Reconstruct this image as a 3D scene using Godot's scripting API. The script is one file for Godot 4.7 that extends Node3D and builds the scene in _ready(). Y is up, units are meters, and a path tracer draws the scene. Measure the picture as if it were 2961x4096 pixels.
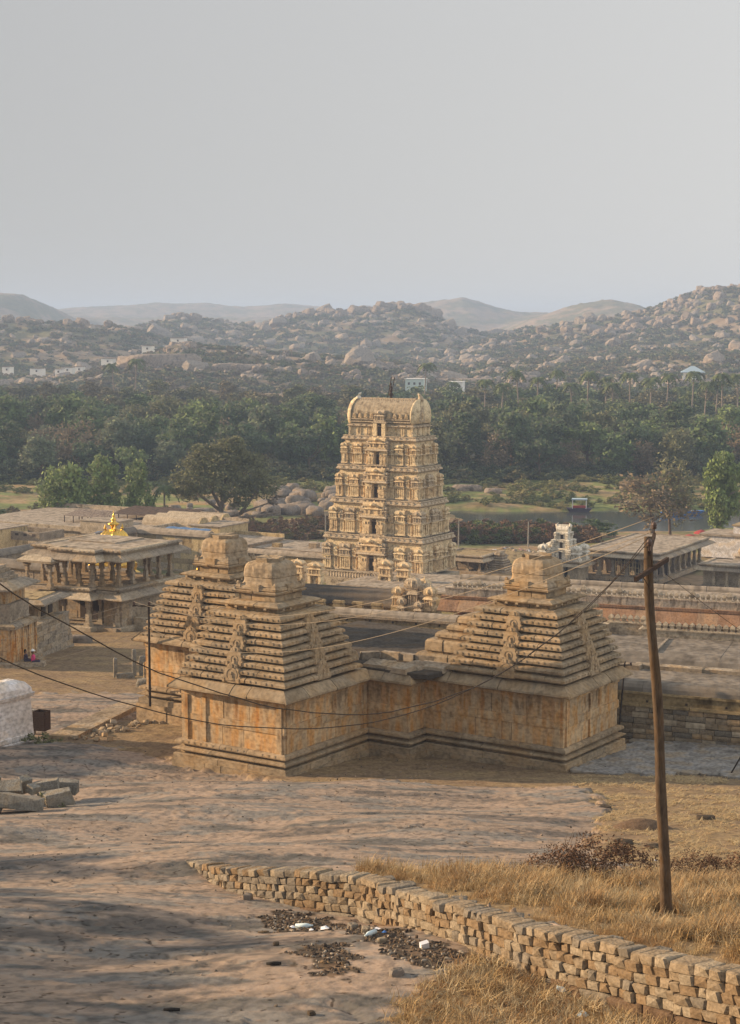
extends Node3D

# Hilltop shrines above a river temple. Metres, y up; the river is near y = 0, the camera stands on the hill.

const EYE := Vector3(0, 45, 0)

var M := {}
var TX := {}
var taken := {}
var rng := RandomNumberGenerator.new()
var nz := FastNoiseLite.new()
var nz2 := FastNoiseLite.new()
var nzr := FastNoiseLite.new()
var nzs := FastNoiseLite.new()


# ---------------------------------------------------------------- mesh building

class MB:
	var v := PackedVector3Array()
	var n := PackedVector3Array()

	func tri(a: Vector3, b: Vector3, c: Vector3, ctr: Vector3) -> void:
		var m := (b - a).cross(c - a)
		if m.length_squared() < 1e-14:
			return
		m = m.normalized()
		if m.dot(a + b + c - ctr * 3.0) < 0.0:
			m = -m
			v.push_back(a); v.push_back(b); v.push_back(c)
		else:
			v.push_back(a); v.push_back(c); v.push_back(b)
		n.push_back(m); n.push_back(m); n.push_back(m)

	func quad(a: Vector3, b: Vector3, c: Vector3, d: Vector3, ctr: Vector3) -> void:
		tri(a, b, c, ctr)
		tri(a, c, d, ctr)

	# two-sided leaf or cloth face
	func leaf(a: Vector3, b: Vector3, c: Vector3) -> void:
		var m := (b - a).cross(c - a).normalized()
		v.push_back(a); v.push_back(c); v.push_back(b)
		n.push_back(m); n.push_back(m); n.push_back(m)

	# bottom loop p[0..3], top loop p[4..7]
	func hexa(p: Array) -> void:
		var ctr := Vector3.ZERO
		for q: Vector3 in p:
			ctr += q
		ctr /= 8.0
		quad(p[0], p[1], p[2], p[3], ctr)
		quad(p[4], p[5], p[6], p[7], ctr)
		for i in 4:
			var j := (i + 1) % 4
			quad(p[i], p[j], p[4 + j], p[4 + i], ctr)

	func box(c: Vector3, s: Vector3, b := Basis()) -> void:
		var h := s * 0.5
		var p := []
		for y: float in [-h.y, h.y]:
			for q: Vector2 in [Vector2(-h.x, -h.z), Vector2(h.x, -h.z), Vector2(h.x, h.z), Vector2(-h.x, h.z)]:
				p.append(c + b * Vector3(q.x, y, q.y))
		hexa(p)

	# frustum: half sizes at the bottom and at the top
	func taper(c: Vector3, h: float, x0: float, z0: float, x1: float, z1: float, b := Basis()) -> void:
		var p := []
		for k in 2:
			var x := x0 if k == 0 else x1
			var z := z0 if k == 0 else z1
			for q: Vector2 in [Vector2(-x, -z), Vector2(x, -z), Vector2(x, z), Vector2(-x, z)]:
				p.append(c + b * Vector3(q.x, h * k, q.y))
		hexa(p)

	# rings of equal length, skinned one to the next, ends closed
	func loft(rings: Array, caps := true) -> void:
		var k: int = rings[0].size()
		for r in rings.size() - 1:
			var a: PackedVector3Array = rings[r]
			var b: PackedVector3Array = rings[r + 1]
			var ctr := Vector3.ZERO
			for q in a:
				ctr += q
			for q in b:
				ctr += q
			ctr /= 2.0 * k
			for i in k:
				var j := (i + 1) % k
				quad(a[i], a[j], b[j], b[i], ctr)
		if caps:
			for e in 2:
				var a: PackedVector3Array = rings[0] if e == 0 else rings[-1]
				var o: PackedVector3Array = rings[1] if e == 0 else rings[-2]
				var ca := Vector3.ZERO
				var co := Vector3.ZERO
				for q in a:
					ca += q
				for q in o:
					co += q
				for i in k:
					tri(a[i], a[(i + 1) % k], ca / k, co / k)

	# a strip that is not convex: profile points lie in (out, y); both ends given as loops
	func prism(a: PackedVector3Array, b: PackedVector3Array) -> void:
		var k := a.size()
		for i in k:
			var j := (i + 1) % k
			var m := (a[j] - a[i]).cross(b[i] - a[i])
			if m.length_squared() < 1e-14:
				continue
			raw(a[i], a[j], b[j])
			raw(a[i], b[j], b[i])
		var flat := PackedVector2Array()
		var ex := (b[0] - a[0]).normalized()
		var up := Vector3.UP
		var side := up.cross(ex).normalized()
		for q in a:
			flat.push_back(Vector2((q - a[0]).dot(side), q.y))
		var t := Geometry2D.triangulate_polygon(flat)
		for i in range(0, t.size(), 3):
			tri(a[t[i]], a[t[i + 1]], a[t[i + 2]], a[t[i]] + ex)
			tri(b[t[i]], b[t[i + 1]], b[t[i + 2]], b[t[i]] - ex)

	func raw(a: Vector3, b: Vector3, c: Vector3) -> void:
		var m := (b - a).cross(c - a).normalized()
		v.push_back(a); v.push_back(c); v.push_back(b)
		n.push_back(m); n.push_back(m); n.push_back(m)

	func tube(path: Array, radii: Array, sides := 7) -> void:
		var rings := []
		for i in path.size():
			var d: Vector3 = (path[mini(i + 1, path.size() - 1)] - path[maxi(i - 1, 0)]).normalized()
			var s := d.cross(Vector3.UP if absf(d.y) < 0.9 else Vector3.RIGHT).normalized()
			var t := s.cross(d)
			var ring := PackedVector3Array()
			for k in sides:
				var an := TAU * k / sides
				ring.push_back(path[i] + (s * cos(an) + t * sin(an)) * float(radii[i]))
			rings.append(ring)
		loft(rings)

	func lathe(o: Vector3, prof: Array, sides := 10, sq := 0.0) -> void:
		var rings := []
		for q: Vector2 in prof:
			var ring := PackedVector3Array()
			for k in sides:
				var an := TAU * (k + 0.5) / sides
				var r := q.x
				if sq > 0.0:
					var m := pow(pow(absf(cos(an)), sq) + pow(absf(sin(an)), sq), -1.0 / sq)
					r *= m
				ring.push_back(o + Vector3(cos(an) * r, q.y, sin(an) * r))
			rings.append(ring)
		loft(rings)

	func flat() -> ArrayMesh:
		var arr := []
		arr.resize(Mesh.ARRAY_MAX)
		arr[Mesh.ARRAY_VERTEX] = v
		arr[Mesh.ARRAY_NORMAL] = n
		var m := ArrayMesh.new()
		m.add_surface_from_arrays(Mesh.PRIMITIVE_TRIANGLES, arr)
		return m

	func smooth() -> ArrayMesh:
		var st := SurfaceTool.new()
		st.begin(Mesh.PRIMITIVE_TRIANGLES)
		st.set_smooth_group(0)
		for q in v:
			st.add_vertex(q)
		st.generate_normals()
		st.index()
		return st.commit()


# ---------------------------------------------------------------- nodes

func numbered(called: String) -> String:
	var k: int = taken.get(called, 0)
	taken[called] = k + 1
	return called if k == 0 else "%s_%03d" % [called, k]


func tag(o: Node3D, label: String, category: String, group := "", kind := "") -> Node3D:
	if label:
		o.set_meta("label", label)
	if category:
		o.set_meta("category", category)
	if group:
		o.set_meta("group", group)
	if kind:
		o.set_meta("kind", kind)
	return o


func thing(called: String, label: String, category: String, at := Vector3.ZERO, heading := 0.0, group := "") -> Node3D:
	var o := Node3D.new()
	o.name = numbered(called)
	add_child(o)
	o.position = at
	o.rotation.y = -deg_to_rad(heading)
	return tag(o, label, category, group)


func part(parent: Node, called: String, mesh: Mesh, mat: Material, xf := Transform3D()) -> MeshInstance3D:
	var o := MeshInstance3D.new()
	o.mesh = mesh
	o.material_override = mat
	o.name = numbered(called) if parent == self else called
	o.transform = xf
	parent.add_child(o, true)
	return o


func group_node(parent: Node, called: String, at := Vector3.ZERO) -> Node3D:
	var o := Node3D.new()
	o.name = called
	o.position = at
	parent.add_child(o, true)
	return o


func stuff(called: String, mesh: Mesh, mat: Material, xfs: Array, cols: Array, label: String, category: String) -> void:
	var mm := MultiMesh.new()
	mm.transform_format = MultiMesh.TRANSFORM_3D
	mm.use_colors = cols.size() > 0
	mm.mesh = mesh
	mm.instance_count = xfs.size()
	for i in xfs.size():
		mm.set_instance_transform(i, xfs[i])
		if cols.size() > 0:
			mm.set_instance_color(i, cols[i])
	var o := MultiMeshInstance3D.new()
	o.multimesh = mm
	o.material_override = mat
	o.name = numbered(called)
	add_child(o)
	tag(o, label, category, "", "stuff")


func rf(a: float, b: float) -> float:
	return rng.randf_range(a, b)


func pick(a: Array) -> Variant:
	return a[rng.randi() % a.size()]


func L(r: float, g: float, b: float) -> Color:
	return Color(r, g, b).linear_to_srgb()


# ---------------------------------------------------------------- materials

func noise_tex(called: String, size: int, freq: float, oct: int, ramp: Array, type := FastNoiseLite.TYPE_SIMPLEX_SMOOTH, fractal := FastNoiseLite.FRACTAL_FBM, warp := 0.0, sd := 1) -> NoiseTexture2D:
	var f := FastNoiseLite.new()
	f.seed = sd
	f.noise_type = type
	f.frequency = freq
	f.fractal_type = fractal
	f.fractal_octaves = oct
	if warp > 0.0:
		f.domain_warp_enabled = true
		f.domain_warp_amplitude = warp
		f.domain_warp_frequency = freq * 1.5
	var t := NoiseTexture2D.new()
	t.width = size
	t.height = size
	t.seamless = true
	t.seamless_blend_skirt = 0.3
	t.noise = f
	var g := Gradient.new()
	var off := PackedFloat32Array()
	var col := PackedColorArray()
	for q in ramp:
		off.push_back(q[0])
		col.push_back(q[1])
	g.offsets = off
	g.colors = col
	t.color_ramp = g
	TX[called] = t
	return t


func bump_tex(called: String, size: int, freq: float, oct: int, strength: float, fractal := FastNoiseLite.FRACTAL_FBM, sd := 7) -> void:
	var f := FastNoiseLite.new()
	f.seed = sd
	f.frequency = freq
	f.fractal_type = fractal
	f.fractal_octaves = oct
	var t := NoiseTexture2D.new()
	t.width = size
	t.height = size
	t.seamless = true
	t.seamless_blend_skirt = 0.3
	t.as_normal_map = true
	t.bump_strength = strength
	t.noise = f
	TX[called] = t


func grey(x: float) -> Color:
	return L(x, x, x)


# colour (linear), texture + repeats per metre, detail texture + repeats per metre, normal map
func mat(called: String, c: Color, tex := "", sc := Vector3.ONE, det := "", dsc := Vector3.ONE, nrm := "", ns := 1.0, rough := 0.92) -> StandardMaterial3D:
	var m := StandardMaterial3D.new()
	m.resource_name = called
	m.albedo_color = c.linear_to_srgb()
	m.roughness = rough
	m.metallic_specular = 0.25
	if tex:
		m.albedo_texture = TX[tex]
		m.uv1_triplanar = true
		m.uv1_world_triplanar = true
		m.uv1_scale = sc
	if nrm:
		m.normal_enabled = true
		m.normal_texture = TX[nrm]
		m.normal_scale = ns
		m.uv1_triplanar = true
		m.uv1_world_triplanar = true
		m.uv1_scale = sc
	if det:
		m.detail_enabled = true
		m.detail_albedo = TX[det]
		m.detail_blend_mode = BaseMaterial3D.BLEND_MODE_MUL
		m.detail_uv_layer = BaseMaterial3D.DETAIL_UV_2
		m.uv2_triplanar = true
		m.uv2_world_triplanar = true
		m.uv2_scale = dsc
	M[called] = m
	return m


func make_materials() -> void:
	var W := Color.WHITE
	# grain of cut granite, mid sized blotches, ochre and black water stains
	noise_tex("grain", 512, 0.02, 6, [[0.0, grey(0.4)], [0.4, grey(0.76)], [0.58, grey(0.95)], [1.0, W]], FastNoiseLite.TYPE_SIMPLEX_SMOOTH, FastNoiseLite.FRACTAL_FBM, 0.0, 3)
	noise_tex("blotch", 512, 0.008, 5, [[0.0, L(0.5, 0.46, 0.42)], [0.38, L(0.8, 0.77, 0.72)], [0.52, W], [0.66, L(1, 0.9, 0.76)], [1.0, L(0.9, 0.72, 0.5)]], FastNoiseLite.TYPE_SIMPLEX_SMOOTH, FastNoiseLite.FRACTAL_FBM, 30.0, 5)
	noise_tex("stain", 512, 0.012, 5, [[0.0, L(0.2, 0.18, 0.17)], [0.24, L(0.42, 0.36, 0.3)], [0.36, L(0.86, 0.84, 0.82)], [0.5, W], [0.6, L(1, 0.82, 0.58)], [0.74, L(0.92, 0.58, 0.28)], [1.0, L(0.7, 0.4, 0.2)]], FastNoiseLite.TYPE_SIMPLEX_SMOOTH, FastNoiseLite.FRACTAL_FBM, 18.0, 9)
	noise_tex("weather", 512, 0.016, 6, [[0.0, L(0.22, 0.2, 0.19)], [0.28, L(0.5, 0.47, 0.44)], [0.38, L(0.88, 0.86, 0.83)], [0.56, W], [1.0, L(1, 0.93, 0.82)]], FastNoiseLite.TYPE_SIMPLEX_SMOOTH, FastNoiseLite.FRACTAL_FBM, 12.0, 12)
	noise_tex("rock", 1024, 0.012, 8, [[0.0, L(0.5, 0.5, 0.52)], [0.36, L(0.76, 0.75, 0.74)], [0.5, L(0.95, 0.92, 0.89)], [0.6, W], [1.0, L(1, 0.88, 0.76)]], FastNoiseLite.TYPE_SIMPLEX_SMOOTH, FastNoiseLite.FRACTAL_FBM, 0.0, 21)
	noise_tex("crack", 1024, 0.005, 5, [[0.0, W], [0.78, W], [0.84, L(0.8, 0.78, 0.76)], [0.88, L(0.32, 0.29, 0.27)], [1.0, L(0.2, 0.18, 0.17)]], FastNoiseLite.TYPE_SIMPLEX_SMOOTH, FastNoiseLite.FRACTAL_RIDGED, 25.0, 33)
	noise_tex("soil", 512, 0.02, 6, [[0.0, L(0.5, 0.47, 0.45)], [0.4, L(0.82, 0.8, 0.78)], [0.6, W], [1.0, L(1, 0.95, 0.85)]], FastNoiseLite.TYPE_SIMPLEX_SMOOTH, FastNoiseLite.FRACTAL_FBM, 10.0, 41)
	noise_tex("bark", 256, 0.03, 5, [[0.0, L(0.45, 0.42, 0.4)], [0.5, L(0.85, 0.82, 0.8)], [1.0, W]], FastNoiseLite.TYPE_SIMPLEX_SMOOTH, FastNoiseLite.FRACTAL_FBM, 8.0, 51)
	noise_tex("patch", 512, 0.01, 5, [[0.0, L(0.45, 0.5, 0.45)], [0.45, L(0.85, 0.88, 0.8)], [0.6, W], [1.0, L(1.0, 0.85, 0.6)]], FastNoiseLite.TYPE_SIMPLEX_SMOOTH, FastNoiseLite.FRACTAL_FBM, 20.0, 61)
	noise_tex("patchy", 512, 0.015, 6, [[0.0, L(0.55, 0.52, 0.5)], [0.4, L(0.85, 0.83, 0.8)], [0.55, W], [1.0, L(1, 0.94, 0.82)]], FastNoiseLite.TYPE_SIMPLEX_SMOOTH, FastNoiseLite.FRACTAL_FBM, 20.0, 81)
	noise_tex("soften", 512, 0.012, 6, [[0.0, L(0.5, 0.48, 0.46)], [0.35, L(0.78, 0.76, 0.73)], [0.5, L(0.95, 0.93, 0.9)], [0.62, W], [1.0, L(1, 0.92, 0.8)]], FastNoiseLite.TYPE_SIMPLEX_SMOOTH, FastNoiseLite.FRACTAL_FBM, 12.0, 91)
	noise_tex("rust", 256, 0.02, 5, [[0.0, L(0.3, 0.25, 0.22)], [0.5, L(0.8, 0.7, 0.62)], [1.0, W]], FastNoiseLite.TYPE_SIMPLEX_SMOOTH, FastNoiseLite.FRACTAL_FBM, 8.0, 71)
	bump_tex("n_stone", 512, 0.02, 6, 4.0)
	bump_tex("n_rock", 1024, 0.012, 7, 7.0, FastNoiseLite.FRACTAL_FBM, 17)
	bump_tex("n_fine", 512, 0.05, 4, 3.0, FastNoiseLite.FRACTAL_FBM, 27)

	var S1 := Vector3(0.35, 0.35, 0.35)
	var S2 := Vector3(0.12, 0.12, 0.12)
	var ST := Vector3(0.26, 0.055, 0.26)
	# the hill shrine: pale granite gone tan, water-stained under the eaves
	var k := 0
	for c: Color in [Color(0.4, 0.31, 0.205), Color(0.37, 0.29, 0.195), Color(0.43, 0.335, 0.225), Color(0.34, 0.275, 0.195)]:
		mat("shrine_stone_%d" % k, c, "grain", S1, "blotch", S2, "n_stone", 0.6)
		mat("shrine_wall_%d" % k, Color(c.r * 1.42, c.g * 1.33, c.b * 1.2), "grain", S1, "stain", ST, "n_stone", 0.5)
		k += 1
	mat("shrine_cap", Color(0.4, 0.325, 0.235), "grain", S1, "blotch", S2, "n_stone", 0.7)
	mat("grey_stone", Color(0.4, 0.335, 0.255), "grain", S1, "blotch", S2, "n_stone", 0.7)
	mat("grey_stone_b", Color(0.33, 0.28, 0.22), "grain", S1, "soften", S2, "n_stone", 0.7)
	mat("pale_stone", Color(0.5, 0.42, 0.31), "grain", S1, "soften", S2, "n_stone", 0.5)
	mat("dark_roof", Color(0.085, 0.075, 0.065), "soil", S1, "blotch", S2, "n_stone", 0.8)
	mat("roof_plaster", Color(0.4, 0.34, 0.27), "grain", S2, "soften", Vector3(0.06, 0.06, 0.06), "n_stone", 0.6)
	mat("roof_dark_plaster", Color(0.235, 0.205, 0.17), "grain", S2, "soften", Vector3(0.06, 0.06, 0.06), "n_stone", 0.6)
	mat("lime_wall", Color(0.6, 0.5, 0.38), "grain", S1, "weather", Vector3(0.16, 0.05, 0.16), "n_stone", 0.4)
	mat("lime_merlon", Color(0.5, 0.42, 0.31), "grain", S1, "weather", S2, "n_stone", 0.5)
	mat("ochre_wall", Color(0.58, 0.46, 0.26), "grain", S1, "weather", Vector3(0.1, 0.04, 0.1), "n_stone", 0.4)
	mat("ochre_dark", Color(0.38, 0.29, 0.16), "grain", S1, "weather", Vector3(0.1, 0.06, 0.1), "n_stone", 0.5)
	mat("awning", Color(0.35, 0.215, 0.135), "grain", S1, "blotch", S2, "n_stone", 0.5)
	mat("awning_b", Color(0.4, 0.27, 0.175), "grain", S1, "blotch", S2, "n_stone", 0.5)
	mat("tower_plaster", Color(0.8, 0.65, 0.42), "grain", S1, "weather", Vector3(0.11, 0.11, 0.11), "n_stone", 0.5)
	mat("tower_plaster_b", Color(0.75, 0.58, 0.36), "grain", S1, "weather", Vector3(0.14, 0.14, 0.14), "n_stone", 0.5)
	mat("tower_frieze", Color(0.56, 0.46, 0.33), "grain", Vector3(0.7, 0.7, 0.7), "weather", Vector3(0.3, 0.3, 0.3), "n_stone", 0.8)
	mat("tower_vault", Color(0.42, 0.35, 0.25), "grain", S1, "weather", Vector3(0.12, 0.12, 0.12), "n_stone", 0.6)
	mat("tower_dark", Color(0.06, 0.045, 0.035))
	mat("white_tower", Color(0.8, 0.76, 0.66), "grain", S1, "weather", Vector3(0.25, 0.25, 0.25), "n_stone", 0.4)
	mat("whitewash", Color(0.78, 0.77, 0.78), "grain", S1, "blotch", Vector3(0.1, 0.1, 0.1), "n_stone", 0.8)
	mat("white_house", Color(0.75, 0.74, 0.7))
	mat("aqua_house", Color(0.5, 0.62, 0.6))
	mat("gold", Color(0.78, 0.5, 0.1), "grain", S1, "", S1, "n_stone", 0.5, 0.32)
	M.gold.metallic = 0.85
	mat("iron", Color(0.05, 0.042, 0.037), "rust", S1, "", S1, "", 1.0, 0.7)
	mat("rusty_iron", Color(0.07, 0.05, 0.04), "rust", Vector3(2, 2, 2), "", S1, "", 1.0, 0.8)
	mat("tin_roof", Color(0.13, 0.1, 0.08), "rust", S1, "weather", S2, "", 1.0, 0.7)
	mat("tin_grey", Color(0.3, 0.27, 0.24), "rust", S1, "weather", S2, "", 1.0, 0.7)
	mat("tarp", Color(0.12, 0.22, 0.4), "grain", S1, "", S1, "", 1.0, 0.6)
	mat("wood_pole", Color(0.12, 0.088, 0.06), "bark", Vector3(3, 0.35, 3), "blotch", Vector3(0.8, 0.3, 0.8), "n_stone", 1.0)
	mat("porcelain", Color(0.1, 0.07, 0.06), "", S1, "", S1, "", 1.0, 0.35)
	mat("wire_pale", Color(0.26, 0.215, 0.16), "", S1, "", S1, "", 1.0, 0.6)
	mat("cable_dark", Color(0.06, 0.045, 0.035), "", S1, "", S1, "", 1.0, 0.7)
	mat("concrete_post", Color(0.34, 0.32, 0.28), "grain", S1, "", S1, "", 1.0)
	mat("paving", Color(0.3, 0.285, 0.265), "grain", S1, "blotch", S2, "n_stone", 0.8)
	mat("paving_b", Color(0.26, 0.25, 0.24), "grain", S1, "blotch", S2, "n_stone", 0.8)
	k = 0
	for c: Color in [Color(0.3, 0.238, 0.165), Color(0.26, 0.187, 0.115), Color(0.34, 0.285, 0.21), Color(0.24, 0.21, 0.17), Color(0.16, 0.108, 0.07)]:
		mat("rubble_%d" % k, c, "grain", Vector3(1.1, 1.1, 1.1), "soften", Vector3(0.5, 0.5, 0.5), "n_stone", 2.2)
		k += 1
	mat("granite_block", Color(0.27, 0.255, 0.225), "grain", Vector3(0.9, 0.9, 0.9), "blotch", Vector3(0.25, 0.25, 0.25), "n_stone", 1.2)
	mat("boulder", Color(0.31, 0.255, 0.205), "grain", Vector3(0.12, 0.12, 0.12), "weather", Vector3(0.05, 0.05, 0.05), "n_stone", 0.8)
	mat("river_rock", Color(0.25, 0.22, 0.195), "grain", Vector3(0.2, 0.2, 0.2), "blotch", Vector3(0.06, 0.06, 0.06), "n_stone", 0.8)
	var g := mat("ground", W, "rock", Vector3(0.16, 0.16, 0.16), "crack", Vector3(0.11, 0.11, 0.11), "n_rock", 0.7)
	g.vertex_color_use_as_albedo = true
	g = mat("soil", W, "soil", Vector3(0.45, 0.45, 0.45), "patchy", Vector3(0.17, 0.17, 0.17), "n_fine", 0.5)
	g.vertex_color_use_as_albedo = true
	g = mat("plain", W, "soil", Vector3(0.05, 0.05, 0.05), "patch", Vector3(0.012, 0.012, 0.012))
	g.vertex_color_use_as_albedo = true
	g = mat("hill_ground", W, "soil", Vector3(0.02, 0.02, 0.02), "blotch", Vector3(0.008, 0.008, 0.008))
	g.vertex_color_use_as_albedo = true
	g = mat("far_boulder", W, "grain", Vector3(0.06, 0.06, 0.06))
	g.vertex_color_use_as_albedo = true
	mat("water", Color(0.05, 0.055, 0.05), "", S1, "", S1, "", 1.0, 0.12)
	M.water.normal_enabled = true
	M.water.normal_texture = TX.n_fine
	M.water.normal_scale = 0.06
	M.water.uv1_triplanar = true
	M.water.uv1_world_triplanar = true
	M.water.uv1_scale = Vector3(0.2, 0.2, 0.2)
	M.water.metallic_specular = 0.5
	g = mat("tree_bark", Color(0.16, 0.115, 0.08), "bark", Vector3(0.4, 0.15, 0.4))
	mat("grey_bark", Color(0.28, 0.24, 0.2), "bark", Vector3(0.4, 0.15, 0.4))
	k = 0
	for c: Color in [Color(0.1, 0.145, 0.052), Color(0.072, 0.108, 0.046), Color(0.145, 0.195, 0.062), Color(0.15, 0.15, 0.07), Color(0.17, 0.13, 0.078), Color(0.12, 0.15, 0.08), Color(0.17, 0.225, 0.068), Color(0.14, 0.145, 0.062)]:
		g = mat("leaf_%d" % k, c, "", S1, "", S1, "", 1.0, 0.75)
		g.backlight_enabled = true
		g.backlight = Color(0.3, 0.3, 0.3)
		g.cull_mode = BaseMaterial3D.CULL_DISABLED
		k += 1
	g = mat("leaf_tint", W, "", S1, "", S1, "", 1.0, 0.8)
	g.vertex_color_use_as_albedo = true
	g.cull_mode = BaseMaterial3D.CULL_DISABLED
	g = mat("dry_grass", W, "", S1, "", S1, "", 1.0, 0.85)
	g.vertex_color_use_as_albedo = true
	g.cull_mode = BaseMaterial3D.CULL_DISABLED
	g.backlight_enabled = true
	g.backlight = Color(0.35, 0.35, 0.35)
	mat("palm_leaf", Color(0.1, 0.125, 0.05), "", S1, "", S1, "", 1.0, 0.6)
	M.palm_leaf.cull_mode = BaseMaterial3D.CULL_DISABLED
	for q in [["pink_cloth", Color(0.62, 0.07, 0.2)], ["dark_cloth", Color(0.06, 0.05, 0.08)], ["white_cloth", Color(0.66, 0.66, 0.64)], ["blue_cloth", Color(0.3, 0.42, 0.62)], ["skin", Color(0.23, 0.12, 0.075)], ["hair", Color(0.015, 0.012, 0.01)], ["red_cloth", Color(0.3, 0.05, 0.05)], ["teal_cloth", Color(0.12, 0.32, 0.3)], ["boat_blue", Color(0.06, 0.16, 0.42)], ["green_drum", Color(0.05, 0.3, 0.15)], ["orange_drum", Color(0.6, 0.3, 0.04)], ["tile_blue", Color(0.35, 0.45, 0.52)], ["clear_plastic", Color(0.55, 0.66, 0.7)], ["white_paper", Color(0.75, 0.75, 0.77)], ["charcoal", Color(0.025, 0.022, 0.02)], ["dung", Color(0.06, 0.045, 0.03)]]:
		mat(q[0], q[1], "", S1, "", S1, "", 1.0, 0.85)
	mat("ash", Color(0.07, 0.058, 0.045), "soil", Vector3(1, 1, 1), "", S1, "n_stone", 1.0)


# ---------------------------------------------------------------- the start

func _ready() -> void:
	rng.seed = 20240
	nz.seed = 4
	nz.frequency = 1.0
	nz.fractal_octaves = 4
	nz2.seed = 11
	nz2.frequency = 1.0
	nz2.fractal_octaves = 3
	nzs.seed = 15
	nzs.frequency = 1.0
	nzs.fractal_type = FastNoiseLite.FRACTAL_NONE
	nzr.seed = 8
	nzr.frequency = 1.0
	nzr.fractal_type = FastNoiseLite.FRACTAL_RIDGED
	nzr.fractal_octaves = 3

	var cam := Camera3D.new()
	cam.name = "camera"
	cam.position = EYE
	cam.rotation_degrees = Vector3(-6.211, 0, 0)
	cam.fov = 32.824
	cam.near = 0.5
	cam.far = 9000.0
	add_child(cam)

	var to_sun := Vector3(-0.926, 0.267, -0.266).normalized()
	var env := Environment.new()
	env.background_mode = Environment.BG_SKY
	var sky := Sky.new()
	var pan := PanoramaSkyMaterial.new()
	pan.panorama = sky_picture(to_sun)
	sky.sky_material = pan
	env.sky = sky
	env.background_energy_multiplier = 1.0
	env.tonemap_mode = Environment.TONE_MAPPER_LINEAR
	env.tonemap_exposure = 1.95
	env.fog_enabled = true
	env.fog_density = 0.00024
	env.fog_light_color = Color(0.71, 0.805, 0.945)
	env.sdfgi_enabled = true
	env.ssao_enabled = true
	env.ssil_enabled = true
	var we := WorldEnvironment.new()
	we.name = "world_environment"
	we.environment = env
	add_child(we)

	var sun := DirectionalLight3D.new()
	sun.name = "sun"
	sun.basis = Basis.looking_at(-to_sun)
	sun.light_color = Color(1.0, 0.87, 0.71)
	sun.light_energy = 1.6
	sun.light_angular_distance = 1.2
	sun.shadow_enabled = true
	add_child(sun)

	make_materials()
	build_ground()
	build_hills()
	build_triple_shrine()
	build_gate_tower()
	build_pavilion()
	build_right_galleries()
	build_left_compound()
	build_far_right()
	build_hilltop_things()
	build_retaining_wall()
	build_power_lines()
	build_river_side()
	build_forest()
	build_hill_things()
	build_grass()
	build_people()
	build_litter()
	tell_apart()


# things that look alike are told apart by their place, counted from the left of the picture
func tell_apart() -> void:
	var same := {}
	for o in get_children():
		if o.has_meta("label") and not o.has_meta("kind"):
			var l: String = o.get_meta("label")
			if not same.has(l):
				same[l] = []
			same[l].append(o)
	for l: String in same:
		var a: Array = same[l]
		if a.size() < 2:
			continue
		a.sort_custom(func(p, q): return p.position.x / -p.position.z < q.position.x / -q.position.z)
		for i in a.size():
			var n := i + 1
			var e := "th"
			if n % 100 < 11 or n % 100 > 13:
				e = {1: "st", 2: "nd", 3: "rd"}.get(n % 10, "th")
			a[i].set_meta("label", "%s, %d%s from the left" % [l, n, e])


func sky_picture(to_sun: Vector3) -> ImageTexture:
	var w := 512
	var h := 256
	var im := Image.create(w, h, false, Image.FORMAT_RGBF)
	for j in h:
		var el := (0.5 - (j + 0.5) / h) * PI
		var up := clampf(sin(el), 0.0, 1.0)
		var base := Color(0.395, 0.388, 0.374).lerp(Color(0.298, 0.318, 0.35), pow(up, 0.55))
		if el < 0.0:
			base = Color(0.125, 0.108, 0.09)
		for i in w:
			var az := ((i + 0.5) / w - 0.5) * TAU
			var d := Vector3(sin(az) * cos(el), sin(el), -cos(az) * cos(el))
			var g := 0.5 + 0.5 * d.dot(to_sun)
			var k := 0.52 + 1.0 * pow(g, 1.3) + 0.3 * pow(g, 14.0) if el >= 0.0 else 1.0
			var warm := pow(g, 2.0) * 0.1
			im.set_pixel(i, j, Color(base.r * k * (1.0 + warm), base.g * k * (1.0 + warm * 0.55), base.b * k * (1.0 - warm * 0.25)))
	return ImageTexture.create_from_image(im)


# ---------------------------------------------------------------- ground, plain, hills

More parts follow.
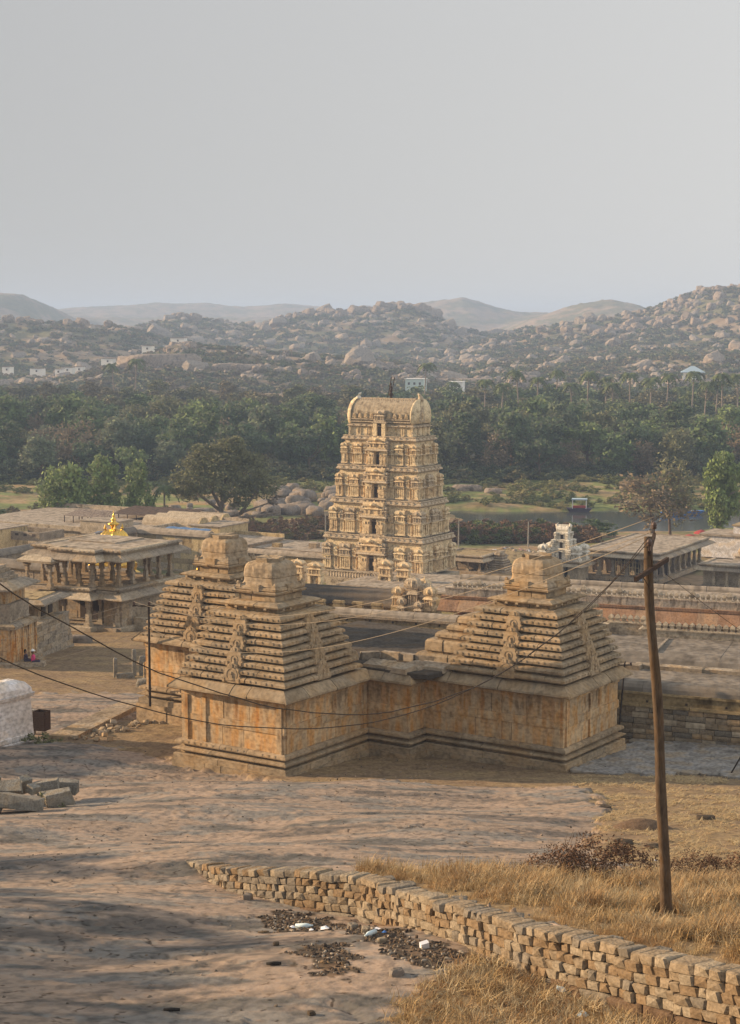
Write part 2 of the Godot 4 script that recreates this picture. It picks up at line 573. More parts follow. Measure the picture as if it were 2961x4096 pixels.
const RIDGES := [
	{"d": 1150.0, "front": 230.0, "back": 300.0, "p": [Vector2(-334, 15), Vector2(-214, 11), Vector2(-191, 13), Vector2(-167, 20), Vector2(-146, 27), Vector2(-131, 31), Vector2(-116, 32), Vector2(-89, 30), Vector2(-54, 27), Vector2(-18, 24), Vector2(18, 20), Vector2(48, 13), Vector2(83, 5)]},
	{"d": 1250.0, "front": 300.0, "back": 300.0, "p": [Vector2(26, 2), Vector2(58, 13), Vector2(91, 18), Vector2(139, 21), Vector2(188, 22), Vector2(220, 25), Vector2(265, 26), Vector2(317, 27)]},
	{"d": 1550.0, "front": 330.0, "back": 400.0, "p": [Vector2(-448, 49), Vector2(-348, 46), Vector2(-312, 49), Vector2(-288, 46), Vector2(-256, 46), Vector2(-224, 43), Vector2(-196, 36), Vector2(-160, 21), Vector2(-120, 11)]},
	{"d": 2050.0, "front": 450.0, "back": 500.0, "p": [Vector2(-302, 32), Vector2(-259, 45), Vector2(-222, 53), Vector2(-201, 50), Vector2(-138, 44), Vector2(-106, 49), Vector2(-74, 56), Vector2(-32, 58), Vector2(5, 60), Vector2(21, 62), Vector2(58, 60), Vector2(77, 54), Vector2(101, 41), Vector2(148, 32), Vector2(228, 21)]},
	{"d": 1800.0, "front": 500.0, "back": 500.0, "p": [Vector2(74, 17), Vector2(126, 31), Vector2(177, 42), Vector2(223, 48), Vector2(269, 53), Vector2(306, 64), Vector2(334, 76), Vector2(352, 81), Vector2(380, 81), Vector2(431, 86), Vector2(501, 80)]},
	{"d": 3000.0, "front": 500.0, "back": 600.0, "p": [Vector2(-943, 95), Vector2(-680, 103), Vector2(-634, 99), Vector2(-603, 97), Vector2(-572, 84), Vector2(-550, 66), Vector2(-519, 47), Vector2(-465, 26)]},
	{"d": 4600.0, "front": 700.0, "back": 900.0, "p": [Vector2(-1092, 63), Vector2(-855, 72), Vector2(-807, 84), Vector2(-759, 89), Vector2(-641, 93), Vector2(-546, 100), Vector2(-451, 98), Vector2(-308, 91), Vector2(-237, 97), Vector2(-142, 92), Vector2(-71, 74), Vector2(-24, 93), Vector2(47, 91), Vector2(166, 86), Vector2(332, 63)]},
	{"d": 3700.0, "front": 500.0, "back": 700.0, "p": [Vector2(0, 59), Vector2(57, 74), Vector2(114, 90), Vector2(157, 98), Vector2(196, 101), Vector2(229, 92), Vector2(267, 80), Vector2(315, 73), Vector2(353, 66), Vector2(420, 45)]},
	{"d": 3000.0, "front": 500.0, "back": 600.0, "p": [Vector2(217, 30), Vector2(286, 57), Vector2(325, 70), Vector2(364, 81), Vector2(402, 87), Vector2(437, 84), Vector2(464, 73), Vector2(511, 57), Vector2(604, 41)]},
]
# the dry-stone wall, in plan, from its low end to where it leaves the picture
const WALL := [Vector2(-6.1, -55.4), Vector2(-4.0, -50.0), Vector2(-2.35, -47.9), Vector2(-0.15, -45.6), Vector2(1.95, -40.6), Vector2(3.6, -37.0), Vector2(5.3, -33.9), Vector2(6.9, -31.2), Vector2(9.2, -27.0), Vector2(12.0, -21.5)]


func rock_y(d: float) -> float:
	return 45.0 - (13.7 + (d - 33.0) * 0.169) if d < 85.0 else 45.0 - (22.5 + (d - 85.0) * 0.068)


func terrace_y(d: float) -> float:
	if d > 56.0:
		return rock_y(d)
	return lerpf(45.0 - (13.9 + (d - 40.0) * 0.2), rock_y(d), smoothstep(46.0, 56.0, d))


func wall_x(z: float) -> float:
	if z <= WALL[0].y:
		return WALL[0].x + (WALL[0].y - z) * -1.5
	for i in WALL.size() - 1:
		if z <= WALL[i + 1].y:
			return lerpf(WALL[i].x, WALL[i + 1].x, (z - WALL[i].y) / (WALL[i + 1].y - WALL[i].y))
	return WALL[-1].x


# big shape of the hilltop, without the small relief of the rock
func hill_y(x: float, z: float) -> float:
	var d := -z
	var y := rock_y(d)
	if d < 85.0:
		var s := (x - wall_x(z)) * 0.85
		var soft := 0.12 if d < 54.0 else 0.12 + (d - 54.0) * 0.5
		y = lerpf(y, terrace_y(d), smoothstep(0.0, soft + 0.3, s - 0.12))
	var beyond := (x - 20.2) * 0.485 - (z + 93.0) * 0.875
	var low := smoothstep(1.0, 4.0, beyond) * smoothstep(-13.0, -7.0, x)
	y = lerpf(y, 12.0, low)
	return lerpf(y, 4.0, smoothstep(164.0, 182.0, d))


func relief(x: float, z: float) -> float:
	var big := nzs.get_noise_2d(x * 0.06, z * 0.08) * 0.4 + nzs.get_noise_2d(x * 0.2 + 50.0, z * 0.3) * 0.022 + nz.get_noise_2d(x * 0.8, z * 1.2) * 0.01
	var t := (nz2.get_noise_2d(x * 0.06 + 9.0, z * 0.15) + 0.16 * nz.get_noise_2d(x * 0.5, z * 1.1)) * 2.2
	var f := t - floorf(t)
	var step := (floorf(t) + smoothstep(0.0, 0.06, f)) * 0.05
	var crack := maxf(0.0, nzr.get_noise_2d(x * 0.09 + 31.0, z * 0.26) - 0.72) * -0.35
	return big + step + crack


const DIRT_RIGHT := [Vector2(-2.5, -78.7), Vector2(0, -81.0), Vector2(3.1, -78.9), Vector2(9.7, -76.8), Vector2(9.6, -69.2), Vector2(8.0, -60.3), Vector2(7.3, -54.9), Vector2(7.9, -51.5), Vector2(4.0, -51.5), Vector2(0.4, -50.4), Vector2(-0.5, -47.6), Vector2(2.2, -40.2), Vector2(7.2, -30.8), Vector2(13, -20), Vector2(60, -20), Vector2(60, -130), Vector2(-8, -130), Vector2(-11, -90.5), Vector2(-9.8, -88.2), Vector2(-6.9, -86.3), Vector2(-4.2, -82.6)]
const DIRT_LEFT := [Vector2(-17.6, -94.6), Vector2(-14.4, -103.5), Vector2(-14, -107), Vector2(-9, -104), Vector2(-9.5, -88.2), Vector2(-12.6, -91.3), Vector2(-15.9, -93.4)]
const PLAZA := [Vector2(-60, -114), Vector2(-22.6, -112.4), Vector2(-17.8, -113.0), Vector2(-12, -113.5), Vector2(-6, -108), Vector2(0, -190), Vector2(-90, -190)]
const ASH := [Vector2(-3.05, -45.5), Vector2(-2.26, -46.9), Vector2(-0.6, -44.8), Vector2(1.0, -41.2), Vector2(2.6, -38.0), Vector2(1.4, -37.4), Vector2(0.52, -38.8), Vector2(-0.22, -41.3), Vector2(-1.15, -42.8), Vector2(-2.5, -42.8)]
const ASH_B := [Vector2(-1.93, -39.9), Vector2(-1.1, -40.5), Vector2(-0.31, -38.9), Vector2(-0.6, -37.1), Vector2(-1.32, -37.8)]
const LOW_GRASS := [Vector2(0.3, -30.0), Vector2(0.6, -34.8), Vector2(1.6, -37.6), Vector2(2.9, -38.2), Vector2(4.6, -34.9), Vector2(7.6, -29.4), Vector2(9, -26)]


# signed: inside a polygon whose edge is frayed by noise
func inside(poly: PackedVector2Array, x: float, z: float, fray: float) -> bool:
	return Geometry2D.is_point_in_polygon(Vector2(x + nz.get_noise_2d(x * 0.9, z * 0.9 + 70.0) * fray, z + nz.get_noise_2d(x * 0.9 + 40.0, z * 0.9) * fray), poly)


func grid_mesh(pos: PackedVector3Array, col: PackedColorArray, cols: int, rows: int, keep := PackedByteArray(), want := 0) -> ArrayMesh:
	var nor := PackedVector3Array()
	nor.resize(pos.size())
	var idx := PackedInt32Array()
	idx.resize((cols - 1) * (rows - 1) * 6)
	var w := 0
	for r in rows:
		for c in cols:
			var i := r * cols + c
			var a := pos[i + 1 if c < cols - 1 else i] - pos[i - 1 if c > 0 else i]
			var b := pos[i + cols if r < rows - 1 else i] - pos[i - cols if r > 0 else i]
			nor[i] = a.cross(b).normalized()
			if r < rows - 1 and c < cols - 1 and (keep.is_empty() or keep[i] == want):
				idx[w] = i; idx[w + 1] = i + cols; idx[w + 2] = i + 1
				idx[w + 3] = i + 1; idx[w + 4] = i + cols; idx[w + 5] = i + cols + 1
				w += 6
	idx.resize(w)
	var arr := []
	arr.resize(Mesh.ARRAY_MAX)
	arr[Mesh.ARRAY_VERTEX] = pos
	arr[Mesh.ARRAY_NORMAL] = nor
	arr[Mesh.ARRAY_COLOR] = col
	arr[Mesh.ARRAY_INDEX] = idx
	var m := ArrayMesh.new()
	m.add_surface_from_arrays(Mesh.PRIMITIVE_TRIANGLES, arr)
	return m


func build_ground() -> void:
	var cols := 380
	var rows := 640
	var pos := PackedVector3Array()
	var col := PackedColorArray()
	pos.resize(cols * rows)
	col.resize(cols * rows)
	var keep := PackedByteArray()
	keep.resize(cols * rows)
	var polys := []
	for p: Array in [DIRT_RIGHT, DIRT_LEFT, PLAZA, ASH, ASH_B, LOW_GRASS]:
		polys.append(PackedVector2Array(p))
	var pink := Color(0.285, 0.22, 0.17)
	var ash_grey := Color(0.205, 0.19, 0.172)
	var dark := Color(0.105, 0.095, 0.086)
	var dirt := Color(0.225, 0.163, 0.104)
	var straw := Color(0.29, 0.213, 0.12)
	for r in rows:
		var d := 22.0 * pow(190.0 / 22.0, r / float(rows - 1))
		for c in cols:
			var x := (c / float(cols - 1) - 0.5) * 0.72 * d
			var z := -d
			var y := hill_y(x, z)
			var i := r * cols + c
			var k := Color.WHITE
			var n1 := nz.get_noise_2d(x * 0.13 + 5.0, z * 0.34)
			var n2 := nz.get_noise_2d(x * 0.8 + 25.0, z * 1.2)
			var soil := false
			if inside(polys[0], x, z, 0.9) or (d > 84.0 and inside(polys[1], x, z, 0.9)) or (d > 105.0 and inside(polys[2], x, z, 2.0)):
				soil = true
			if soil:
				k = dirt.lerp(straw, clampf(0.5 + n1 * 1.6 + n2 * 0.9, 0.0, 1.0))
				k = k.lerp(Color(0.165, 0.12, 0.083), clampf(n2 * 1.6 - 0.25, 0.0, 0.8))
				if d < 54.0:
					k = k.lerp(Color(0.33, 0.235, 0.125), 0.5)
				y += n1 * 0.08 + n2 * 0.05
				keep[i] = 1
			else:
				y += relief(x, z) * (1.0 if d < 95.0 else 0.55)
				k = pink.lerp(ash_grey, smoothstep(-0.02, 0.09, n1 + n2 * 0.34 + nz.get_noise_2d(x * 3.1, z * 3.7) * 0.12))
				k = k.lerp(dark, clampf((nz2.get_noise_2d(x * 0.11 + 77.0, z * 0.36) + n2 * 0.5 - 0.08) * 3.0, 0.0, 0.8))
				k = k.lerp(Color(0.35, 0.27, 0.207), clampf((nz2.get_noise_2d(x * 0.2 - 33.0, z * 0.6) - 0.12) * 2.8, 0.0, 0.75))
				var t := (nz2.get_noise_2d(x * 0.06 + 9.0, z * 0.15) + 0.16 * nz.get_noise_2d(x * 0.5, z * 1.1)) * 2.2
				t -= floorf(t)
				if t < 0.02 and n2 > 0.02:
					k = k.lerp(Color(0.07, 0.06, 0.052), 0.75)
				if d < 48.0 and d > 36.0 and (inside(polys[3], x, z, 0.7) or inside(polys[4], x, z, 0.8)):
					k = Color(0.075, 0.06, 0.045).lerp(Color(0.17, 0.12, 0.08), clampf(0.3 + n2 * 2.0, 0.0, 1.0))
				elif d < 40.0 and inside(polys[5], x, z, 0.8):
					k = Color(0.24, 0.155, 0.085).lerp(straw, clampf(0.4 + n2, 0.0, 1.0))
			pos[i] = Vector3(x, y, z)
			col[i] = k
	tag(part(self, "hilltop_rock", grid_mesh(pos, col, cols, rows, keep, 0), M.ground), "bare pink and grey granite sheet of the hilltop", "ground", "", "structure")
	tag(part(self, "hilltop_soil", grid_mesh(pos, col, cols, rows, keep, 1), M.soil), "dusty soil and straw around the shrine", "ground", "", "structure")


func plain_y(x: float, z: float) -> float:
	var d := -z
	var y := 4.2 - smoothstep(300.0, 372.0, d) * 2.7 + smoothstep(405.0, 480.0, d) * 2.0 + smoothstep(480.0, 1000.0, d) * 3.0
	var wet := smoothstep(366.0, 374.0, d + nz.get_noise_1d(x * 0.02) * 6.0) * (1.0 - smoothstep(404.0, 412.0, d + nz.get_noise_1d(x * 0.015 + 40.0) * 12.0)) * smoothstep(10.0, 30.0, x + 3.0 * nz.get_noise_1d(d * 0.05))
	y -= wet * 2.4
	return y + nz.get_noise_2d(x * 0.02, z * 0.02) * 0.8


func ridge_y(r: Dictionary, x: float) -> float:
	var p: Array = r.p
	if x <= p[0].x:
		return p[0].y
	for i in p.size() - 1:
		if x <= p[i + 1].x:
			var t: float = (x - float(p[i].x)) / (p[i + 1].x - p[i].x)
			return lerpf(p[i].y, p[i + 1].y, smoothstep(0.0, 1.0, t) * 0.5 + t * 0.5)
	return p[-1].y


func far_y(x: float, z: float) -> float:
	var d := -z
	var y := plain_y(x, z)
	for r: Dictionary in RIDGES:
		var s := 0.0
		if d < r.d:
			s = smoothstep(r.d - r.front, r.d, d)
			s = lerpf(s, sqrt(s), 0.35)
		else:
			s = 1.0 - smoothstep(r.d, r.d + r.back, d) * 0.7
		if s > 0.0:
			var rough := (nz.get_noise_2d(x * 0.009, z * 0.009) * 9.0 + nzr.get_noise_2d(x * 0.02, z * 0.02) * 5.0 - 3.0) * (0.55 if r.d > 1400.0 else 0.3)
			var h := ridge_y(r, x) - 3.0
			y = maxf(y, lerpf(y, h, s) + rough * s * minf(1.0, h / 40.0))
	return y


func build_hills() -> void:
	# the flat land along the river
	var cols := 260
	var rows := 300
	var pos := PackedVector3Array()
	var col := PackedColorArray()
	pos.resize(cols * rows)
	col.resize(cols * rows)
	for r in rows:
		var d := 130.0 * pow(930.0 / 130.0, r / float(rows - 1))
		for c in cols:
			var x := (c / float(cols - 1) - 0.5) * 0.95 * d
			var y := plain_y(x, -d)
			if d < 190.0:
				y = minf(y, 3.4)
			var n1 := nz.get_noise_2d(x * 0.03, -d * 0.045)
			var n2 := nz.get_noise_2d(x * 0.15, -d * 0.2)
			var k := Color(0.3, 0.215, 0.13).lerp(Color(0.2, 0.2, 0.085), smoothstep(-0.05, 0.25, n1 + n2 * 0.4))
			if d > 405.0 and d < 470.0:
				k = Color(0.34, 0.25, 0.14).lerp(Color(0.2, 0.23, 0.085), smoothstep(-0.05, 0.2, n1 + n2 * 0.5 + (0.3 if d < 428.0 or d > 448.0 else -0.02)))
			elif d > 470.0:
				k = k.lerp(Color(0.12, 0.115, 0.06), 0.6)
			pos[r * cols + c] = Vector3(x, y, -d)
			col[r * cols + c] = k
	tag(part(self, "river_plain", grid_mesh(pos, col, cols, rows), M.plain), "flat land of dry grass and soil along the river", "ground", "", "structure")

	cols = 330
	rows = 300
	pos.resize(cols * rows)
	col.resize(cols * rows)
	for r in rows:
		var d := 900.0 * pow(5600.0 / 900.0, r / float(rows - 1))
		for c in cols:
			var x := (c / float(cols - 1) - 0.5) * 0.8 * d
			var y := far_y(x, -d)
			var n1 := nz.get_noise_2d(x * 0.006, -d * 0.008)
			var n2 := nz.get_noise_2d(x * 0.03, -d * 0.04)
			var k := Color(0.15, 0.15, 0.08).lerp(Color(0.3, 0.24, 0.175), smoothstep(-0.18, 0.2, n1 + n2 * 0.8))
			pos[r * cols + c] = Vector3(x, y, -d)
			col[r * cols + c] = k
	tag(part(self, "hills", grid_mesh(pos, col, cols, rows), M.hill_ground), "rocky hills covered in scrub behind the river", "hills", "", "structure")

	# the river
	var mb := MB.new()
	for i in 40:
		var x0 := -40.0 + i * 14.0
		mb.raw(Vector3(x0, 0.75, -340), Vector3(x0 + 14.0, 0.75, -340), Vector3(x0 + 14.0, 0.75, -440))
		mb.raw(Vector3(x0, 0.75, -340), Vector3(x0 + 14.0, 0.75, -440), Vector3(x0, 0.75, -440))
	tag(part(self, "river", mb.flat(), M.water), "still dark river water beyond the temple", "river", "", "structure")


# ---------------------------------------------------------------- cut stone courses

# Stones of one course along the edges of a right-angled outline (x, z; seen from above, outside on the right hand of each edge turned by n).
# prof: outer profile from bottom to top as (out, y). Corners are mitred, joints stay open by a few millimetres.
func course(parent: Node, called: String, poly: Array, edges: Array, prof: Array, inner: float, plen: float, mats: Array, jit := 0.012, knob := {}) -> void:
	var n := poly.size()
	for e: int in edges:
		var p0: Vector2 = poly[e]
		var p1: Vector2 = poly[(e + 1) % n]
		var pp: Vector2 = poly[(e - 1 + n) % n]
		var pn: Vector2 = poly[(e + 2) % n]
		var d := (p1 - p0).normalized()
		var ln := (p1 - p0).length()
		var o := Vector2(-d.y, d.x)
		var c0 := -signf(((p0 - pp).normalized()).cross(d))
		var c1 := -signf(d.cross((pn - p1).normalized()))
		var cnt := maxi(1, roundi(ln / plen))
		var cuts := [0.0]
		for k in range(1, cnt):
			cuts.append(ln * (k + rf(-0.28, 0.28)) / cnt)
		cuts.append(ln)
		for k in cnt:
			var push := rf(-jit, jit)
			var lift := rf(-jit, jit) * 0.4
			var a := PackedVector3Array()
			var b := PackedVector3Array()
			for side in 2:
				var q: PackedVector3Array = PackedVector3Array()
				var pr := [Vector2(inner, prof[0].y)] + prof + [Vector2(inner, prof[-1].y)]
				for w: Vector2 in pr:
					var out := w.x + (push if w.x > inner + 0.01 else 0.0)
					var s: float
					if side == 0:
						s = float(cuts[k]) + 0.013 if k > 0 else -out * c0
					else:
						s = float(cuts[k + 1]) - 0.013 if k < cnt - 1 else ln + out * c1
					var f := p0 + d * s + o * out
					q.push_back(Vector3(f.x, w.y + lift, f.y))
				if side == 0:
					a = q
				else:
					b = q
			var mb := MB.new()
			mb.prism(a, b)
			if knob:
				var s := (ceilf(float(cuts[k]) / knob.step) + 0.5) * float(knob.step)
				while s < float(cuts[k + 1]) - 0.1:
					if rng.randf() < 0.93:
						var f := p0 + d * s + o * (float(knob.out) + push)
						var bs := Basis(Vector3(d.x, 0, d.y), Vector3.UP, Vector3(o.x, 0, o.y))
						mb.taper(Vector3(f.x, knob.y + lift, f.y), knob.h, knob.w, knob.t, knob.w * 0.7, knob.t * 0.8, bs)
					s += knob.step
			part(parent, called, mb.flat(), pick(mats))


func rect(cx: float, cz: float, hx: float, hz: float) -> Array:
	return [Vector2(cx - hx, cz + hz), Vector2(cx + hx, cz + hz), Vector2(cx + hx, cz - hz), Vector2(cx - hx, cz - hz)]


func solid(parent: Node, called: String, c: Vector3, s: Vector3, m: Material) -> MeshInstance3D:
	var mb := MB.new()
	mb.box(c, s)
	return part(parent, called, mb.flat(), m)


# ring of a rounded square, wobbled a little so that no edge is machine straight
func sq_ring(cx: float, y: float, cz: float, hx: float, hz: float, sharp: float, wob := 0.015, rib := 0.0) -> PackedVector3Array:
	var ring := PackedVector3Array()
	var k := 40
	for i in k:
		var an := TAU * (i + 0.5) / k
		var m := pow(pow(absf(cos(an)), sharp) + pow(absf(sin(an)), sharp), -1.0 / sharp)
		if rib > 0.0 and (i % 5 == 2):
			m *= 1.0 - rib
		var p := Vector3(cx + cos(an) * m * hx, y, cz + sin(an) * m * hz)
		p += Vector3(nz.get_noise_3d(p.x * 3.0, p.y * 3.0, p.z * 3.0), nz.get_noise_3d(p.z * 2.0, p.y, p.x * 2.0) * 0.5, nz.get_noise_3d(p.y * 3.0, p.z * 3.0, p.x * 3.0)) * wob * 3.0
		ring.push_back(p)
	return ring


# carved plaque on a tower side: stepped silhouette with a horseshoe arch and a small seated figure; faces +z
func plaque_mesh(w: float, h: float, t: float, ring_only: bool) -> ArrayMesh:
	var sil := [Vector2(-1, 0), Vector2(1, 0), Vector2(1, 0.3), Vector2(0.86, 0.36), Vector2(0.9, 0.46), Vector2(0.74, 0.56), Vector2(0.76, 0.7), Vector2(0.56, 0.78), Vector2(0.5, 0.92), Vector2(0.22, 1.0), Vector2(-0.22, 1.0), Vector2(-0.5, 0.92), Vector2(-0.56, 0.78), Vector2(-0.76, 0.7), Vector2(-0.74, 0.56), Vector2(-0.9, 0.46), Vector2(-0.86, 0.36), Vector2(-1, 0.3)]
	var mb := MB.new()
	var a := PackedVector3Array()
	var b := PackedVector3Array()
	for q: Vector2 in sil:
		a.push_back(Vector3(q.x * w, q.y * h, 0))
		b.push_back(Vector3(q.x * w * 0.95, q.y * h, t))
	var ca := Vector3(0, h * 0.45, t * 0.5)
	for i in sil.size():
		var j := (i + 1) % sil.size()
		mb.raw(a[i], a[j], b[j])
		mb.raw(a[i], b[j], b[i])
		mb.tri(b[i], b[j], Vector3(0, h * 0.45, t), ca)
	# raised arch
	var cy := h * (0.42 if ring_only else 0.36)
	var r := w * (0.6 if ring_only else 0.42)
	var last := []
	for k in 15:
		var an := lerpf(-0.22 * PI, 1.22 * PI, k / 14.0)
		var c := Vector3(cos(an) * r, cy + sin(an) * r, t)
		var ci := Vector3(cos(an) * r * 0.84, cy + sin(an) * r * 0.84, t)
		var now := [ci, c, c + Vector3(0, 0, 0.022), ci + Vector3(0, 0, 0.022)]
		if k > 0:
			mb.hexa(last + now)
		last = now
	mb.taper(Vector3(0, cy - r * 0.75, t), r * 0.7, r * 0.34, 0.09, r * 0.2, 0.07)
	mb.lathe(Vector3(0, cy - r * 0.05, t + 0.02), [Vector2(0.02, 0), Vector2(r * 0.2, r * 0.16), Vector2(r * 0.17, r * 0.34), Vector2(0.02, r * 0.46)], 7)
	for s: float in [-1.0, 1.0]:
		mb.box(Vector3(s * w * 0.78, h * 0.14, t + 0.02), Vector3(w * 0.22, h * 0.2, 0.08))
		mb.taper(Vector3(s * w * 0.3, h * 0.8, t - 0.02), h * 0.12, w * 0.13, 0.05, w * 0.05, 0.03)
	mb.taper(Vector3(0, h * 0.8, t), h * 0.17, w * 0.15, 0.07, w * 0.06, 0.05)
	return mb.flat()


func shrine_tower(parent: Node, at: Vector3, hx: float, hz: float, lean: float) -> void:
	var t := group_node(parent, "tower", at)
	var stones := [M.shrine_stone_0, M.shrine_stone_1, M.shrine_stone_2, M.shrine_stone_3]
	var y := 4.3
	var prof_h := 0.405
	var core := MB.new()
	for k in 9:
		var f := k / 8.0
		var s := lerpf(1.0, 0.7, f)
		var wx := hx * s
		var wz := hz * s
		var ins := 0.0
		core.taper(Vector3(0, y - 0.02, 0), prof_h + 0.05, wx - 0.42, wz - 0.42, wx - 0.44, wz - 0.44)
		course(t, "tier_stone", rect(0, 0, wx, wz), [0, 1, 2, 3], [Vector2(-0.38, y), Vector2(-0.36, y + 0.1), Vector2(-0.05, y + 0.125), Vector2(0.0, y + 0.14), Vector2(0.0, y + 0.26), Vector2(-0.08, y + 0.33), Vector2(-0.25, y + 0.382)], -0.6, 1.5, stones, 0.022, {"step": 0.345, "out": -0.01, "y": y + 0.2, "h": 0.1, "w": 0.055, "t": 0.045})
		y += 0.383
	part(t, "core", core.flat(), M.shrine_stone_3)
	# carved plaques, four to a side, each over two tiers
	for side in 4:
		for k in 4:
			var f := (k * 2 + 0.5) / 8.0
			var s := lerpf(1.0, 0.7, f)
			var dist: float = (hz if side % 2 == 0 else hx) * s
			var b := Basis(Vector3.UP, side * PI / 2)
			var w := lerpf(0.6, 0.5, k / 3.0)
			var o := part(t, "carved_plaque", plaque_mesh(w, 0.98, 0.32, k == 0), pick([M.shrine_stone_0, M.shrine_stone_2]), Transform3D(b * Basis(Vector3.RIGHT, -0.1), b * Vector3(rf(-0.05, 0.05), 4.33 + k * 0.79, dist - 0.27)))
			o.rotation.y += rf(-0.02, 0.02)
	# neck and eave slab
	course(t, "neck_stone", rect(0, 0, 1.62, 1.62), [0, 1, 2, 3], [Vector2(0, y), Vector2(0, y + 0.28)], -0.3, 0.7, stones, 0.03)
	part(t, "neck_core", box_mesh(Vector3(0, y + 0.14, 0), Vector3(3.0, 0.3, 3.0)), M.shrine_stone_3)
	y += 0.285
	course(t, "eave_slab", rect(0, 0, 1.72, 1.72), [0, 1, 2, 3], [Vector2(0.0, y), Vector2(0.16, y + 0.02), Vector2(0.2, y + 0.1), Vector2(0.1, y + 0.17), Vector2(-0.15, y + 0.24)], -1.65, 1.8, stones, 0.02, {"step": 0.62, "out": 0.13, "y": y - 0.07, "h": 0.1, "w": 0.09, "t": 0.06})
	y += 0.245
	course(t, "neck_stone", rect(0, 0, 1.14, 1.14), [0, 1, 2, 3], [Vector2(0, y), Vector2(0, y + 0.3)], -1.05, 0.7, stones, 0.03)
	y += 0.305
	# the cap: cornice that flares to upturned corners, drum, ribbed square dome, broken lotus
	course(t, "cap_cornice", rect(0, 0, 1.12, 1.12), [0, 1, 2, 3], [Vector2(0.0, y), Vector2(0.19, y + 0.05), Vector2(0.24, y + 0.15), Vector2(0.12, y + 0.19), Vector2(0.17, y + 0.25), Vector2(0.14, y + 0.38), Vector2(0.0, y + 0.45)], -1.05, 1.3, [M.shrine_cap, M.shrine_stone_2], 0.025)
	for sx: float in [-1.0, 1.0]:
		for sz: float in [-1.0, 1.0]:
			var mb := MB.new()
			mb.taper(Vector3(0, 0, 0), 0.2, 0.17, 0.17, 0.09, 0.09)
			mb.taper(Vector3(sx * 0.05, 0.19, sz * 0.05), 0.13, 0.09, 0.09, 0.03, 0.03)
			part(t, "corner_leaf", mb.flat(), M.shrine_cap, Transform3D(Basis(), Vector3(sx * 1.14, y + 0.34, sz * 1.14)))
	for side in 4:
		var b := Basis(Vector3.UP, side * PI / 2)
		part(t, "cap_block", box_mesh(Vector3(rf(-0.1, 0.1), 0.15, 0), Vector3(rf(0.5, 0.75), 0.34, 0.4)), M.shrine_stone_2, Transform3D(b, b * Vector3(0, y + 0.2, 1.12)))
	y += 0.44
	var rings := []
	for q: Vector2 in [Vector2(1.17, 0.0), Vector2(1.1, 0.1), Vector2(1.06, 0.2), Vector2(1.04, 0.42)]:
		rings.append(sq_ring(0, y + q.y, 0, q.x, q.x, 9.0, 0.012))
	var dr := MB.new()
	dr.loft(rings)
	part(t, "cap_drum", dr.flat(), M.shrine_cap)
	y += 0.42
	rings = []
	for q: Vector2 in [Vector2(1.03, 0.0), Vector2(1.08, 0.03), Vector2(1.08, 0.2), Vector2(1.05, 0.45), Vector2(0.99, 0.62), Vector2(0.87, 0.74), Vector2(0.64, 0.8)]:
		rings.append(sq_ring(0, y + q.y, 0, q.x, q.x, 8.0, 0.014, 0.02))
	dr = MB.new()
	dr.loft(rings)
	part(t, "cap_dome", dr.flat(), M.shrine_cap)
	y += 0.77
	for k in 7:
		var an := TAU * k / 7.0 + lean
		var mb := MB.new()
		var r := rf(0.6, 0.78)
		mb.hexa([Vector3(0.1, 0, -0.05), Vector3(r, 0, -0.36), Vector3(r * 0.96, 0, 0.36), Vector3(0.1, 0, 0.05), Vector3(0.1, 0.17, -0.05), Vector3(r * 1.06, rf(0.14, 0.26), -0.34), Vector3(r * 1.04, rf(0.14, 0.26), 0.34), Vector3(0.1, 0.17, 0.05)])
		part(t, "lotus_petal", mb.flat(), M.shrine_cap, Transform3D(Basis(Vector3.UP, an), Vector3(0, y, 0)))


func box_mesh(c: Vector3, s: Vector3) -> ArrayMesh:
	var mb := MB.new()
	mb.box(c, s)
	return mb.flat()


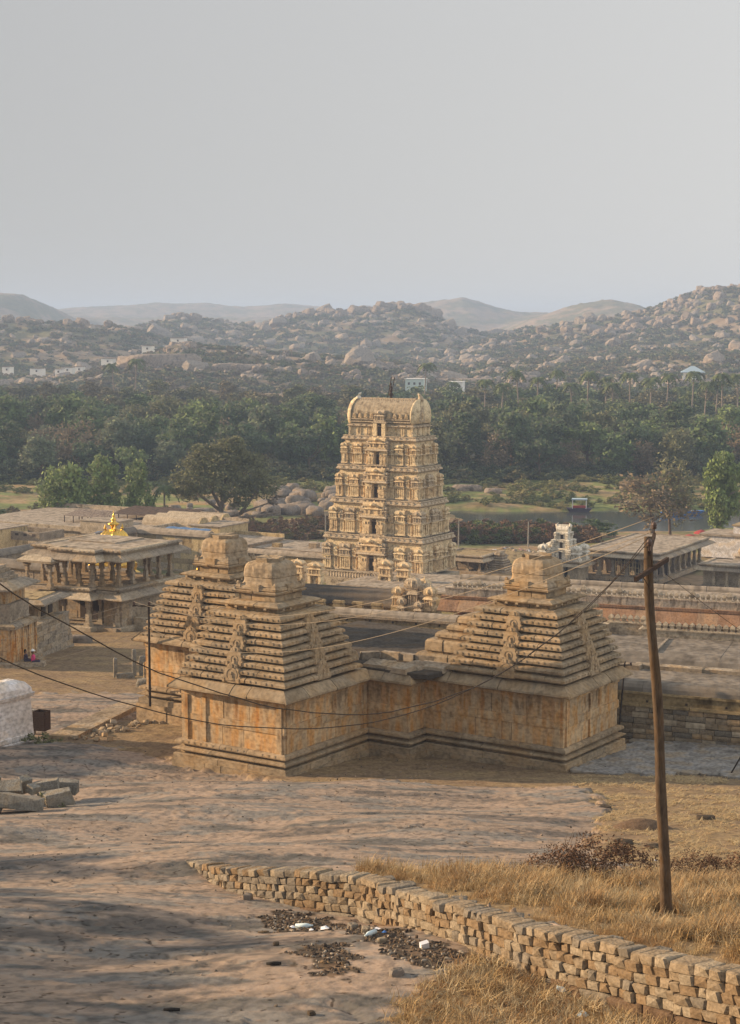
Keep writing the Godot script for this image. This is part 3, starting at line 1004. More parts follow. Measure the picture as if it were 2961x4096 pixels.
func build_triple_shrine() -> void:
	var o := thing("triple_shrine", "tan granite shrine with three stepped pyramid towers on bare hilltop", "temple", Vector3(-4.29, 22.5, -84.94), 34.0)
	var body := group_node(o, "body")
	var plan := [Vector2(-17.0, -15.2), Vector2(-17.0, -9.0), Vector2(-9.2, -9.0), Vector2(-9.2, -7.4), Vector2(-6.6, -7.4), Vector2(-6.6, 0), Vector2(0, 0), Vector2(0, -7.4), Vector2(2.6, -7.4), Vector2(2.6, -9.0), Vector2(10.9, -9.0), Vector2(10.9, -15.2)]
	var vis := [0, 1, 2, 3, 4, 5, 6, 7, 8, 9, 10]
	var st := [M.shrine_stone_0, M.shrine_stone_1, M.shrine_stone_2, M.shrine_stone_3]
	var wl := [M.shrine_wall_0, M.shrine_wall_1, M.shrine_wall_2, M.shrine_wall_3]
	# footing, plinth mouldings, wall courses, eave
	course(body, "footing_stone", plan, vis, [Vector2(0.4, -1.3), Vector2(0.4, 0.0)], -0.3, 1.6, st, 0.02)
	course(body, "plinth_stone", plan, vis, [Vector2(0.34, 0.0), Vector2(0.34, 0.3), Vector2(0.26, 0.34)], -0.3, 1.9, st, 0.02)
	course(body, "plinth_moulding", plan, vis, [Vector2(0.06, 0.34), Vector2(0.04, 0.43), Vector2(0.36, 0.52), Vector2(0.37, 0.58), Vector2(0.06, 0.69), Vector2(-0.02, 0.76)], -0.3, 2.3, st, 0.018)
	course(body, "plinth_band", plan, vis, [Vector2(-0.02, 0.76), Vector2(0.28, 0.83), Vector2(0.3, 0.9), Vector2(0.26, 1.0), Vector2(0.1, 1.06)], -0.3, 2.0, st, 0.02, {"step": 0.4, "out": 0.25, "y": 0.89, "h": 0.11, "w": 0.065, "t": 0.06})
	course(body, "wall_stone", plan, vis, [Vector2(0, 1.06), Vector2(0, 2.03)], -0.4, 2.6, wl, 0.014)
	course(body, "wall_band", plan, vis, [Vector2(0.05, 2.03), Vector2(0.05, 2.45)], -0.4, 3.0, wl, 0.014)
	course(body, "wall_stone", plan, vis, [Vector2(0, 2.45), Vector2(0, 3.42)], -0.4, 2.1, wl, 0.014)
	course(body, "architrave", plan, vis, [Vector2(0.06, 3.42), Vector2(0.08, 3.7), Vector2(0.12, 3.76)], -0.4, 2.4, wl, 0.014)
	course(body, "eave", plan, vis, [Vector2(0.1, 3.74), Vector2(0.5, 3.72), Vector2(0.58, 3.77), Vector2(0.56, 3.87), Vector2(0.4, 4.02), Vector2(0.2, 4.2), Vector2(0.05, 4.27)], -0.4, 1.7, st, 0.045)
	# pilaster strips on the walls
	for q: Array in [[-6.3, 0.0, 0], [-5.1, 0.0, 0], [-0.25, 0.0, 0], [0.0, -0.3, 1], [0.0, -7.1, 1], [7.2, -9.0, 0], [10.6, -9.0, 0], [10.9, -9.4, 1], [10.9, -12.0, 1]]:
		if q[2] == 0:
			solid(body, "pilaster", Vector3(q[0], 2.24, q[1] + 0.02), Vector3(0.3, 2.36, 0.13), pick(wl))
		else:
			solid(body, "pilaster", Vector3(q[0] + 0.02, 2.24, q[1]), Vector3(0.13, 2.36, 0.3), pick(wl))
	# masonry inside and the flat roof of the hall
	var mb := MB.new()
	mb.box(Vector3(-3.3, 1.4, -3.6), Vector3(5.9, 5.4, 6.5))
	mb.box(Vector3(-3.05, 1.4, -12.0), Vector3(27.1, 5.4, 5.6))
	mb.box(Vector3(-3.3, 1.4, -8.6), Vector3(11.2, 5.4, 1.9))
	part(body, "core", mb.flat(), M.shrine_stone_3)
	mb = MB.new()
	mb.box(Vector3(-3.3, 4.2, -11.0), Vector3(14.6, 0.24, 7.6))
	mb.box(Vector3(-3.3, 4.1, -17.0), Vector3(11.0, 0.24, 5.0))
	part(o, "hall_roof", mb.flat(), M.dark_roof)
	# loose slabs and edging along the roof
	for q: Array in [[0.5, -7.9, 1.5, 0.1], [2.0, -7.7, 1.3, -0.1], [2.4, -8.6, 1.2, 1.5], [3.2, -9.0, 1.6, 0.05], [-7.4, -8.0, 1.5, 0.0], [-8.6, -8.3, 1.4, 0.1]]:
		var s := MB.new()
		s.taper(Vector3.ZERO, 0.26, q[2] * 0.55, 0.55, q[2] * 0.5, 0.48)
		part(o, "roof_slab", s.flat(), pick([M.grey_stone, M.grey_stone_b]), Transform3D(Basis(Vector3.UP, q[3]) * Basis(Vector3.RIGHT, 0.14), Vector3(q[0], 4.28, q[1])))
	for q: Array in [[-0.1, -9.9, 1.1, 0.05], [0.9, -10.0, 1.0, -0.08], [2.0, -10.1, 1.1, 0.12], [3.0, -10.4, 0.8, -0.5], [3.6, -10.7, 0.5, 0.6], [-1.1, -9.3, 1.0, 0.9]]:
		part(o, "edging_stone", box_mesh(Vector3(0, 0.2, 0), Vector3(q[2], 0.42, 0.4)), pick([M.grey_stone, M.grey_stone_b]), Transform3D(Basis(Vector3.UP, q[3]), Vector3(q[0], 4.3, q[1])))
	shrine_tower(o, Vector3(-3.3, 0, -3.3), 3.45, 3.4, 0.2)
	shrine_tower(o, Vector3(7.65, 0, -12.1), 3.5, 3.4, 0.6)
	shrine_tower(o, Vector3(-13.4, -0.4, -12.1), 3.75, 3.4, 0.9)
	# stepped ante-roof in front of the right tower, and small ones for the other two
	for q: Array in [[3.9, -12.1, 1.0, 0.0], [-9.6, -12.1, -1.0, -0.4]]:
		var ar := group_node(o, "ante_roof", Vector3(q[0], q[3], q[1]))
		var y := 4.25
		for k in 5:
			var hx := 2.5 - k * 0.32
			var hz := 2.1 - k * 0.16
			var h: float = [0.6, 0.75, 0.42, 0.4, 0.5][k]
			course(ar, "roof_step", rect(q[2] * k * 0.22, 0, hx, hz), [0, 1, 2, 3], [Vector2(-0.12, y), Vector2(-0.1, y + 0.1), Vector2(0.02, y + 0.16), Vector2(0.0, y + h - 0.12), Vector2(-0.1, y + h)], -1.3, 1.7, st, 0.03, {"step": 0.4, "out": -0.02, "y": y + h * 0.45, "h": 0.1, "w": 0.06, "t": 0.05} if k == 2 else {})
			y += h
	var f := group_node(o, "ante_roof", Vector3(-3.3, 0, -7.4))
	var y2 := 4.25
	for k in 4:
		course(f, "roof_step", rect(0, 0.3 * k, 1.8 - k * 0.12, 1.4 - k * 0.2), [0, 1, 2, 3], [Vector2(-0.1, y2), Vector2(0.02, y2 + 0.15), Vector2(-0.1, y2 + 0.55)], -0.9, 1.4, st, 0.03)
		y2 += 0.57


# ---------------------------------------------------------------- the gate tower

# a small barrel- or dome-roofed shrine model in relief; base centre at the origin, faces +z
func mini_shrine(w: float, h: float, dep: float, barrel: bool) -> ArrayMesh:
	var mb := MB.new()
	mb.box(Vector3(0, h * 0.06, 0), Vector3(w * 1.1, h * 0.12, dep * 1.15))
	mb.box(Vector3(0, h * 0.27, -0.04), Vector3(w * 0.82, h * 0.34, dep * 0.8))
	for s: float in [-0.42, -0.2, 0.2, 0.42]:
		mb.box(Vector3(s * w, h * 0.27, dep * 0.4), Vector3(w * 0.09, h * 0.34, dep * 0.24))
	mb.taper(Vector3(0, h * 0.43, 0), h * 0.09, w * 0.6, dep * 0.66, w * 0.46, dep * 0.5)
	mb.box(Vector3(0, h * 0.56, 0), Vector3(w * 0.7, h * 0.1, dep * 0.8))
	# rounded roof
	var prof := [Vector2(0.5, 0.6), Vector2(0.56, 0.68), Vector2(0.52, 0.78), Vector2(0.4, 0.86), Vector2(0.16, 0.91)]
	var rings := []
	for q: Vector2 in prof:
		var ring := PackedVector3Array()
		var x := w * (0.52 if barrel else q.x)
		var z := dep * q.x
		for c: Vector2 in [Vector2(-1, -1), Vector2(1, -1), Vector2(1, 1), Vector2(-1, 1)]:
			ring.push_back(Vector3(c.x * x, h * q.y, c.y * z))
		rings.append(ring)
	mb.loft(rings)
	mb.lathe(Vector3(0, h * 0.62, dep * 0.5), [Vector2(0.01, 0), Vector2(w * 0.16, h * 0.06), Vector2(w * 0.18, h * 0.12), Vector2(w * 0.1, h * 0.2), Vector2(0.01, h * 0.24)], 6)
	for k in (3 if barrel else 1):
		var x := (k - 1) * w * 0.33 if barrel else 0.0
		mb.taper(Vector3(x, h * 0.9, 0), h * 0.1, w * 0.06, w * 0.06, w * 0.02, w * 0.02)
	return mb.flat()


# a bay of slender wall shafts
func shaft_bay(w: float, h: float, dep: float, n: int) -> ArrayMesh:
	var mb := MB.new()
	mb.box(Vector3(0, h * 0.05, 0), Vector3(w * 1.06, h * 0.1, dep * 1.3))
	mb.box(Vector3(0, h * 0.5, -dep * 0.25), Vector3(w, h, dep * 0.7))
	for k in n:
		var x := (k / maxf(1.0, n - 1.0) - 0.5) * w * 0.84 if n > 1 else 0.0
		var r := minf(0.11, w * 0.3 / n)
		mb.box(Vector3(x, h * 0.46, dep * 0.2), Vector3(r * 1.6, h * 0.78, r * 1.8))
		mb.taper(Vector3(x, h * 0.84, dep * 0.2), h * 0.06, r * 0.8, r, r * 1.5, r * 1.7)
		mb.box(Vector3(x, h * 0.14, dep * 0.2), Vector3(r * 2.6, h * 0.1, r * 2.6))
	mb.box(Vector3(0, h * 0.94, 0), Vector3(w * 1.12, h * 0.08, dep * 1.35))
	return mb.flat()


# a stucco figure in relief
func figure_mesh(h: float) -> ArrayMesh:
	var mb := MB.new()
	mb.taper(Vector3(-h * 0.06, 0, 0), h * 0.45, h * 0.05, h * 0.06, h * 0.08, h * 0.08)
	mb.taper(Vector3(h * 0.06, 0, 0), h * 0.45, h * 0.05, h * 0.06, h * 0.08, h * 0.08)
	mb.taper(Vector3(0, h * 0.43, 0), h * 0.34, h * 0.12, h * 0.09, h * 0.18, h * 0.1)
	mb.lathe(Vector3(0, h * 0.77, 0), [Vector2(0.01, 0), Vector2(h * 0.08, h * 0.05), Vector2(h * 0.07, h * 0.14), Vector2(h * 0.04, h * 0.23)], 6)
	mb.box(Vector3(h * 0.2, h * 0.6, 0.02), Vector3(h * 0.07, h * 0.28, h * 0.08))
	mb.box(Vector3(-h * 0.2, h * 0.6, 0.02), Vector3(h * 0.07, h * 0.28, h * 0.08))
	return mb.flat()


func cornice_mesh(hx: float, hz: float, y: float, h: float) -> ArrayMesh:
	var mb := MB.new()
	var rings := []
	for q: Vector2 in [Vector2(0.0, 0.0), Vector2(0.1, 0.1), Vector2(0.42, 0.22), Vector2(0.44, 0.36), Vector2(0.2, 0.72), Vector2(0.12, 0.8), Vector2(0.26, 0.86), Vector2(0.24, 1.0)]:
		var ring := PackedVector3Array()
		for c: Vector2 in [Vector2(-1, -1), Vector2(1, -1), Vector2(1, 1), Vector2(-1, 1)]:
			ring.push_back(Vector3(c.x * (hx + q.x), y + q.y * h, c.y * (hz + q.x)))
		rings.append(ring)
	mb.loft(rings)
	# round medallions and dentils along it
	for face in 4:
		var b := Basis(Vector3.UP, face * PI / 2)
		var half := hx if face % 2 == 0 else hz
		var dist := hz if face % 2 == 0 else hx
		var s := -half + 0.5
		while s < half - 0.2:
			mb.box(b * Vector3(s, y + h * 0.05, dist + 0.16), b.x.abs() * 0.14 + b.z.abs() * 0.16 + Vector3(0, h * 0.14, 0))
			s += 0.42
		s = -half + 0.7
		while s < half - 0.4:
			var r := h * rf(0.22, 0.3)
			var a := PackedVector3Array()
			var c := PackedVector3Array()
			for k in 8:
				var an := TAU * k / 8.0
				a.push_back(b * Vector3(s + cos(an) * r, y + h * 0.52 + sin(an) * r, dist + 0.2))
				c.push_back(b * Vector3(s + cos(an) * r * 0.8, y + h * 0.56 + sin(an) * r * 0.8, dist + 0.46))
			mb.loft([a, c])
			s += rf(0.95, 1.35)
	return mb.flat()


func build_gate_tower() -> void:
	var o := thing("gate_tower", "tall cream temple gate tower of five carved storeys with barrel roof", "temple tower", Vector3(3.01, 0, -271.19), 31.0)
	o.scale = Vector3(1.02, 1.0, 0.96)
	# storeys: half depth (z), half width (x), foot, head of each
	var S := [[5.6, 8.9, 6.6, 12.3], [4.75, 8.15, 12.3, 17.85], [4.15, 7.35, 17.85, 23.0], [3.6, 6.65, 23.0, 27.6]]
	var base := group_node(o, "stone_base")
	for k in 3:
		solid(base, "base_course", Vector3(0, 3.2 + k * 1.15, 0), Vector3(19.2 - k * 0.3, 1.15, 12.6 - k * 0.3), [M.pale_stone, M.grey_stone, M.pale_stone][k])
	for i in 4:
		var hz: float = S[i][0]
		var hx: float = S[i][1]
		var y0: float = S[i][2]
		var h: float = S[i][3] - y0
		var st := group_node(o, "storey", Vector3(0, y0, 0))
		var ph := h * 0.36
		var mh := h * 0.37
		solid(st, "wall", Vector3(0, h * 0.5, 0), Vector3((hx - 0.55) * 2, h, (hz - 0.55) * 2), M.tower_plaster)
		solid(st, "wall_foot", Vector3(0, 0.12, 0), Vector3((hx - 0.2) * 2, 0.24, (hz - 0.2) * 2), M.tower_frieze)
		# bays: [centre, width, shafts, kind]; kind 0 single, 1 dome, 2 barrel
		for face in 4:
			var b := Basis(Vector3.UP, face * PI / 2)
			var half := hx if face % 2 == 0 else hz
			var dist := (hz if face % 2 == 0 else hx) - 0.45
			var bays := []
			if face % 2 == 0:
				for s: float in [-1.0, 1.0]:
					bays.append([s * 0.915, 0.16, 4, 1])
					bays.append([s * 0.735, 0.075, 2, 0])
					bays.append([s * 0.545, 0.2, 5, 2])
					bays.append([s * 0.365, 0.075, 2, 0])
			else:
				bays = [[-0.84, 0.28, 4, 1], [-0.45, 0.14, 2, 0], [0.0, 0.4, 5, 2], [0.45, 0.14, 2, 0], [0.84, 0.28, 4, 1]]
			for q: Array in bays:
				var w: float = q[1] * half * 1.02
				part(st, "shaft_bay", shaft_bay(w, ph, 0.5 if q[3] > 0 else 0.3, q[2]), pick([M.tower_plaster, M.tower_plaster, M.tower_plaster_b]), Transform3D(b, b * Vector3(q[0] * half, 0.2, dist + (0.12 if q[3] > 0 else 0.0))))
				part(st, "model_shrine", mini_shrine(w * (1.0 if q[3] > 0 else 0.9), mh * (1.0 if q[3] > 0 else 0.72), 0.75 if q[3] > 0 else 0.45, q[3] == 2), pick([M.tower_plaster, M.tower_plaster_b, M.tower_frieze]), Transform3D(b, b * Vector3(q[0] * half, 0.2 + ph, dist + 0.1)))
			var ledge := MB.new()
			ledge.taper(Vector3.ZERO, 0.14, half * 0.98, 0.5, half * 0.96, 0.36)
			part(st, "ledge", ledge.flat(), M.tower_frieze, Transform3D(b, b * Vector3(0, 0.12 + ph, dist - 0.1)))
			for k in (6 if face % 2 == 0 else 3):
				var s := rf(-0.9, 0.9)
				if absf(s) > 0.3 or face % 2 == 1:
					part(st, "figure", figure_mesh(rf(0.5, 0.9)), pick([M.tower_plaster_b, M.tower_frieze]), Transform3D(b, b * Vector3(s * half, 0.3 + ph, dist + 0.35)))
		# projecting middle bay with the opening
		for s: float in [1.0, -1.0]:
			var b := Basis() if s > 0 else Basis(Vector3.UP, PI)
			var m := group_node(st, "door_bay", b * Vector3(0, 0, hz - 0.5))
			m.basis = b
			var dw := lerpf(0.62, 0.5, i / 3.0)
			var dh := h * 0.42
			var bw := hx * 0.25
			for e: float in [-1.0, 1.0]:
				var x := e * (dw + (bw - dw) * 0.5)
				solid(m, "jamb", Vector3(x, dh * 0.5 + 0.2, 0.35), Vector3(bw - dw, dh, 0.9), M.tower_plaster)
				for k in 2:
					part(m, "figure", figure_mesh(dh * 0.8), M.tower_plaster_b, Transform3D(Basis(), Vector3(e * (dw + 0.3 + k * 0.55), 0.25, 0.86)))
				solid(m, "door_post", Vector3(e * (dw + 0.06), dh * 0.5 + 0.2, 0.84), Vector3(0.14, dh, 0.14), M.tower_frieze)
			solid(m, "lintel", Vector3(0, dh + 0.32, 0.36), Vector3(bw * 2, 0.24, 0.95), M.tower_plaster_b)
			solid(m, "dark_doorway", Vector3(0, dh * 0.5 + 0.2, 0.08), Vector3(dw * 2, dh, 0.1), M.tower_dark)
			solid(m, "threshold", Vector3(0, 0.1, 0.5), Vector3(bw * 2.1, 0.2, 1.2), M.tower_frieze)
			if i == 1 or i == 2:
				for k in 3:
					solid(m, "door_bar", Vector3(0, 0.2 + dh * (0.25 + 0.25 * k), 0.2), Vector3(dw * 2, 0.07, 0.06), M.rusty_iron)
			var ev := MB.new()
			ev.taper(Vector3.ZERO, 0.3, bw * 1.22, 0.85, bw, 0.5)
			part(m, "eave", ev.flat(), M.tower_frieze, Transform3D(Basis(), Vector3(0, dh + 0.44, 0.4)))
			part(m, "model_shrine", mini_shrine(bw * 1.7, h * 0.42, 1.0, true), M.tower_plaster_b, Transform3D(Basis(), Vector3(0, dh + 0.72, 0.4)))
			for e: float in [-1.0, 1.0]:
				part(m, "model_shrine", mini_shrine(bw * 0.45, h * 0.3, 0.7, false), M.tower_frieze, Transform3D(Basis(), Vector3(e * bw * 0.9, dh + 0.72, 0.5)))
		# main cornice under the next storey
		part(st, "cornice", cornice_mesh(hx - 0.5, hz - 0.5, h * 0.83, h * 0.17), M.tower_frieze)
	# neck storey
	var nk := group_node(o, "neck", Vector3(0, 27.6, 0))
	solid(nk, "wall", Vector3(0, 0.85, 0), Vector3(11.0, 1.7, 5.2), M.tower_plaster)
	for face in 4:
		var b := Basis(Vector3.UP, face * PI / 2)
		var half := 5.6 if face % 2 == 0 else 2.7
		var dist := 2.6 if face % 2 == 0 else 5.5
		for k in (8 if face % 2 == 0 else 4):
			var x := (k / (7.0 if face % 2 == 0 else 3.0) - 0.5) * 2.0 * half * 0.96
			if face % 2 == 0 and absf(x) < 1.0:
				continue
			part(nk, "shaft_bay", shaft_bay(0.5, 1.4, 0.3, 2), M.tower_plaster, Transform3D(b, b * Vector3(x, 0, dist)))
		if face % 2 == 0:
			for e: float in [-1.0, 1.0]:
				part(nk, "figure", figure_mesh(0.8), M.tower_frieze, Transform3D(b, b * Vector3(e * half * 0.98, 0.1, dist + 0.2)))
	part(nk, "cornice", cornice_mesh(5.5, 2.6, 1.35, 0.45), M.tower_frieze)
	for s: float in [1.0, -1.0]:
		var b := Basis() if s > 0 else Basis(Vector3.UP, PI)
		var m := group_node(nk, "door_bay", b * Vector3(0, 0, 2.6))
		m.basis = b
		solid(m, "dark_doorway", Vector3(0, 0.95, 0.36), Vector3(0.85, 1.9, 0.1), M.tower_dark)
		for e: float in [-1.0, 1.0]:
			solid(m, "jamb", Vector3(e * 0.75, 1.0, 0.3), Vector3(0.65, 2.0, 0.8), M.tower_plaster)
		solid(m, "lintel", Vector3(0, 2.12, 0.3), Vector3(2.5, 0.26, 0.95), M.tower_frieze)
		part(m, "model_shrine", mini_shrine(1.7, 1.9, 0.9, true), M.tower_frieze, Transform3D(Basis(), Vector3(0, 2.24, 0.25)))
	# barrel roof: horseshoe section along x
	var rf_ := group_node(o, "barrel_roof", Vector3(0, 29.4, 0))
	var sec := [Vector2(2.45, 0.0), Vector2(2.72, 0.5), Vector2(2.82, 1.2), Vector2(2.7, 1.95), Vector2(2.35, 2.65), Vector2(1.75, 3.25), Vector2(0.95, 3.65), Vector2(0.0, 3.8)]
	var mb := MB.new()
	var a := PackedVector3Array()
	for q: Vector2 in sec:
		a.push_back(Vector3(0, q.y, q.x))
	for k in range(sec.size() - 2, -1, -1):
		a.push_back(Vector3(0, sec[k].y, -sec[k].x))
	var rings := []
	for k in 27:
		var ring := PackedVector3Array()
		var x := lerpf(-5.2, 5.2, k / 26.0)
		for q in a:
			ring.push_back(Vector3(x, q.y, q.z) * Vector3(1, 1.0, 1.0 + (0.012 if k % 2 else 0.0)))
		rings.append(ring)
	mb.loft(rings)
	part(rf_, "vault", mb.flat(), M.tower_vault)
	for q: Array in [[0.35, 2.78], [0.75, 2.86]]:
		for s: float in [-1.0, 1.0]:
			solid(rf_, "vault_band", Vector3(0, q[0], s * q[1]), Vector3(10.4, 0.16, 0.22), M.tower_frieze)
	for k in 10:
		part(rf_, "arch_niche", plaque_mesh(0.3, 0.75, 0.2, true), M.tower_plaster_b, Transform3D(Basis(), Vector3(-4.6 + k * 1.02, 0.9, 2.78)))
	for s: float in [-1.0, 1.0]:
		var g := group_node(rf_, "gable", Vector3(s * 5.2, 0, 0))
		var r0 := PackedVector3Array()
		var r1 := PackedVector3Array()
		var r2 := PackedVector3Array()
		var r3 := PackedVector3Array()
		for q in a:
			r0.push_back(Vector3(0, q.y * 1.03, q.z * 1.06))
			r1.push_back(Vector3(s * 0.5, q.y * 1.06, q.z * 1.12))
			r2.push_back(Vector3(s * 0.55, q.y * 0.86 + 0.15, q.z * 0.82))
			r3.push_back(Vector3(s * 0.38, q.y * 0.8 + 0.2, q.z * 0.74))
		var gm := MB.new()
		gm.loft([r0, r1], false)
		for i in a.size() - 1:
			gm.quad(r1[i], r1[i + 1], r2[i + 1], r2[i], Vector3(s * 0.1, 1.8, 0))
		gm.loft([r2, r3])
		part(g, "gable_rim", gm.smooth(), M.tower_plaster)
		part(g, "gable_niche", plaque_mesh(0.95, 2.4, 0.16, true), M.tower_frieze, Transform3D(Basis(Vector3.UP, s * PI / 2), Vector3(s * 0.4, 0.4, 0)))
		part(g, "figure", figure_mesh(1.2), M.tower_plaster_b, Transform3D(Basis(Vector3.UP, s * PI / 2), Vector3(s * 0.62, 0.7, 0)))
		var hm := MB.new()
		hm.tube([Vector3(s * 0.25, 3.6, 0), Vector3(s * 0.3, 4.1, 0), Vector3(s * 0.1, 4.5, 0), Vector3(s * -0.2, 4.75, 0)], [0.5, 0.4, 0.26, 0.05], 7)
		part(g, "horn", hm.smooth(), M.white_tower if s < 0 else M.tower_frieze)
	solid(rf_, "ridge", Vector3(0, 3.86, 0), Vector3(9.6, 0.22, 0.8), M.tower_frieze)
	for k in 24:
		var km := MB.new()
		km.lathe(Vector3.ZERO, [Vector2(0.1, 0), Vector2(0.15, 0.1), Vector2(0.12, 0.22), Vector2(0.02, 0.32)], 6)
		part(rf_, "ridge_knob", km.flat(), M.tower_frieze, Transform3D(Basis(), Vector3(-4.5 + k * 0.39, 3.5, 0.95)))
	# dark metal finial with a ladder frame beside it
	var fn := MB.new()
	fn.lathe(Vector3.ZERO, [Vector2(0.3, 0), Vector2(0.16, 0.3), Vector2(0.36, 0.55), Vector2(0.3, 0.8), Vector2(0.12, 0.95), Vector2(0.25, 1.2), Vector2(0.1, 1.45), Vector2(0.2, 1.7), Vector2(0.06, 1.95), Vector2(0.14, 2.2), Vector2(0.03, 2.5)], 8)
	part(rf_, "finial", fn.smooth(), M.rusty_iron, Transform3D(Basis(), Vector3(0.3, 3.9, 0)))
	var ld := group_node(rf_, "ladder", Vector3(-0.3, 3.9, 0))
	for x: float in [0.0, 0.55]:
		var t := MB.new()
		t.tube([Vector3(x, 0, 0.1), Vector3(x + 0.7, 3.3, 0)], [0.06, 0.06], 5)
		part(ld, "rail", t.flat(), M.rusty_iron)
	for k in 6:
		solid(ld, "rung", Vector3(0.275 + 0.7 * (0.3 + k * 0.14), 3.3 * (0.3 + k * 0.14), 0.06), Vector3(0.55, 0.05, 0.05), M.rusty_iron)


# ---------------------------------------------------------------- pillared pavilion

func column_mesh(h: float, w: float) -> ArrayMesh:
	var mb := MB.new()
	mb.box(Vector3(0, h * 0.06, 0), Vector3(w * 1.5, h * 0.12, w * 1.5))
	mb.taper(Vector3(0, h * 0.12, 0), h * 0.3, w * 0.5, w * 0.5, w * 0.48, w * 0.48)
	mb.lathe(Vector3(0, h * 0.42, 0), [Vector2(w * 0.46, 0), Vector2(w * 0.46, h * 0.2)], 8)
	mb.box(Vector3(0, h * 0.7, 0), Vector3(w, h * 0.18, w))
	mb.taper(Vector3(0, h * 0.79, 0), h * 0.05, w * 0.4, w * 0.4, w * 0.7, w * 0.7)
	mb.box(Vector3(0, h * 0.865, 0), Vector3(w * 1.6, h * 0.05, w * 1.6))
	mb.taper(Vector3(0, h * 0.89, 0), h * 0.06, w * 0.6, w * 0.5, w * 1.5, w * 0.5)
	mb.taper(Vector3(0, h * 0.892, 0), h * 0.06, w * 0.5, w * 0.6, w * 0.5, w * 1.5)
	mb.box(Vector3(0, h * 0.975, 0), Vector3(w * 2.6, h * 0.05, w * 1.1))
	return mb.flat()


# a roof of stone slabs over an outline: beam, sloping eave stones, slab edge with a beaded moulding
func slab_roof(parent: Node, plan: Array, edges: Array, y: float, eave: float, mats: Array) -> void:
	course(parent, "beam", plan, edges, [Vector2(-0.1, y - 0.3), Vector2(-0.1, y)], -0.5, 2.6, mats, 0.01)
	course(parent, "eave_stone", plan, edges, [Vector2(0.0, y - 0.02), Vector2(eave * 0.6, y - 0.2), Vector2(eave, y - 0.42), Vector2(eave, y - 0.33), Vector2(eave * 0.6, y - 0.08), Vector2(0.1, y + 0.12)], -0.4, 2.2, mats, 0.02)
	course(parent, "roof_moulding", plan, edges, [Vector2(0.02, y + 0.1), Vector2(0.12, y + 0.3), Vector2(0.3, y + 0.36), Vector2(0.3, y + 0.5), Vector2(0.1, y + 0.56)], -0.4, 2.4, mats, 0.02, {"step": 0.5, "out": 0.28, "y": y + 0.38, "h": 0.12, "w": 0.09, "t": 0.07})


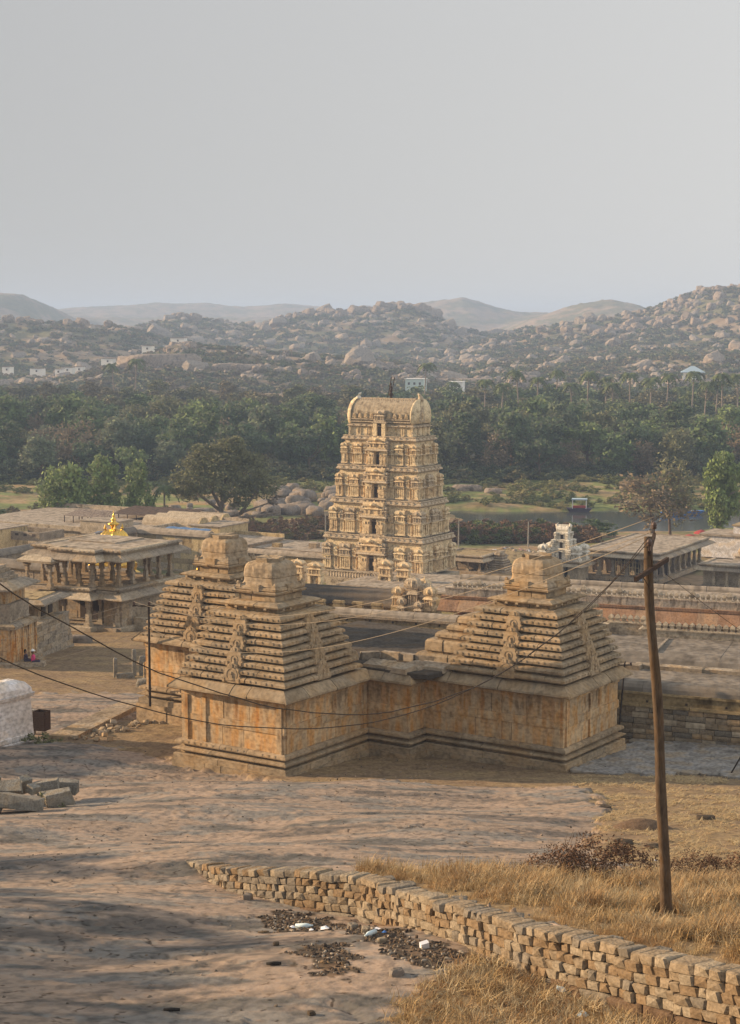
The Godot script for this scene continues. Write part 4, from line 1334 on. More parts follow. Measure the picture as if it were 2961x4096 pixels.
func build_pavilion() -> void:
	var o := thing("pillared_pavilion", "two storey granite pavilion with open pillared upper floor and slab roof", "pavilion", Vector3(-21.78, 18.1, -150.3), 29.0)
	var g := [M.grey_stone, M.grey_stone_b, M.pale_stone]
	var plan := [Vector2(-10.0, -9.6), Vector2(-10.0, -0.2), Vector2(-8.0, -0.2), Vector2(-8.0, 0.9), Vector2(-2.8, 0.9), Vector2(-2.8, -0.2), Vector2(-0.3, -0.2), Vector2(-0.3, -9.6)]
	var ed := [0, 1, 2, 3, 4, 5, 6]
	# lower storey
	var lo := group_node(o, "lower_storey")
	course(lo, "plinth_stone", plan, ed, [Vector2(0.4, -0.8), Vector2(0.4, 0.25), Vector2(0.25, 0.3)], -0.4, 2.2, g, 0.02)
	var rear := [Vector2(-10.0, -9.6), Vector2(-10.0, -2.6), Vector2(-0.3, -2.6), Vector2(-0.3, -9.6)]
	for k in 4:
		course(lo, "wall_stone", rear, [0, 1, 2], [Vector2(-0.05, 0.3 + k * 0.68), Vector2(-0.05, 0.98 + k * 0.68)], -0.5, 1.7, [M.grey_stone, M.grey_stone_b, M.shrine_stone_3], 0.02)
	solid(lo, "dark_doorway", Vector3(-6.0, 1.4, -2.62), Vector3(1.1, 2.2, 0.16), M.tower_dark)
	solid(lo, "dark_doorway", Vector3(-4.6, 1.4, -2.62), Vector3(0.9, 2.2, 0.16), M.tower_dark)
	solid(lo, "floor", Vector3(-5.1, -0.2, -4.6), Vector3(9.6, 0.9, 10.0), M.grey_stone)
	var cm := column_mesh(2.75, 0.42)
	for p: Vector2 in [Vector2(-9.6, -0.6), Vector2(-7.6, 0.5), Vector2(-5.9, 0.5), Vector2(-3.2, 0.5), Vector2(-0.8, -0.6), Vector2(-7.7, -1.2), Vector2(-3.1, -1.2), Vector2(-0.8, -2.2)]:
		part(lo, "column", cm, pick(g), Transform3D(Basis(), Vector3(p.x, 0.25, p.y)))
	# side of the porch closed with stone on the right
	for k in 4:
		course(lo, "wall_stone", [Vector2(-2.4, -0.5), Vector2(-0.3, -0.5), Vector2(-0.3, -2.7), Vector2(-2.4, -2.7)], [0, 1], [Vector2(-0.06, 0.3 + k * 0.68), Vector2(-0.06, 0.98 + k * 0.68)], -0.4, 1.1, [M.shrine_stone_0, M.shrine_stone_3, M.grey_stone], 0.015)
	slab_roof(lo, plan, ed, 3.2, 0.95, g)
	solid(lo, "ceiling", Vector3(-5.15, 3.35, -4.7), Vector3(9.4, 0.3, 9.8), M.grey_stone)
	solid(lo, "ceiling", Vector3(-5.4, 3.35, 0.35), Vector3(5.0, 0.28, 1.0), M.grey_stone)
	solid(lo, "stair_flank", Vector3(2.2, 0.3, -2.2), Vector3(4.6, 1.3, 0.5), M.pale_stone)
	# upper floor
	var up := group_node(o, "upper_storey")
	solid(up, "floor", Vector3(-5.15, 3.68, -4.4), Vector3(9.2, 0.2, 9.2), M.shrine_stone_1)
	cm = column_mesh(2.5, 0.34)
	for q: Vector2 in [Vector2(-9.4, -0.9), Vector2(-7.5, -0.5), Vector2(-5.9, 0.3), Vector2(-4.3, 0.3), Vector2(-2.9, 0.3), Vector2(-2.5, -0.6), Vector2(-0.9, -0.9), Vector2(-0.9, -2.9), Vector2(-0.9, -4.9), Vector2(-0.9, -6.9), Vector2(-0.9, -8.6), Vector2(-9.4, -2.9), Vector2(-9.4, -4.9), Vector2(-9.4, -6.9), Vector2(-7.3, -2.9), Vector2(-5.2, -2.9), Vector2(-3.1, -2.9), Vector2(-7.3, -5.4), Vector2(-3.1, -5.4), Vector2(-5.2, -8.2), Vector2(-2.9, -8.2), Vector2(-7.4, -8.2)]:
		part(up, "column", cm, pick([M.grey_stone, M.shrine_stone_3, M.shrine_stone_1]), Transform3D(Basis(), Vector3(q.x, 3.78, q.y)))
	var plan2 := [Vector2(-9.9, -9.2), Vector2(-9.9, -0.5), Vector2(-7.0, -0.5), Vector2(-7.0, 0.7), Vector2(-2.3, 0.7), Vector2(-2.3, -0.5), Vector2(-0.4, -0.5), Vector2(-0.4, -9.2)]
	slab_roof(up, plan2, ed, 6.55, 0.9, g)
	solid(up, "roof", Vector3(-5.15, 6.86, -4.8), Vector3(9.2, 0.34, 8.4), M.roof_plaster)
	solid(up, "roof", Vector3(-4.65, 6.85, 0.05), Vector3(4.5, 0.3, 1.2), M.roof_plaster)
	solid(up, "roof_step", Vector3(-6.4, 7.08, -6.4), Vector3(5.2, 0.16, 4.4), M.roof_plaster)
	# little canopy on two posts in front of the upper floor
	var cp := group_node(o, "balcony", Vector3(-7.9, 3.7, 1.0))
	cm = column_mesh(2.1, 0.3)
	for x: float in [-1.3, 1.3]:
		part(cp, "column", cm, M.grey_stone, Transform3D(Basis(), Vector3(x, 0, 0.5)))
	var mb := MB.new()
	mb.loft([PackedVector3Array([Vector3(-1.9, 2.1, 1.1), Vector3(1.9, 2.1, 1.1), Vector3(1.9, 2.1, -0.9), Vector3(-1.9, 2.1, -0.9)]), PackedVector3Array([Vector3(-1.95, 2.3, 1.15), Vector3(1.95, 2.3, 1.15), Vector3(1.95, 2.3, -0.9), Vector3(-1.95, 2.3, -0.9)]), PackedVector3Array([Vector3(-1.5, 2.62, 0.5), Vector3(1.5, 2.62, 0.5), Vector3(1.5, 2.62, -0.9), Vector3(-1.5, 2.62, -0.9)])])
	part(cp, "canopy", mb.flat(), M.pale_stone)
	solid(cp, "balcony_floor", Vector3(0, -0.1, 0.2), Vector3(3.4, 0.24, 1.6), M.grey_stone)


# ---------------------------------------------------------------- temple galleries on the right

# lotus-bud merlon
func merlon_mesh(w: float, h: float) -> ArrayMesh:
	var mb := MB.new()
	mb.taper(Vector3.ZERO, h * 0.2, w * 0.5, w * 0.3, w * 0.3, w * 0.22)
	mb.taper(Vector3(0, h * 0.2, 0), h * 0.3, w * 0.3, w * 0.22, w * 0.52, w * 0.34)
	mb.taper(Vector3(0, h * 0.5, 0), h * 0.28, w * 0.52, w * 0.34, w * 0.36, w * 0.22)
	mb.taper(Vector3(0, h * 0.78, 0), h * 0.22, w * 0.36, w * 0.22, w * 0.04, w * 0.04)
	return mb.flat()


func coping_mesh(ln: float, r: float, flat_h: float) -> ArrayMesh:
	var mb := MB.new()
	var a := PackedVector3Array()
	var b := PackedVector3Array()
	for k in 8:
		var an := PI * k / 7.0
		a.push_back(Vector3(-ln * 0.5, sin(an) * flat_h, cos(an) * r))
		b.push_back(Vector3(ln * 0.5, sin(an) * flat_h, cos(an) * r))
	mb.prism(a, b)
	return mb.flat()


func build_right_galleries() -> void:
	# nearest: a walled gallery at the edge of the hill
	var o := thing("gallery_wall", "rough stone wall with rounded plaster coping along the paved court", "wall", Vector3(24.2, 21.6, -91.0), 23.0)
	var y := -0.6
	var row := 0
	var rub := [M.rubble_0, M.rubble_2, M.rubble_3, M.shrine_stone_0, M.shrine_stone_3, M.rubble_0, M.pale_stone]
	while y < 1.95:
		var h := rf(0.26, 0.42) if row > 1 else rf(0.4, 0.5)
		course(o, "wall_stone", [Vector2(-15.5, 0), Vector2(1.0, 0), Vector2(1.0, -1), Vector2(-15.5, -1)], [0], [Vector2(0, y + 0.01), Vector2(0.02, y + h * 0.5), Vector2(0, y + h)], -0.4, 0.75 if row > 1 else 1.3, rub, 0.05)
		y += h + 0.012
		row += 1
	solid(o, "core", Vector3(-7.2, 0.7, -0.75), Vector3(16.4, 2.9, 0.9), M.grey_stone_b)
	for k in 6:
		solid(o, "ledge", Vector3(-14.2 + k * 2.8, y + 0.08, -0.3), Vector3(2.77, 0.16, rf(0.78, 0.86)), M.ochre_dark)
	solid(o, "plaster_band", Vector3(-7.2, y + 0.42, -0.42), Vector3(16.4, 0.54, 0.7), M.ochre_dark)
	for k in 7:
		solid(o, "drain_hole", Vector3(-14 + k * 2.2, y + 0.3, -0.07), Vector3(0.12, 0.12, 0.04), M.tower_dark)
	solid(o, "ledge", Vector3(-7.2, y + 0.76, -0.36), Vector3(16.4, 0.13, 0.86), M.ochre_dark)
	for k in 3:
		part(o, "coping", coping_mesh(5.42, 0.5, 0.5), M.roof_dark_plaster, Transform3D(Basis(), Vector3(-12.6 + k * 5.44, y + 0.83, -0.5)))
	solid(o, "roof", Vector3(-7.2, y + 0.95, -3.4), Vector3(16.4, 0.4, 5.4), M.roof_dark_plaster)
	for q: Array in [[-12.9, -4.6, 3.6, 0.35], [-9.6, -5.2, 4.0, 0.25], [-5.5, -5.4, 4.2, 0.2]]:
		solid(o, "roof_slab", Vector3(q[0], y + 1.25, q[1]), Vector3(q[2], q[3], 0.8), M.grey_stone)

	# colonnade under a broad slab roof
	o = thing("colonnade", "long low colonnade under a broad weathered grey slab roof", "colonnade", Vector3(32.0, 15.0, -123.2), 19.5)
	solid(o, "floor", Vector3(-9.5, 0.3, -3.4), Vector3(25, 0.6, 9), M.grey_stone)
	solid(o, "back_wall", Vector3(-9.5, 2.6, -7.0), Vector3(25, 4.6, 0.5), M.grey_stone_b)
	var cm := column_mesh(4.3, 0.55)
	for k in 8:
		for r in 2:
			part(o, "column", cm, pick([M.pale_stone, M.grey_stone]), Transform3D(Basis(), Vector3(1.2 - k * 3.1, 0.5, -1.2 - r * 3.6)))
	for k in 5:
		var mb := MB.new()
		var a := PackedVector3Array()
		var b := PackedVector3Array()
		var x0 := 3.0 - k * 4.9
		for q: Vector2 in [Vector2(-7.2, 4.9), Vector2(-0.6, 4.78), Vector2(0.35, 4.62), Vector2(0.62, 4.75), Vector2(0.6, 4.95), Vector2(0.3, 5.25), Vector2(-0.8, 5.5), Vector2(-7.2, 5.55)]:
			a.push_back(Vector3(x0 - 4.89, q.y + rf(0, 0.02), q.x))
			b.push_back(Vector3(x0, q.y + rf(0, 0.02), q.x))
		mb.prism(a, b)
		part(o, "roof_slab", mb.flat(), pick([M.roof_dark_plaster, M.roof_dark_plaster, M.roof_plaster]))
		if k % 2 == 1:
			solid(o, "roof_rib", Vector3(x0, 5.57, -3.8), Vector3(0.2, 0.16, 5.8), M.grey_stone_b)
	for k in 5:
		solid(o, "beam", Vector3(0.55 - k * 4.9, 4.62, -0.2), Vector3(4.88, 0.22, 0.8), M.ochre_dark)
	# parapet with a row of bud-shaped merlons along its back
	o = thing("merlon_parapet", "pale plastered parapet with bud shaped merlons behind the grey roof", "parapet", Vector3(34.6, 20.15, -130.4), 19.5)
	var runs := [[0.0, -14.0, 0.0], [-14.0, -17.2, -2.2], [-17.2, -23.5, 0.6]]
	var mm := merlon_mesh(0.44, 0.62)
	for q: Array in runs:
		var ln: float = q[0] - q[1]
		solid(o, "parapet_wall", Vector3((q[0] + q[1]) * 0.5, 0.25, q[2]), Vector3(ln, 1.3, 0.5), M.lime_merlon)
		solid(o, "ledge", Vector3((q[0] + q[1]) * 0.5, 0.94, q[2]), Vector3(ln, 0.1, 0.62), M.lime_merlon)
		var n := int(ln / 0.52)
		for k in n:
			part(o, "merlon", mm, M.lime_merlon, Transform3D(Basis(Vector3.UP, rf(-0.06, 0.06)), Vector3(float(q[1]) + 0.3 + k * 0.52, 0.98, q[2])))
	for q: Array in [[-14.0, -1.1, 2.6], [-17.2, -0.8, 3.0]]:
		solid(o, "parapet_wall", Vector3(q[0], 0.25, q[1]), Vector3(0.5, 1.28, q[2]), M.lime_merlon)

	# gallery with a red-brown stone awning and a limewashed parapet
	o = thing("awning_gallery", "limewashed temple gallery with reddish brown sloping stone awning", "gallery", Vector3(40.0, 9.0, -173.2), 19.5)
	solid(o, "floor", Vector3(-16, 0.4, -4), Vector3(36, 0.8, 14), M.grey_stone)
	solid(o, "inner_wall", Vector3(-16, 3.2, -4.0), Vector3(36, 5.4, 0.5), M.ochre_dark)
	cm = column_mesh(4.6, 0.55)
	for k in 12:
		part(o, "column", cm, M.awning, Transform3D(Basis(), Vector3(0.8 - k * 3.0, 0.8, -0.9)))
	for k in 17:
		var mb := MB.new()
		var x := 1.6 - k * 2.12
		mb.hexa([Vector3(x - 2.1, 5.35, 1.15), Vector3(x, 5.35, 1.15), Vector3(x, 6.45, -0.4), Vector3(x - 2.1, 6.45, -0.4), Vector3(x - 2.1, 5.47, 1.25), Vector3(x, 5.47, 1.25), Vector3(x, 6.62, -0.35), Vector3(x - 2.1, 6.62, -0.35)])
		part(o, "awning_slab", mb.flat(), M.awning if k % 3 else M.awning_b)
		solid(o, "awning_ledge", Vector3(x - 1.05, 6.72, -0.42), Vector3(2.1, rf(0.24, 0.3), 0.6), M.awning)
	solid(o, "parapet_wall", Vector3(-16, 7.15, -0.75), Vector3(36, 1.0, 0.5), M.lime_wall)
	for k in 9:
		solid(o, "pilaster", Vector3(1.0 - k * 3.9, 7.15, -0.47), Vector3(0.34, 1.02, 0.1), M.lime_wall)
	solid(o, "ledge", Vector3(-16, 7.7, -0.72), Vector3(36, 0.12, 0.66), M.lime_wall)
	mm = merlon_mesh(0.46, 0.66)
	for k in 65:
		if k % 7 == 3:
			part(o, "merlon", merlon_mesh(0.6, 1.0), M.lime_merlon, Transform3D(Basis(), Vector3(1.6 - k * 0.54, 7.74, -0.72)))
		else:
			part(o, "merlon", mm, M.lime_merlon, Transform3D(Basis(Vector3.UP, rf(-0.08, 0.08)), Vector3(1.6 - k * 0.54, 7.74, -0.72)))
	solid(o, "roof", Vector3(-16, 7.3, -5.0), Vector3(36, 0.5, 7.6), M.roof_plaster)
	for k in 8:
		part(o, "coping", coping_mesh(4.5, 0.45, 0.55), M.roof_plaster, Transform3D(Basis(), Vector3(-0.4 - k * 4.55, 7.55, -8.2)))

	# wall with cornice in the middle, seen over the hall roof
	o = thing("inner_wall", "tan cornice wall with flat coping in the middle court", "wall", Vector3(12.4, 9.0, -176.0), 22.0)
	solid(o, "wall", Vector3(-11, 2.6, -1.0), Vector3(24, 5.2, 1.4), M.ochre_dark)
	solid(o, "cornice", Vector3(-11, 5.1, -0.9), Vector3(24, 0.26, 1.9), M.grey_stone)
	solid(o, "cornice", Vector3(-11, 4.4, -0.35), Vector3(24, 0.16, 0.4), M.ochre_dark)
	for k in 5:
		part(o, "coping", coping_mesh(4.75, 0.8, 0.6), M.roof_plaster, Transform3D(Basis(), Vector3(-1.4 - k * 4.8, 5.22, -1.0)))
	for k in 8:
		solid(o, "drain_hole", Vector3(-0.5 - k * 2.6, 4.7, -0.27), Vector3(0.2, 0.2, 0.08), M.tower_dark)

	# long dark vaulted roof with a row of stump merlons
	o = thing("vaulted_hall", "dark weathered vaulted roof behind a row of stump merlons", "building", Vector3(4.2, 8.0, -199.5), 24.0)
	solid(o, "wall", Vector3(-7.2, 2.0, -2.6), Vector3(14.2, 4.2, 6.2), M.ochre_dark)
	var vm := MB.new()
	var va := PackedVector3Array()
	var vb := PackedVector3Array()
	for k in 11:
		var an := PI * k / 10.0
		va.push_back(Vector3(-14.6, 4.1 + sin(an) * 1.5, -2.8 + cos(an) * 3.6))
		vb.push_back(Vector3(0.4, 4.1 + sin(an) * 1.5, -2.8 + cos(an) * 3.6))
	vm.prism(va, vb)
	part(o, "vault", vm.smooth(), M.dark_roof)
	for k in 7:
		var pm := MB.new()
		pm.taper(Vector3.ZERO, 1.25, 0.78, 0.3, 0.6, 0.24)
		pm.taper(Vector3(0, 1.25, 0), 0.26, 0.72, 0.32, 0.62, 0.26)
		part(o, "stump_merlon", pm.flat(), M.ochre_dark, Transform3D(Basis(Vector3.UP, rf(-0.05, 0.05)), Vector3(0.3 - k * 2.45, 3.5, 3.4)))
	solid(o, "ledge", Vector3(-7.2, 3.3, 3.4), Vector3(16.5, 0.5, 0.8), M.grey_stone)
	solid(o, "terrace", Vector3(-7.2, 1.6, 2.0), Vector3(16.4, 3.2, 3.6), M.ochre_dark)

	# stucco niches crowning a gate
	o = thing("stucco_gate_crown", "cluster of ornate stucco pinnacles crowning a low temple gate", "gate", Vector3(6.6, 8.0, -193.6), 29.0)
	solid(o, "gate_body", Vector3(-2.4, 2.4, -1.6), Vector3(5.0, 4.8, 3.0), M.ochre_dark)
	for q: Array in [[-4.3, 0.0, 2.6], [-3.3, -1.2, 3.6], [-2.2, 0.0, 3.9], [-1.0, -0.6, 3.2], [-0.1, 0.1, 2.9], [-2.3, -2.6, 3.4]]:
		part(o, "pinnacle", mini_shrine(1.15, q[2], 1.1, false), pick([M.tower_frieze, M.tower_plaster_b]), Transform3D(Basis(Vector3.UP, rf(-0.1, 0.1)), Vector3(q[0], 4.7, -0.8 + q[1])))
	for q: Array in [[-3.4, 0.75, 1.5], [-1.2, 0.75, 1.3]]:
		part(o, "pinnacle", mini_shrine(0.9, q[2] * 1.6, 0.7, false), M.tower_frieze, Transform3D(Basis(), Vector3(q[0], 3.8, q[1] - 0.7)))
	# arched niches on the wall at the foot of the gate tower
	for q: Array in [[2.3, 5.6, -255.4, 4.4, "ornate stucco niche with arch standing before the gate tower doorway"], [5.0, 5.8, -254.2, 4.0, "ornate stucco niche right of the arched one below gate tower"], [-10.2, 8.6, -241.0, 3.4, "small stucco niche left of the gate tower beside the wall"], [-7.6, 8.6, -239.6, 3.2, "small stucco niche close to the gate tower left edge"]]:
		var nch := thing("stucco_niche", q[4], "niche", Vector3(q[0], q[1], q[2]), 29.0, "stucco niches")
		solid(nch, "pedestal", Vector3(0, -1.2, -0.4), Vector3(2.6, 2.6, 1.4), M.ochre_dark)
		var nm := MB.new()
		for s: float in [-0.85, 0.85]:
			nm.box(Vector3(s, q[3] * 0.26, 0), Vector3(0.42, q[3] * 0.52, 0.8))
		part(nch, "side_post", nm.flat(), M.tower_plaster)
		solid(nch, "back", Vector3(0, q[3] * 0.26, -0.4), Vector3(1.6, q[3] * 0.52, 0.3), M.tower_plaster)
		part(nch, "figure", figure_mesh(q[3] * 0.42), M.tower_plaster, Transform3D(Basis(), Vector3(0, 0.1, 0)))
		part(nch, "crown", mini_shrine(2.0, q[3] * 0.62, 1.0, false), M.tower_plaster_b, Transform3D(Basis(), Vector3(0, q[3] * 0.46, -0.1)))
	# balustraded terrace in front of the tower
	o = thing("balustrade", "cream balustrade of stubby balusters before the gate tower", "balustrade", Vector3(1.2, 4.0, -258.8), 29.0)
	solid(o, "terrace_wall", Vector3(-4.4, 1.0, -0.8), Vector3(9.4, 3.0, 1.6), M.lime_merlon)
	solid(o, "rail", Vector3(-4.4, 3.45, -0.3), Vector3(9.4, 0.18, 0.34), M.lime_merlon)
	for k in 19:
		var bm := MB.new()
		bm.lathe(Vector3.ZERO, [Vector2(0.12, 0), Vector2(0.17, 0.25), Vector2(0.1, 0.55), Vector2(0.15, 0.86)], 6)
		part(o, "baluster", bm.flat(), M.lime_merlon, Transform3D(Basis(), Vector3(-0.1 - k * 0.48, 2.5, -0.3)))
	o = thing("forecourt_roof", "flat plastered roof between the gate tower and merlon wall", "building", Vector3(16.0, 4.0, -244.0), 29.0)
	solid(o, "wall", Vector3(-9, 1.0, -5), Vector3(26, 3.6, 16), M.ochre_dark)
	solid(o, "roof", Vector3(-9, 2.9, -5), Vector3(26.4, 0.26, 16.4), M.roof_plaster)


# ---------------------------------------------------------------- compound on the left

func build_left_compound() -> void:
	# gilded shrine roof behind the pavilion
	var o := thing("gilded_shrine", "gilded temple dome with pointed finial behind the pavilion roof", "shrine", Vector3(-26.2, 10.0, -176.5), 29.0)
	solid(o, "shrine_body", Vector3(0, 4.5, 0), Vector3(4.4, 9.4, 4.4), M.pale_stone)
	var mb := MB.new()
	var rings := []
	for q: Vector2 in [Vector2(2.0, 9.2), Vector2(2.1, 9.5), Vector2(1.75, 9.8), Vector2(1.85, 10.5), Vector2(1.6, 10.7), Vector2(1.7, 11.4), Vector2(1.5, 11.7), Vector2(1.3, 12.3), Vector2(1.2, 13.0)]:
		rings.append(sq_ring(0, q.y, 0, q.x, q.x, 8.0, 0.0))
	mb.loft(rings)
	part(o, "gilded_tier", mb.flat(), M.gold)
	mb = MB.new()
	rings = []
	for q: Vector2 in [Vector2(1.05, 12.7), Vector2(1.25, 12.9), Vector2(1.3, 13.3), Vector2(1.15, 13.6), Vector2(0.85, 13.9), Vector2(0.5, 14.05)]:
		rings.append(sq_ring(0, q.y, 0, q.x, q.x, 3.4, 0.0, 0.08))
	mb.loft(rings)
	part(o, "gilded_dome", mb.flat(), M.gold)
	mb = MB.new()
	mb.lathe(Vector3(0, 13.9, 0), [Vector2(0.3, 0), Vector2(0.26, 0.4), Vector2(0.6, 0.62), Vector2(0.62, 0.72), Vector2(0.3, 0.86), Vector2(0.2, 1.0), Vector2(0.3, 1.15), Vector2(0.1, 1.3), Vector2(0.16, 1.45), Vector2(0.05, 1.65), Vector2(0.01, 2.1)], 14)
	part(o, "finial", mb.smooth(), M.gold)
	for c: Vector2 in [Vector2(-1, -1), Vector2(1, -1), Vector2(1, 1), Vector2(-1, 1)]:
		mb = MB.new()
		mb.taper(Vector3(c.x * 1.15, 12.6, c.y * 1.15), 0.5, 0.28, 0.28, 0.18, 0.18)
		mb.lathe(Vector3(c.x * 0.62, 13.95, c.y * 0.62), [Vector2(0.1, 0), Vector2(0.14, 0.2), Vector2(0.05, 0.5), Vector2(0.01, 0.62)], 6)
		part(o, "corner_figure", mb.flat(), M.gold)
	for q: Array in [[-27.0, 18.4, -166.5, "gilded pinnacle glimpsed between the middle pavilion pillars"], [-16.6, 18.0, -167.5, "gilded pinnacle glimpsed at the right end of the pavilion"]]:
		var g := thing("gilded_pinnacle", q[3], "pinnacle", Vector3(q[0], q[1], q[2]), 29.0, "gilded pinnacles")
		solid(g, "base", Vector3(0, -1.2, 0), Vector3(1.8, 3.4, 1.8), M.pale_stone)
		mb = MB.new()
		mb.lathe(Vector3.ZERO, [Vector2(0.9, 0.4), Vector2(1.0, 0.8), Vector2(0.6, 1.1), Vector2(0.75, 1.5), Vector2(0.5, 1.9), Vector2(0.55, 2.3), Vector2(0.3, 2.7), Vector2(0.36, 3.1), Vector2(0.1, 3.6), Vector2(0.02, 4.0)], 10)
		part(g, "spire", mb.smooth(), M.gold)

	# enclosure walls
	for q: Array in [[Vector3(-17.5, 14.0, -158.6), -36.0, 8.0, 0.9, "rounded coping wall just behind the pavilion left side"], [Vector3(-26.5, 10.0, -176.0), -24.0, 9.6, 0.8, "grey rounded coping wall in the second row behind pavilion"]]:
		o = thing("enclosure_wall", q[4], "wall", q[0], 29.0, "temple enclosure walls")
		var ln: float = -q[1]
		for k in 4:
			course(o, "wall_stone", [Vector2(-ln, 0), Vector2(-6, 0), Vector2(-6, -1.2), Vector2(-ln, -1.2)], [0], [Vector2(0, 3.4 + k * (float(q[2]) - 4.3) / 4.0), Vector2(0, 3.4 + (k + 1) * (float(q[2]) - 4.3) / 4.0 - 0.01)], -0.3, 1.4, [M.grey_stone, M.grey_stone_b, M.ochre_dark], 0.02)
		solid(o, "core", Vector3(-ln * 0.5 - 3, q[2] * 0.5 - 0.5, -0.7), Vector3(ln - 6.2, float(q[2]) - 0.9, 1.0), M.grey_stone_b)
		solid(o, "ledge", Vector3(-ln * 0.5 - 3, float(q[2]) - 0.85, -0.6), Vector3(ln - 6, 0.16, 1.5), M.ochre_dark)
		var n := int((ln - 6) / 4.0)
		for k in n:
			part(o, "coping", coping_mesh(3.98, q[3], 0.75), M.roof_dark_plaster, Transform3D(Basis(), Vector3(-8.0 - k * 4.0, float(q[2]) - 0.78, -0.6)))
	# the tall outer wall: one run towards the tower, one towards the viewer
	o = thing("outer_wall", "tall tan masonry wall with rounded coping running towards the gate tower", "wall", Vector3(-38.9, 3.6, -289.0), 29.0, "temple enclosure walls")
	for k in 7:
		course(o, "wall_stone", [Vector2(0, 0), Vector2(14.5, 0), Vector2(14.5, -1), Vector2(0, -1)], [0, 1], [Vector2(0, k * 0.9), Vector2(0, k * 0.9 + 0.89)], -0.4, 1.9, [M.pale_stone, M.ochre_dark, M.ochre_wall], 0.015)
	for k in 6:
		course(o, "wall_stone", [Vector2(14.5, -0.1), Vector2(37.5, -0.1), Vector2(37.5, -1), Vector2(14.5, -1)], [0], [Vector2(0, k * 0.72), Vector2(0, k * 0.72 + 0.71)], -0.4, 1.9, [M.pale_stone, M.ochre_dark, M.grey_stone], 0.015)
	solid(o, "core", Vector3(18.7, 2.1, -0.8), Vector3(37.2, 4.2, 0.9), M.ochre_dark)
	solid(o, "core", Vector3(7.2, 5.2, -0.8), Vector3(14.2, 2.4, 0.9), M.ochre_dark)
	solid(o, "ledge", Vector3(7.2, 6.4, -0.6), Vector3(14.6, 0.2, 1.5), M.grey_stone)
	solid(o, "ledge", Vector3(26, 4.42, -0.6), Vector3(23, 0.2, 1.5), M.grey_stone)
	for k in 3:
		part(o, "coping", coping_mesh(4.8, 1.0, 1.0), M.roof_plaster, Transform3D(Basis(), Vector3(2.4 + k * 4.83, 6.5, -0.6)))
	for k in 5:
		part(o, "coping", coping_mesh(4.58, 0.9, 0.7), M.roof_plaster, Transform3D(Basis(), Vector3(16.9 + k * 4.6, 4.5, -0.6)))
	o = thing("outer_wall", "long grey weathered wall with rounded coping before the flat roofs", "wall", Vector3(-38.9, 3.6, -289.0), 29.0, "temple enclosure walls")
	for k in 7:
		course(o, "wall_stone", [Vector2(-1, 44), Vector2(-0.1, 44), Vector2(-0.1, 0.4), Vector2(-1, 0.4)], [1], [Vector2(0, k * 0.95), Vector2(0, k * 0.95 + 0.94)], -0.4, 2.4, [M.grey_stone, M.grey_stone_b], 0.02)
	solid(o, "core", Vector3(-0.8, 3.2, 22.0), Vector3(0.9, 6.6, 43.6), M.grey_stone_b)
	for k in 9:
		part(o, "coping", coping_mesh(4.8, 0.95, 0.95), M.roof_dark_plaster, Transform3D(Basis(Vector3.UP, PI / 2), Vector3(-0.6, 6.6, 2.9 + k * 4.82)))

	# flat roofed buildings beyond the wall
	o = thing("flat_roof_building", "wide pale plastered flat roof with low parapets at far left", "building", Vector3(-44.0, 3.6, -296.0), 29.0, "flat roofed buildings")
	solid(o, "wall", Vector3(-16, 2.7, -14), Vector3(40, 5.4, 30), M.lime_merlon)
	solid(o, "roof", Vector3(-16, 5.5, -14), Vector3(40.4, 0.3, 30.4), M.roof_plaster)
	for q: Array in [[-16, -29.0, 40.6, 0.5], [-16, 1.2, 40.6, 0.5]]:
		solid(o, "parapet", Vector3(q[0], 6.0, q[1]), Vector3(q[2], 0.8, q[3]), M.lime_merlon)
	solid(o, "parapet", Vector3(4.1, 6.0, -14), Vector3(0.5, 0.8, 30), M.lime_merlon)
	# sheets of rusty tin laid over frames
	for q: Array in [[-6.0, -21.0, 16.0, 8.0, "dark brown rusty tin roof at the back of flat roof", 0.9], [-13.0, -10.5, 9.0, 4.5, "low grey tin shed roof on the flat roof", 1.2]]:
		var t := thing("tin_roof", q[4], "roof", o.position + o.basis * Vector3(q[0], 5.66, q[1]), 29.0, "tin roofs")
		var n := int(q[2] / 1.0)
		for k in n:
			var s := MB.new()
			s.hexa([Vector3(k - n * 0.5, q[5], q[3] * 0.5), Vector3(k - n * 0.5 + 0.97, q[5], q[3] * 0.5), Vector3(k - n * 0.5 + 0.97, q[5] + 0.7, -q[3] * 0.5), Vector3(k - n * 0.5, q[5] + 0.7, -q[3] * 0.5), Vector3(k - n * 0.5, q[5] + 0.05, q[3] * 0.5), Vector3(k - n * 0.5 + 0.97, q[5] + 0.07, q[3] * 0.5), Vector3(k - n * 0.5 + 0.97, q[5] + 0.77, -q[3] * 0.5), Vector3(k - n * 0.5, q[5] + 0.75, -q[3] * 0.5)])
			part(t, "tin_sheet", s.flat(), M.tin_roof if q[5] < 1.0 else M.tin_grey)
			if k % 2 == 0:
				solid(t, "post", Vector3(k - n * 0.5 + 0.1, q[5] * 0.5, q[3] * 0.5 - 0.15), Vector3(0.12, q[5], 0.12), M.rusty_iron)
				solid(t, "post", Vector3(k - n * 0.5 + 0.1, q[5] * 0.5 + 0.3, -q[3] * 0.5 + 0.15), Vector3(0.12, q[5] + 0.6, 0.12), M.rusty_iron)
	o = thing("roof_block", "pale plastered box of a stairhead on the flat roof", "building", Vector3(-45.2, 9.1, -296.6), 29.0, "flat roofed buildings")
	solid(o, "wall", Vector3(0, 1.1, 0), Vector3(7.5, 2.2, 5.0), M.pale_stone)
	solid(o, "roof", Vector3(0, 2.28, 0), Vector3(7.8, 0.16, 5.3), M.roof_plaster)
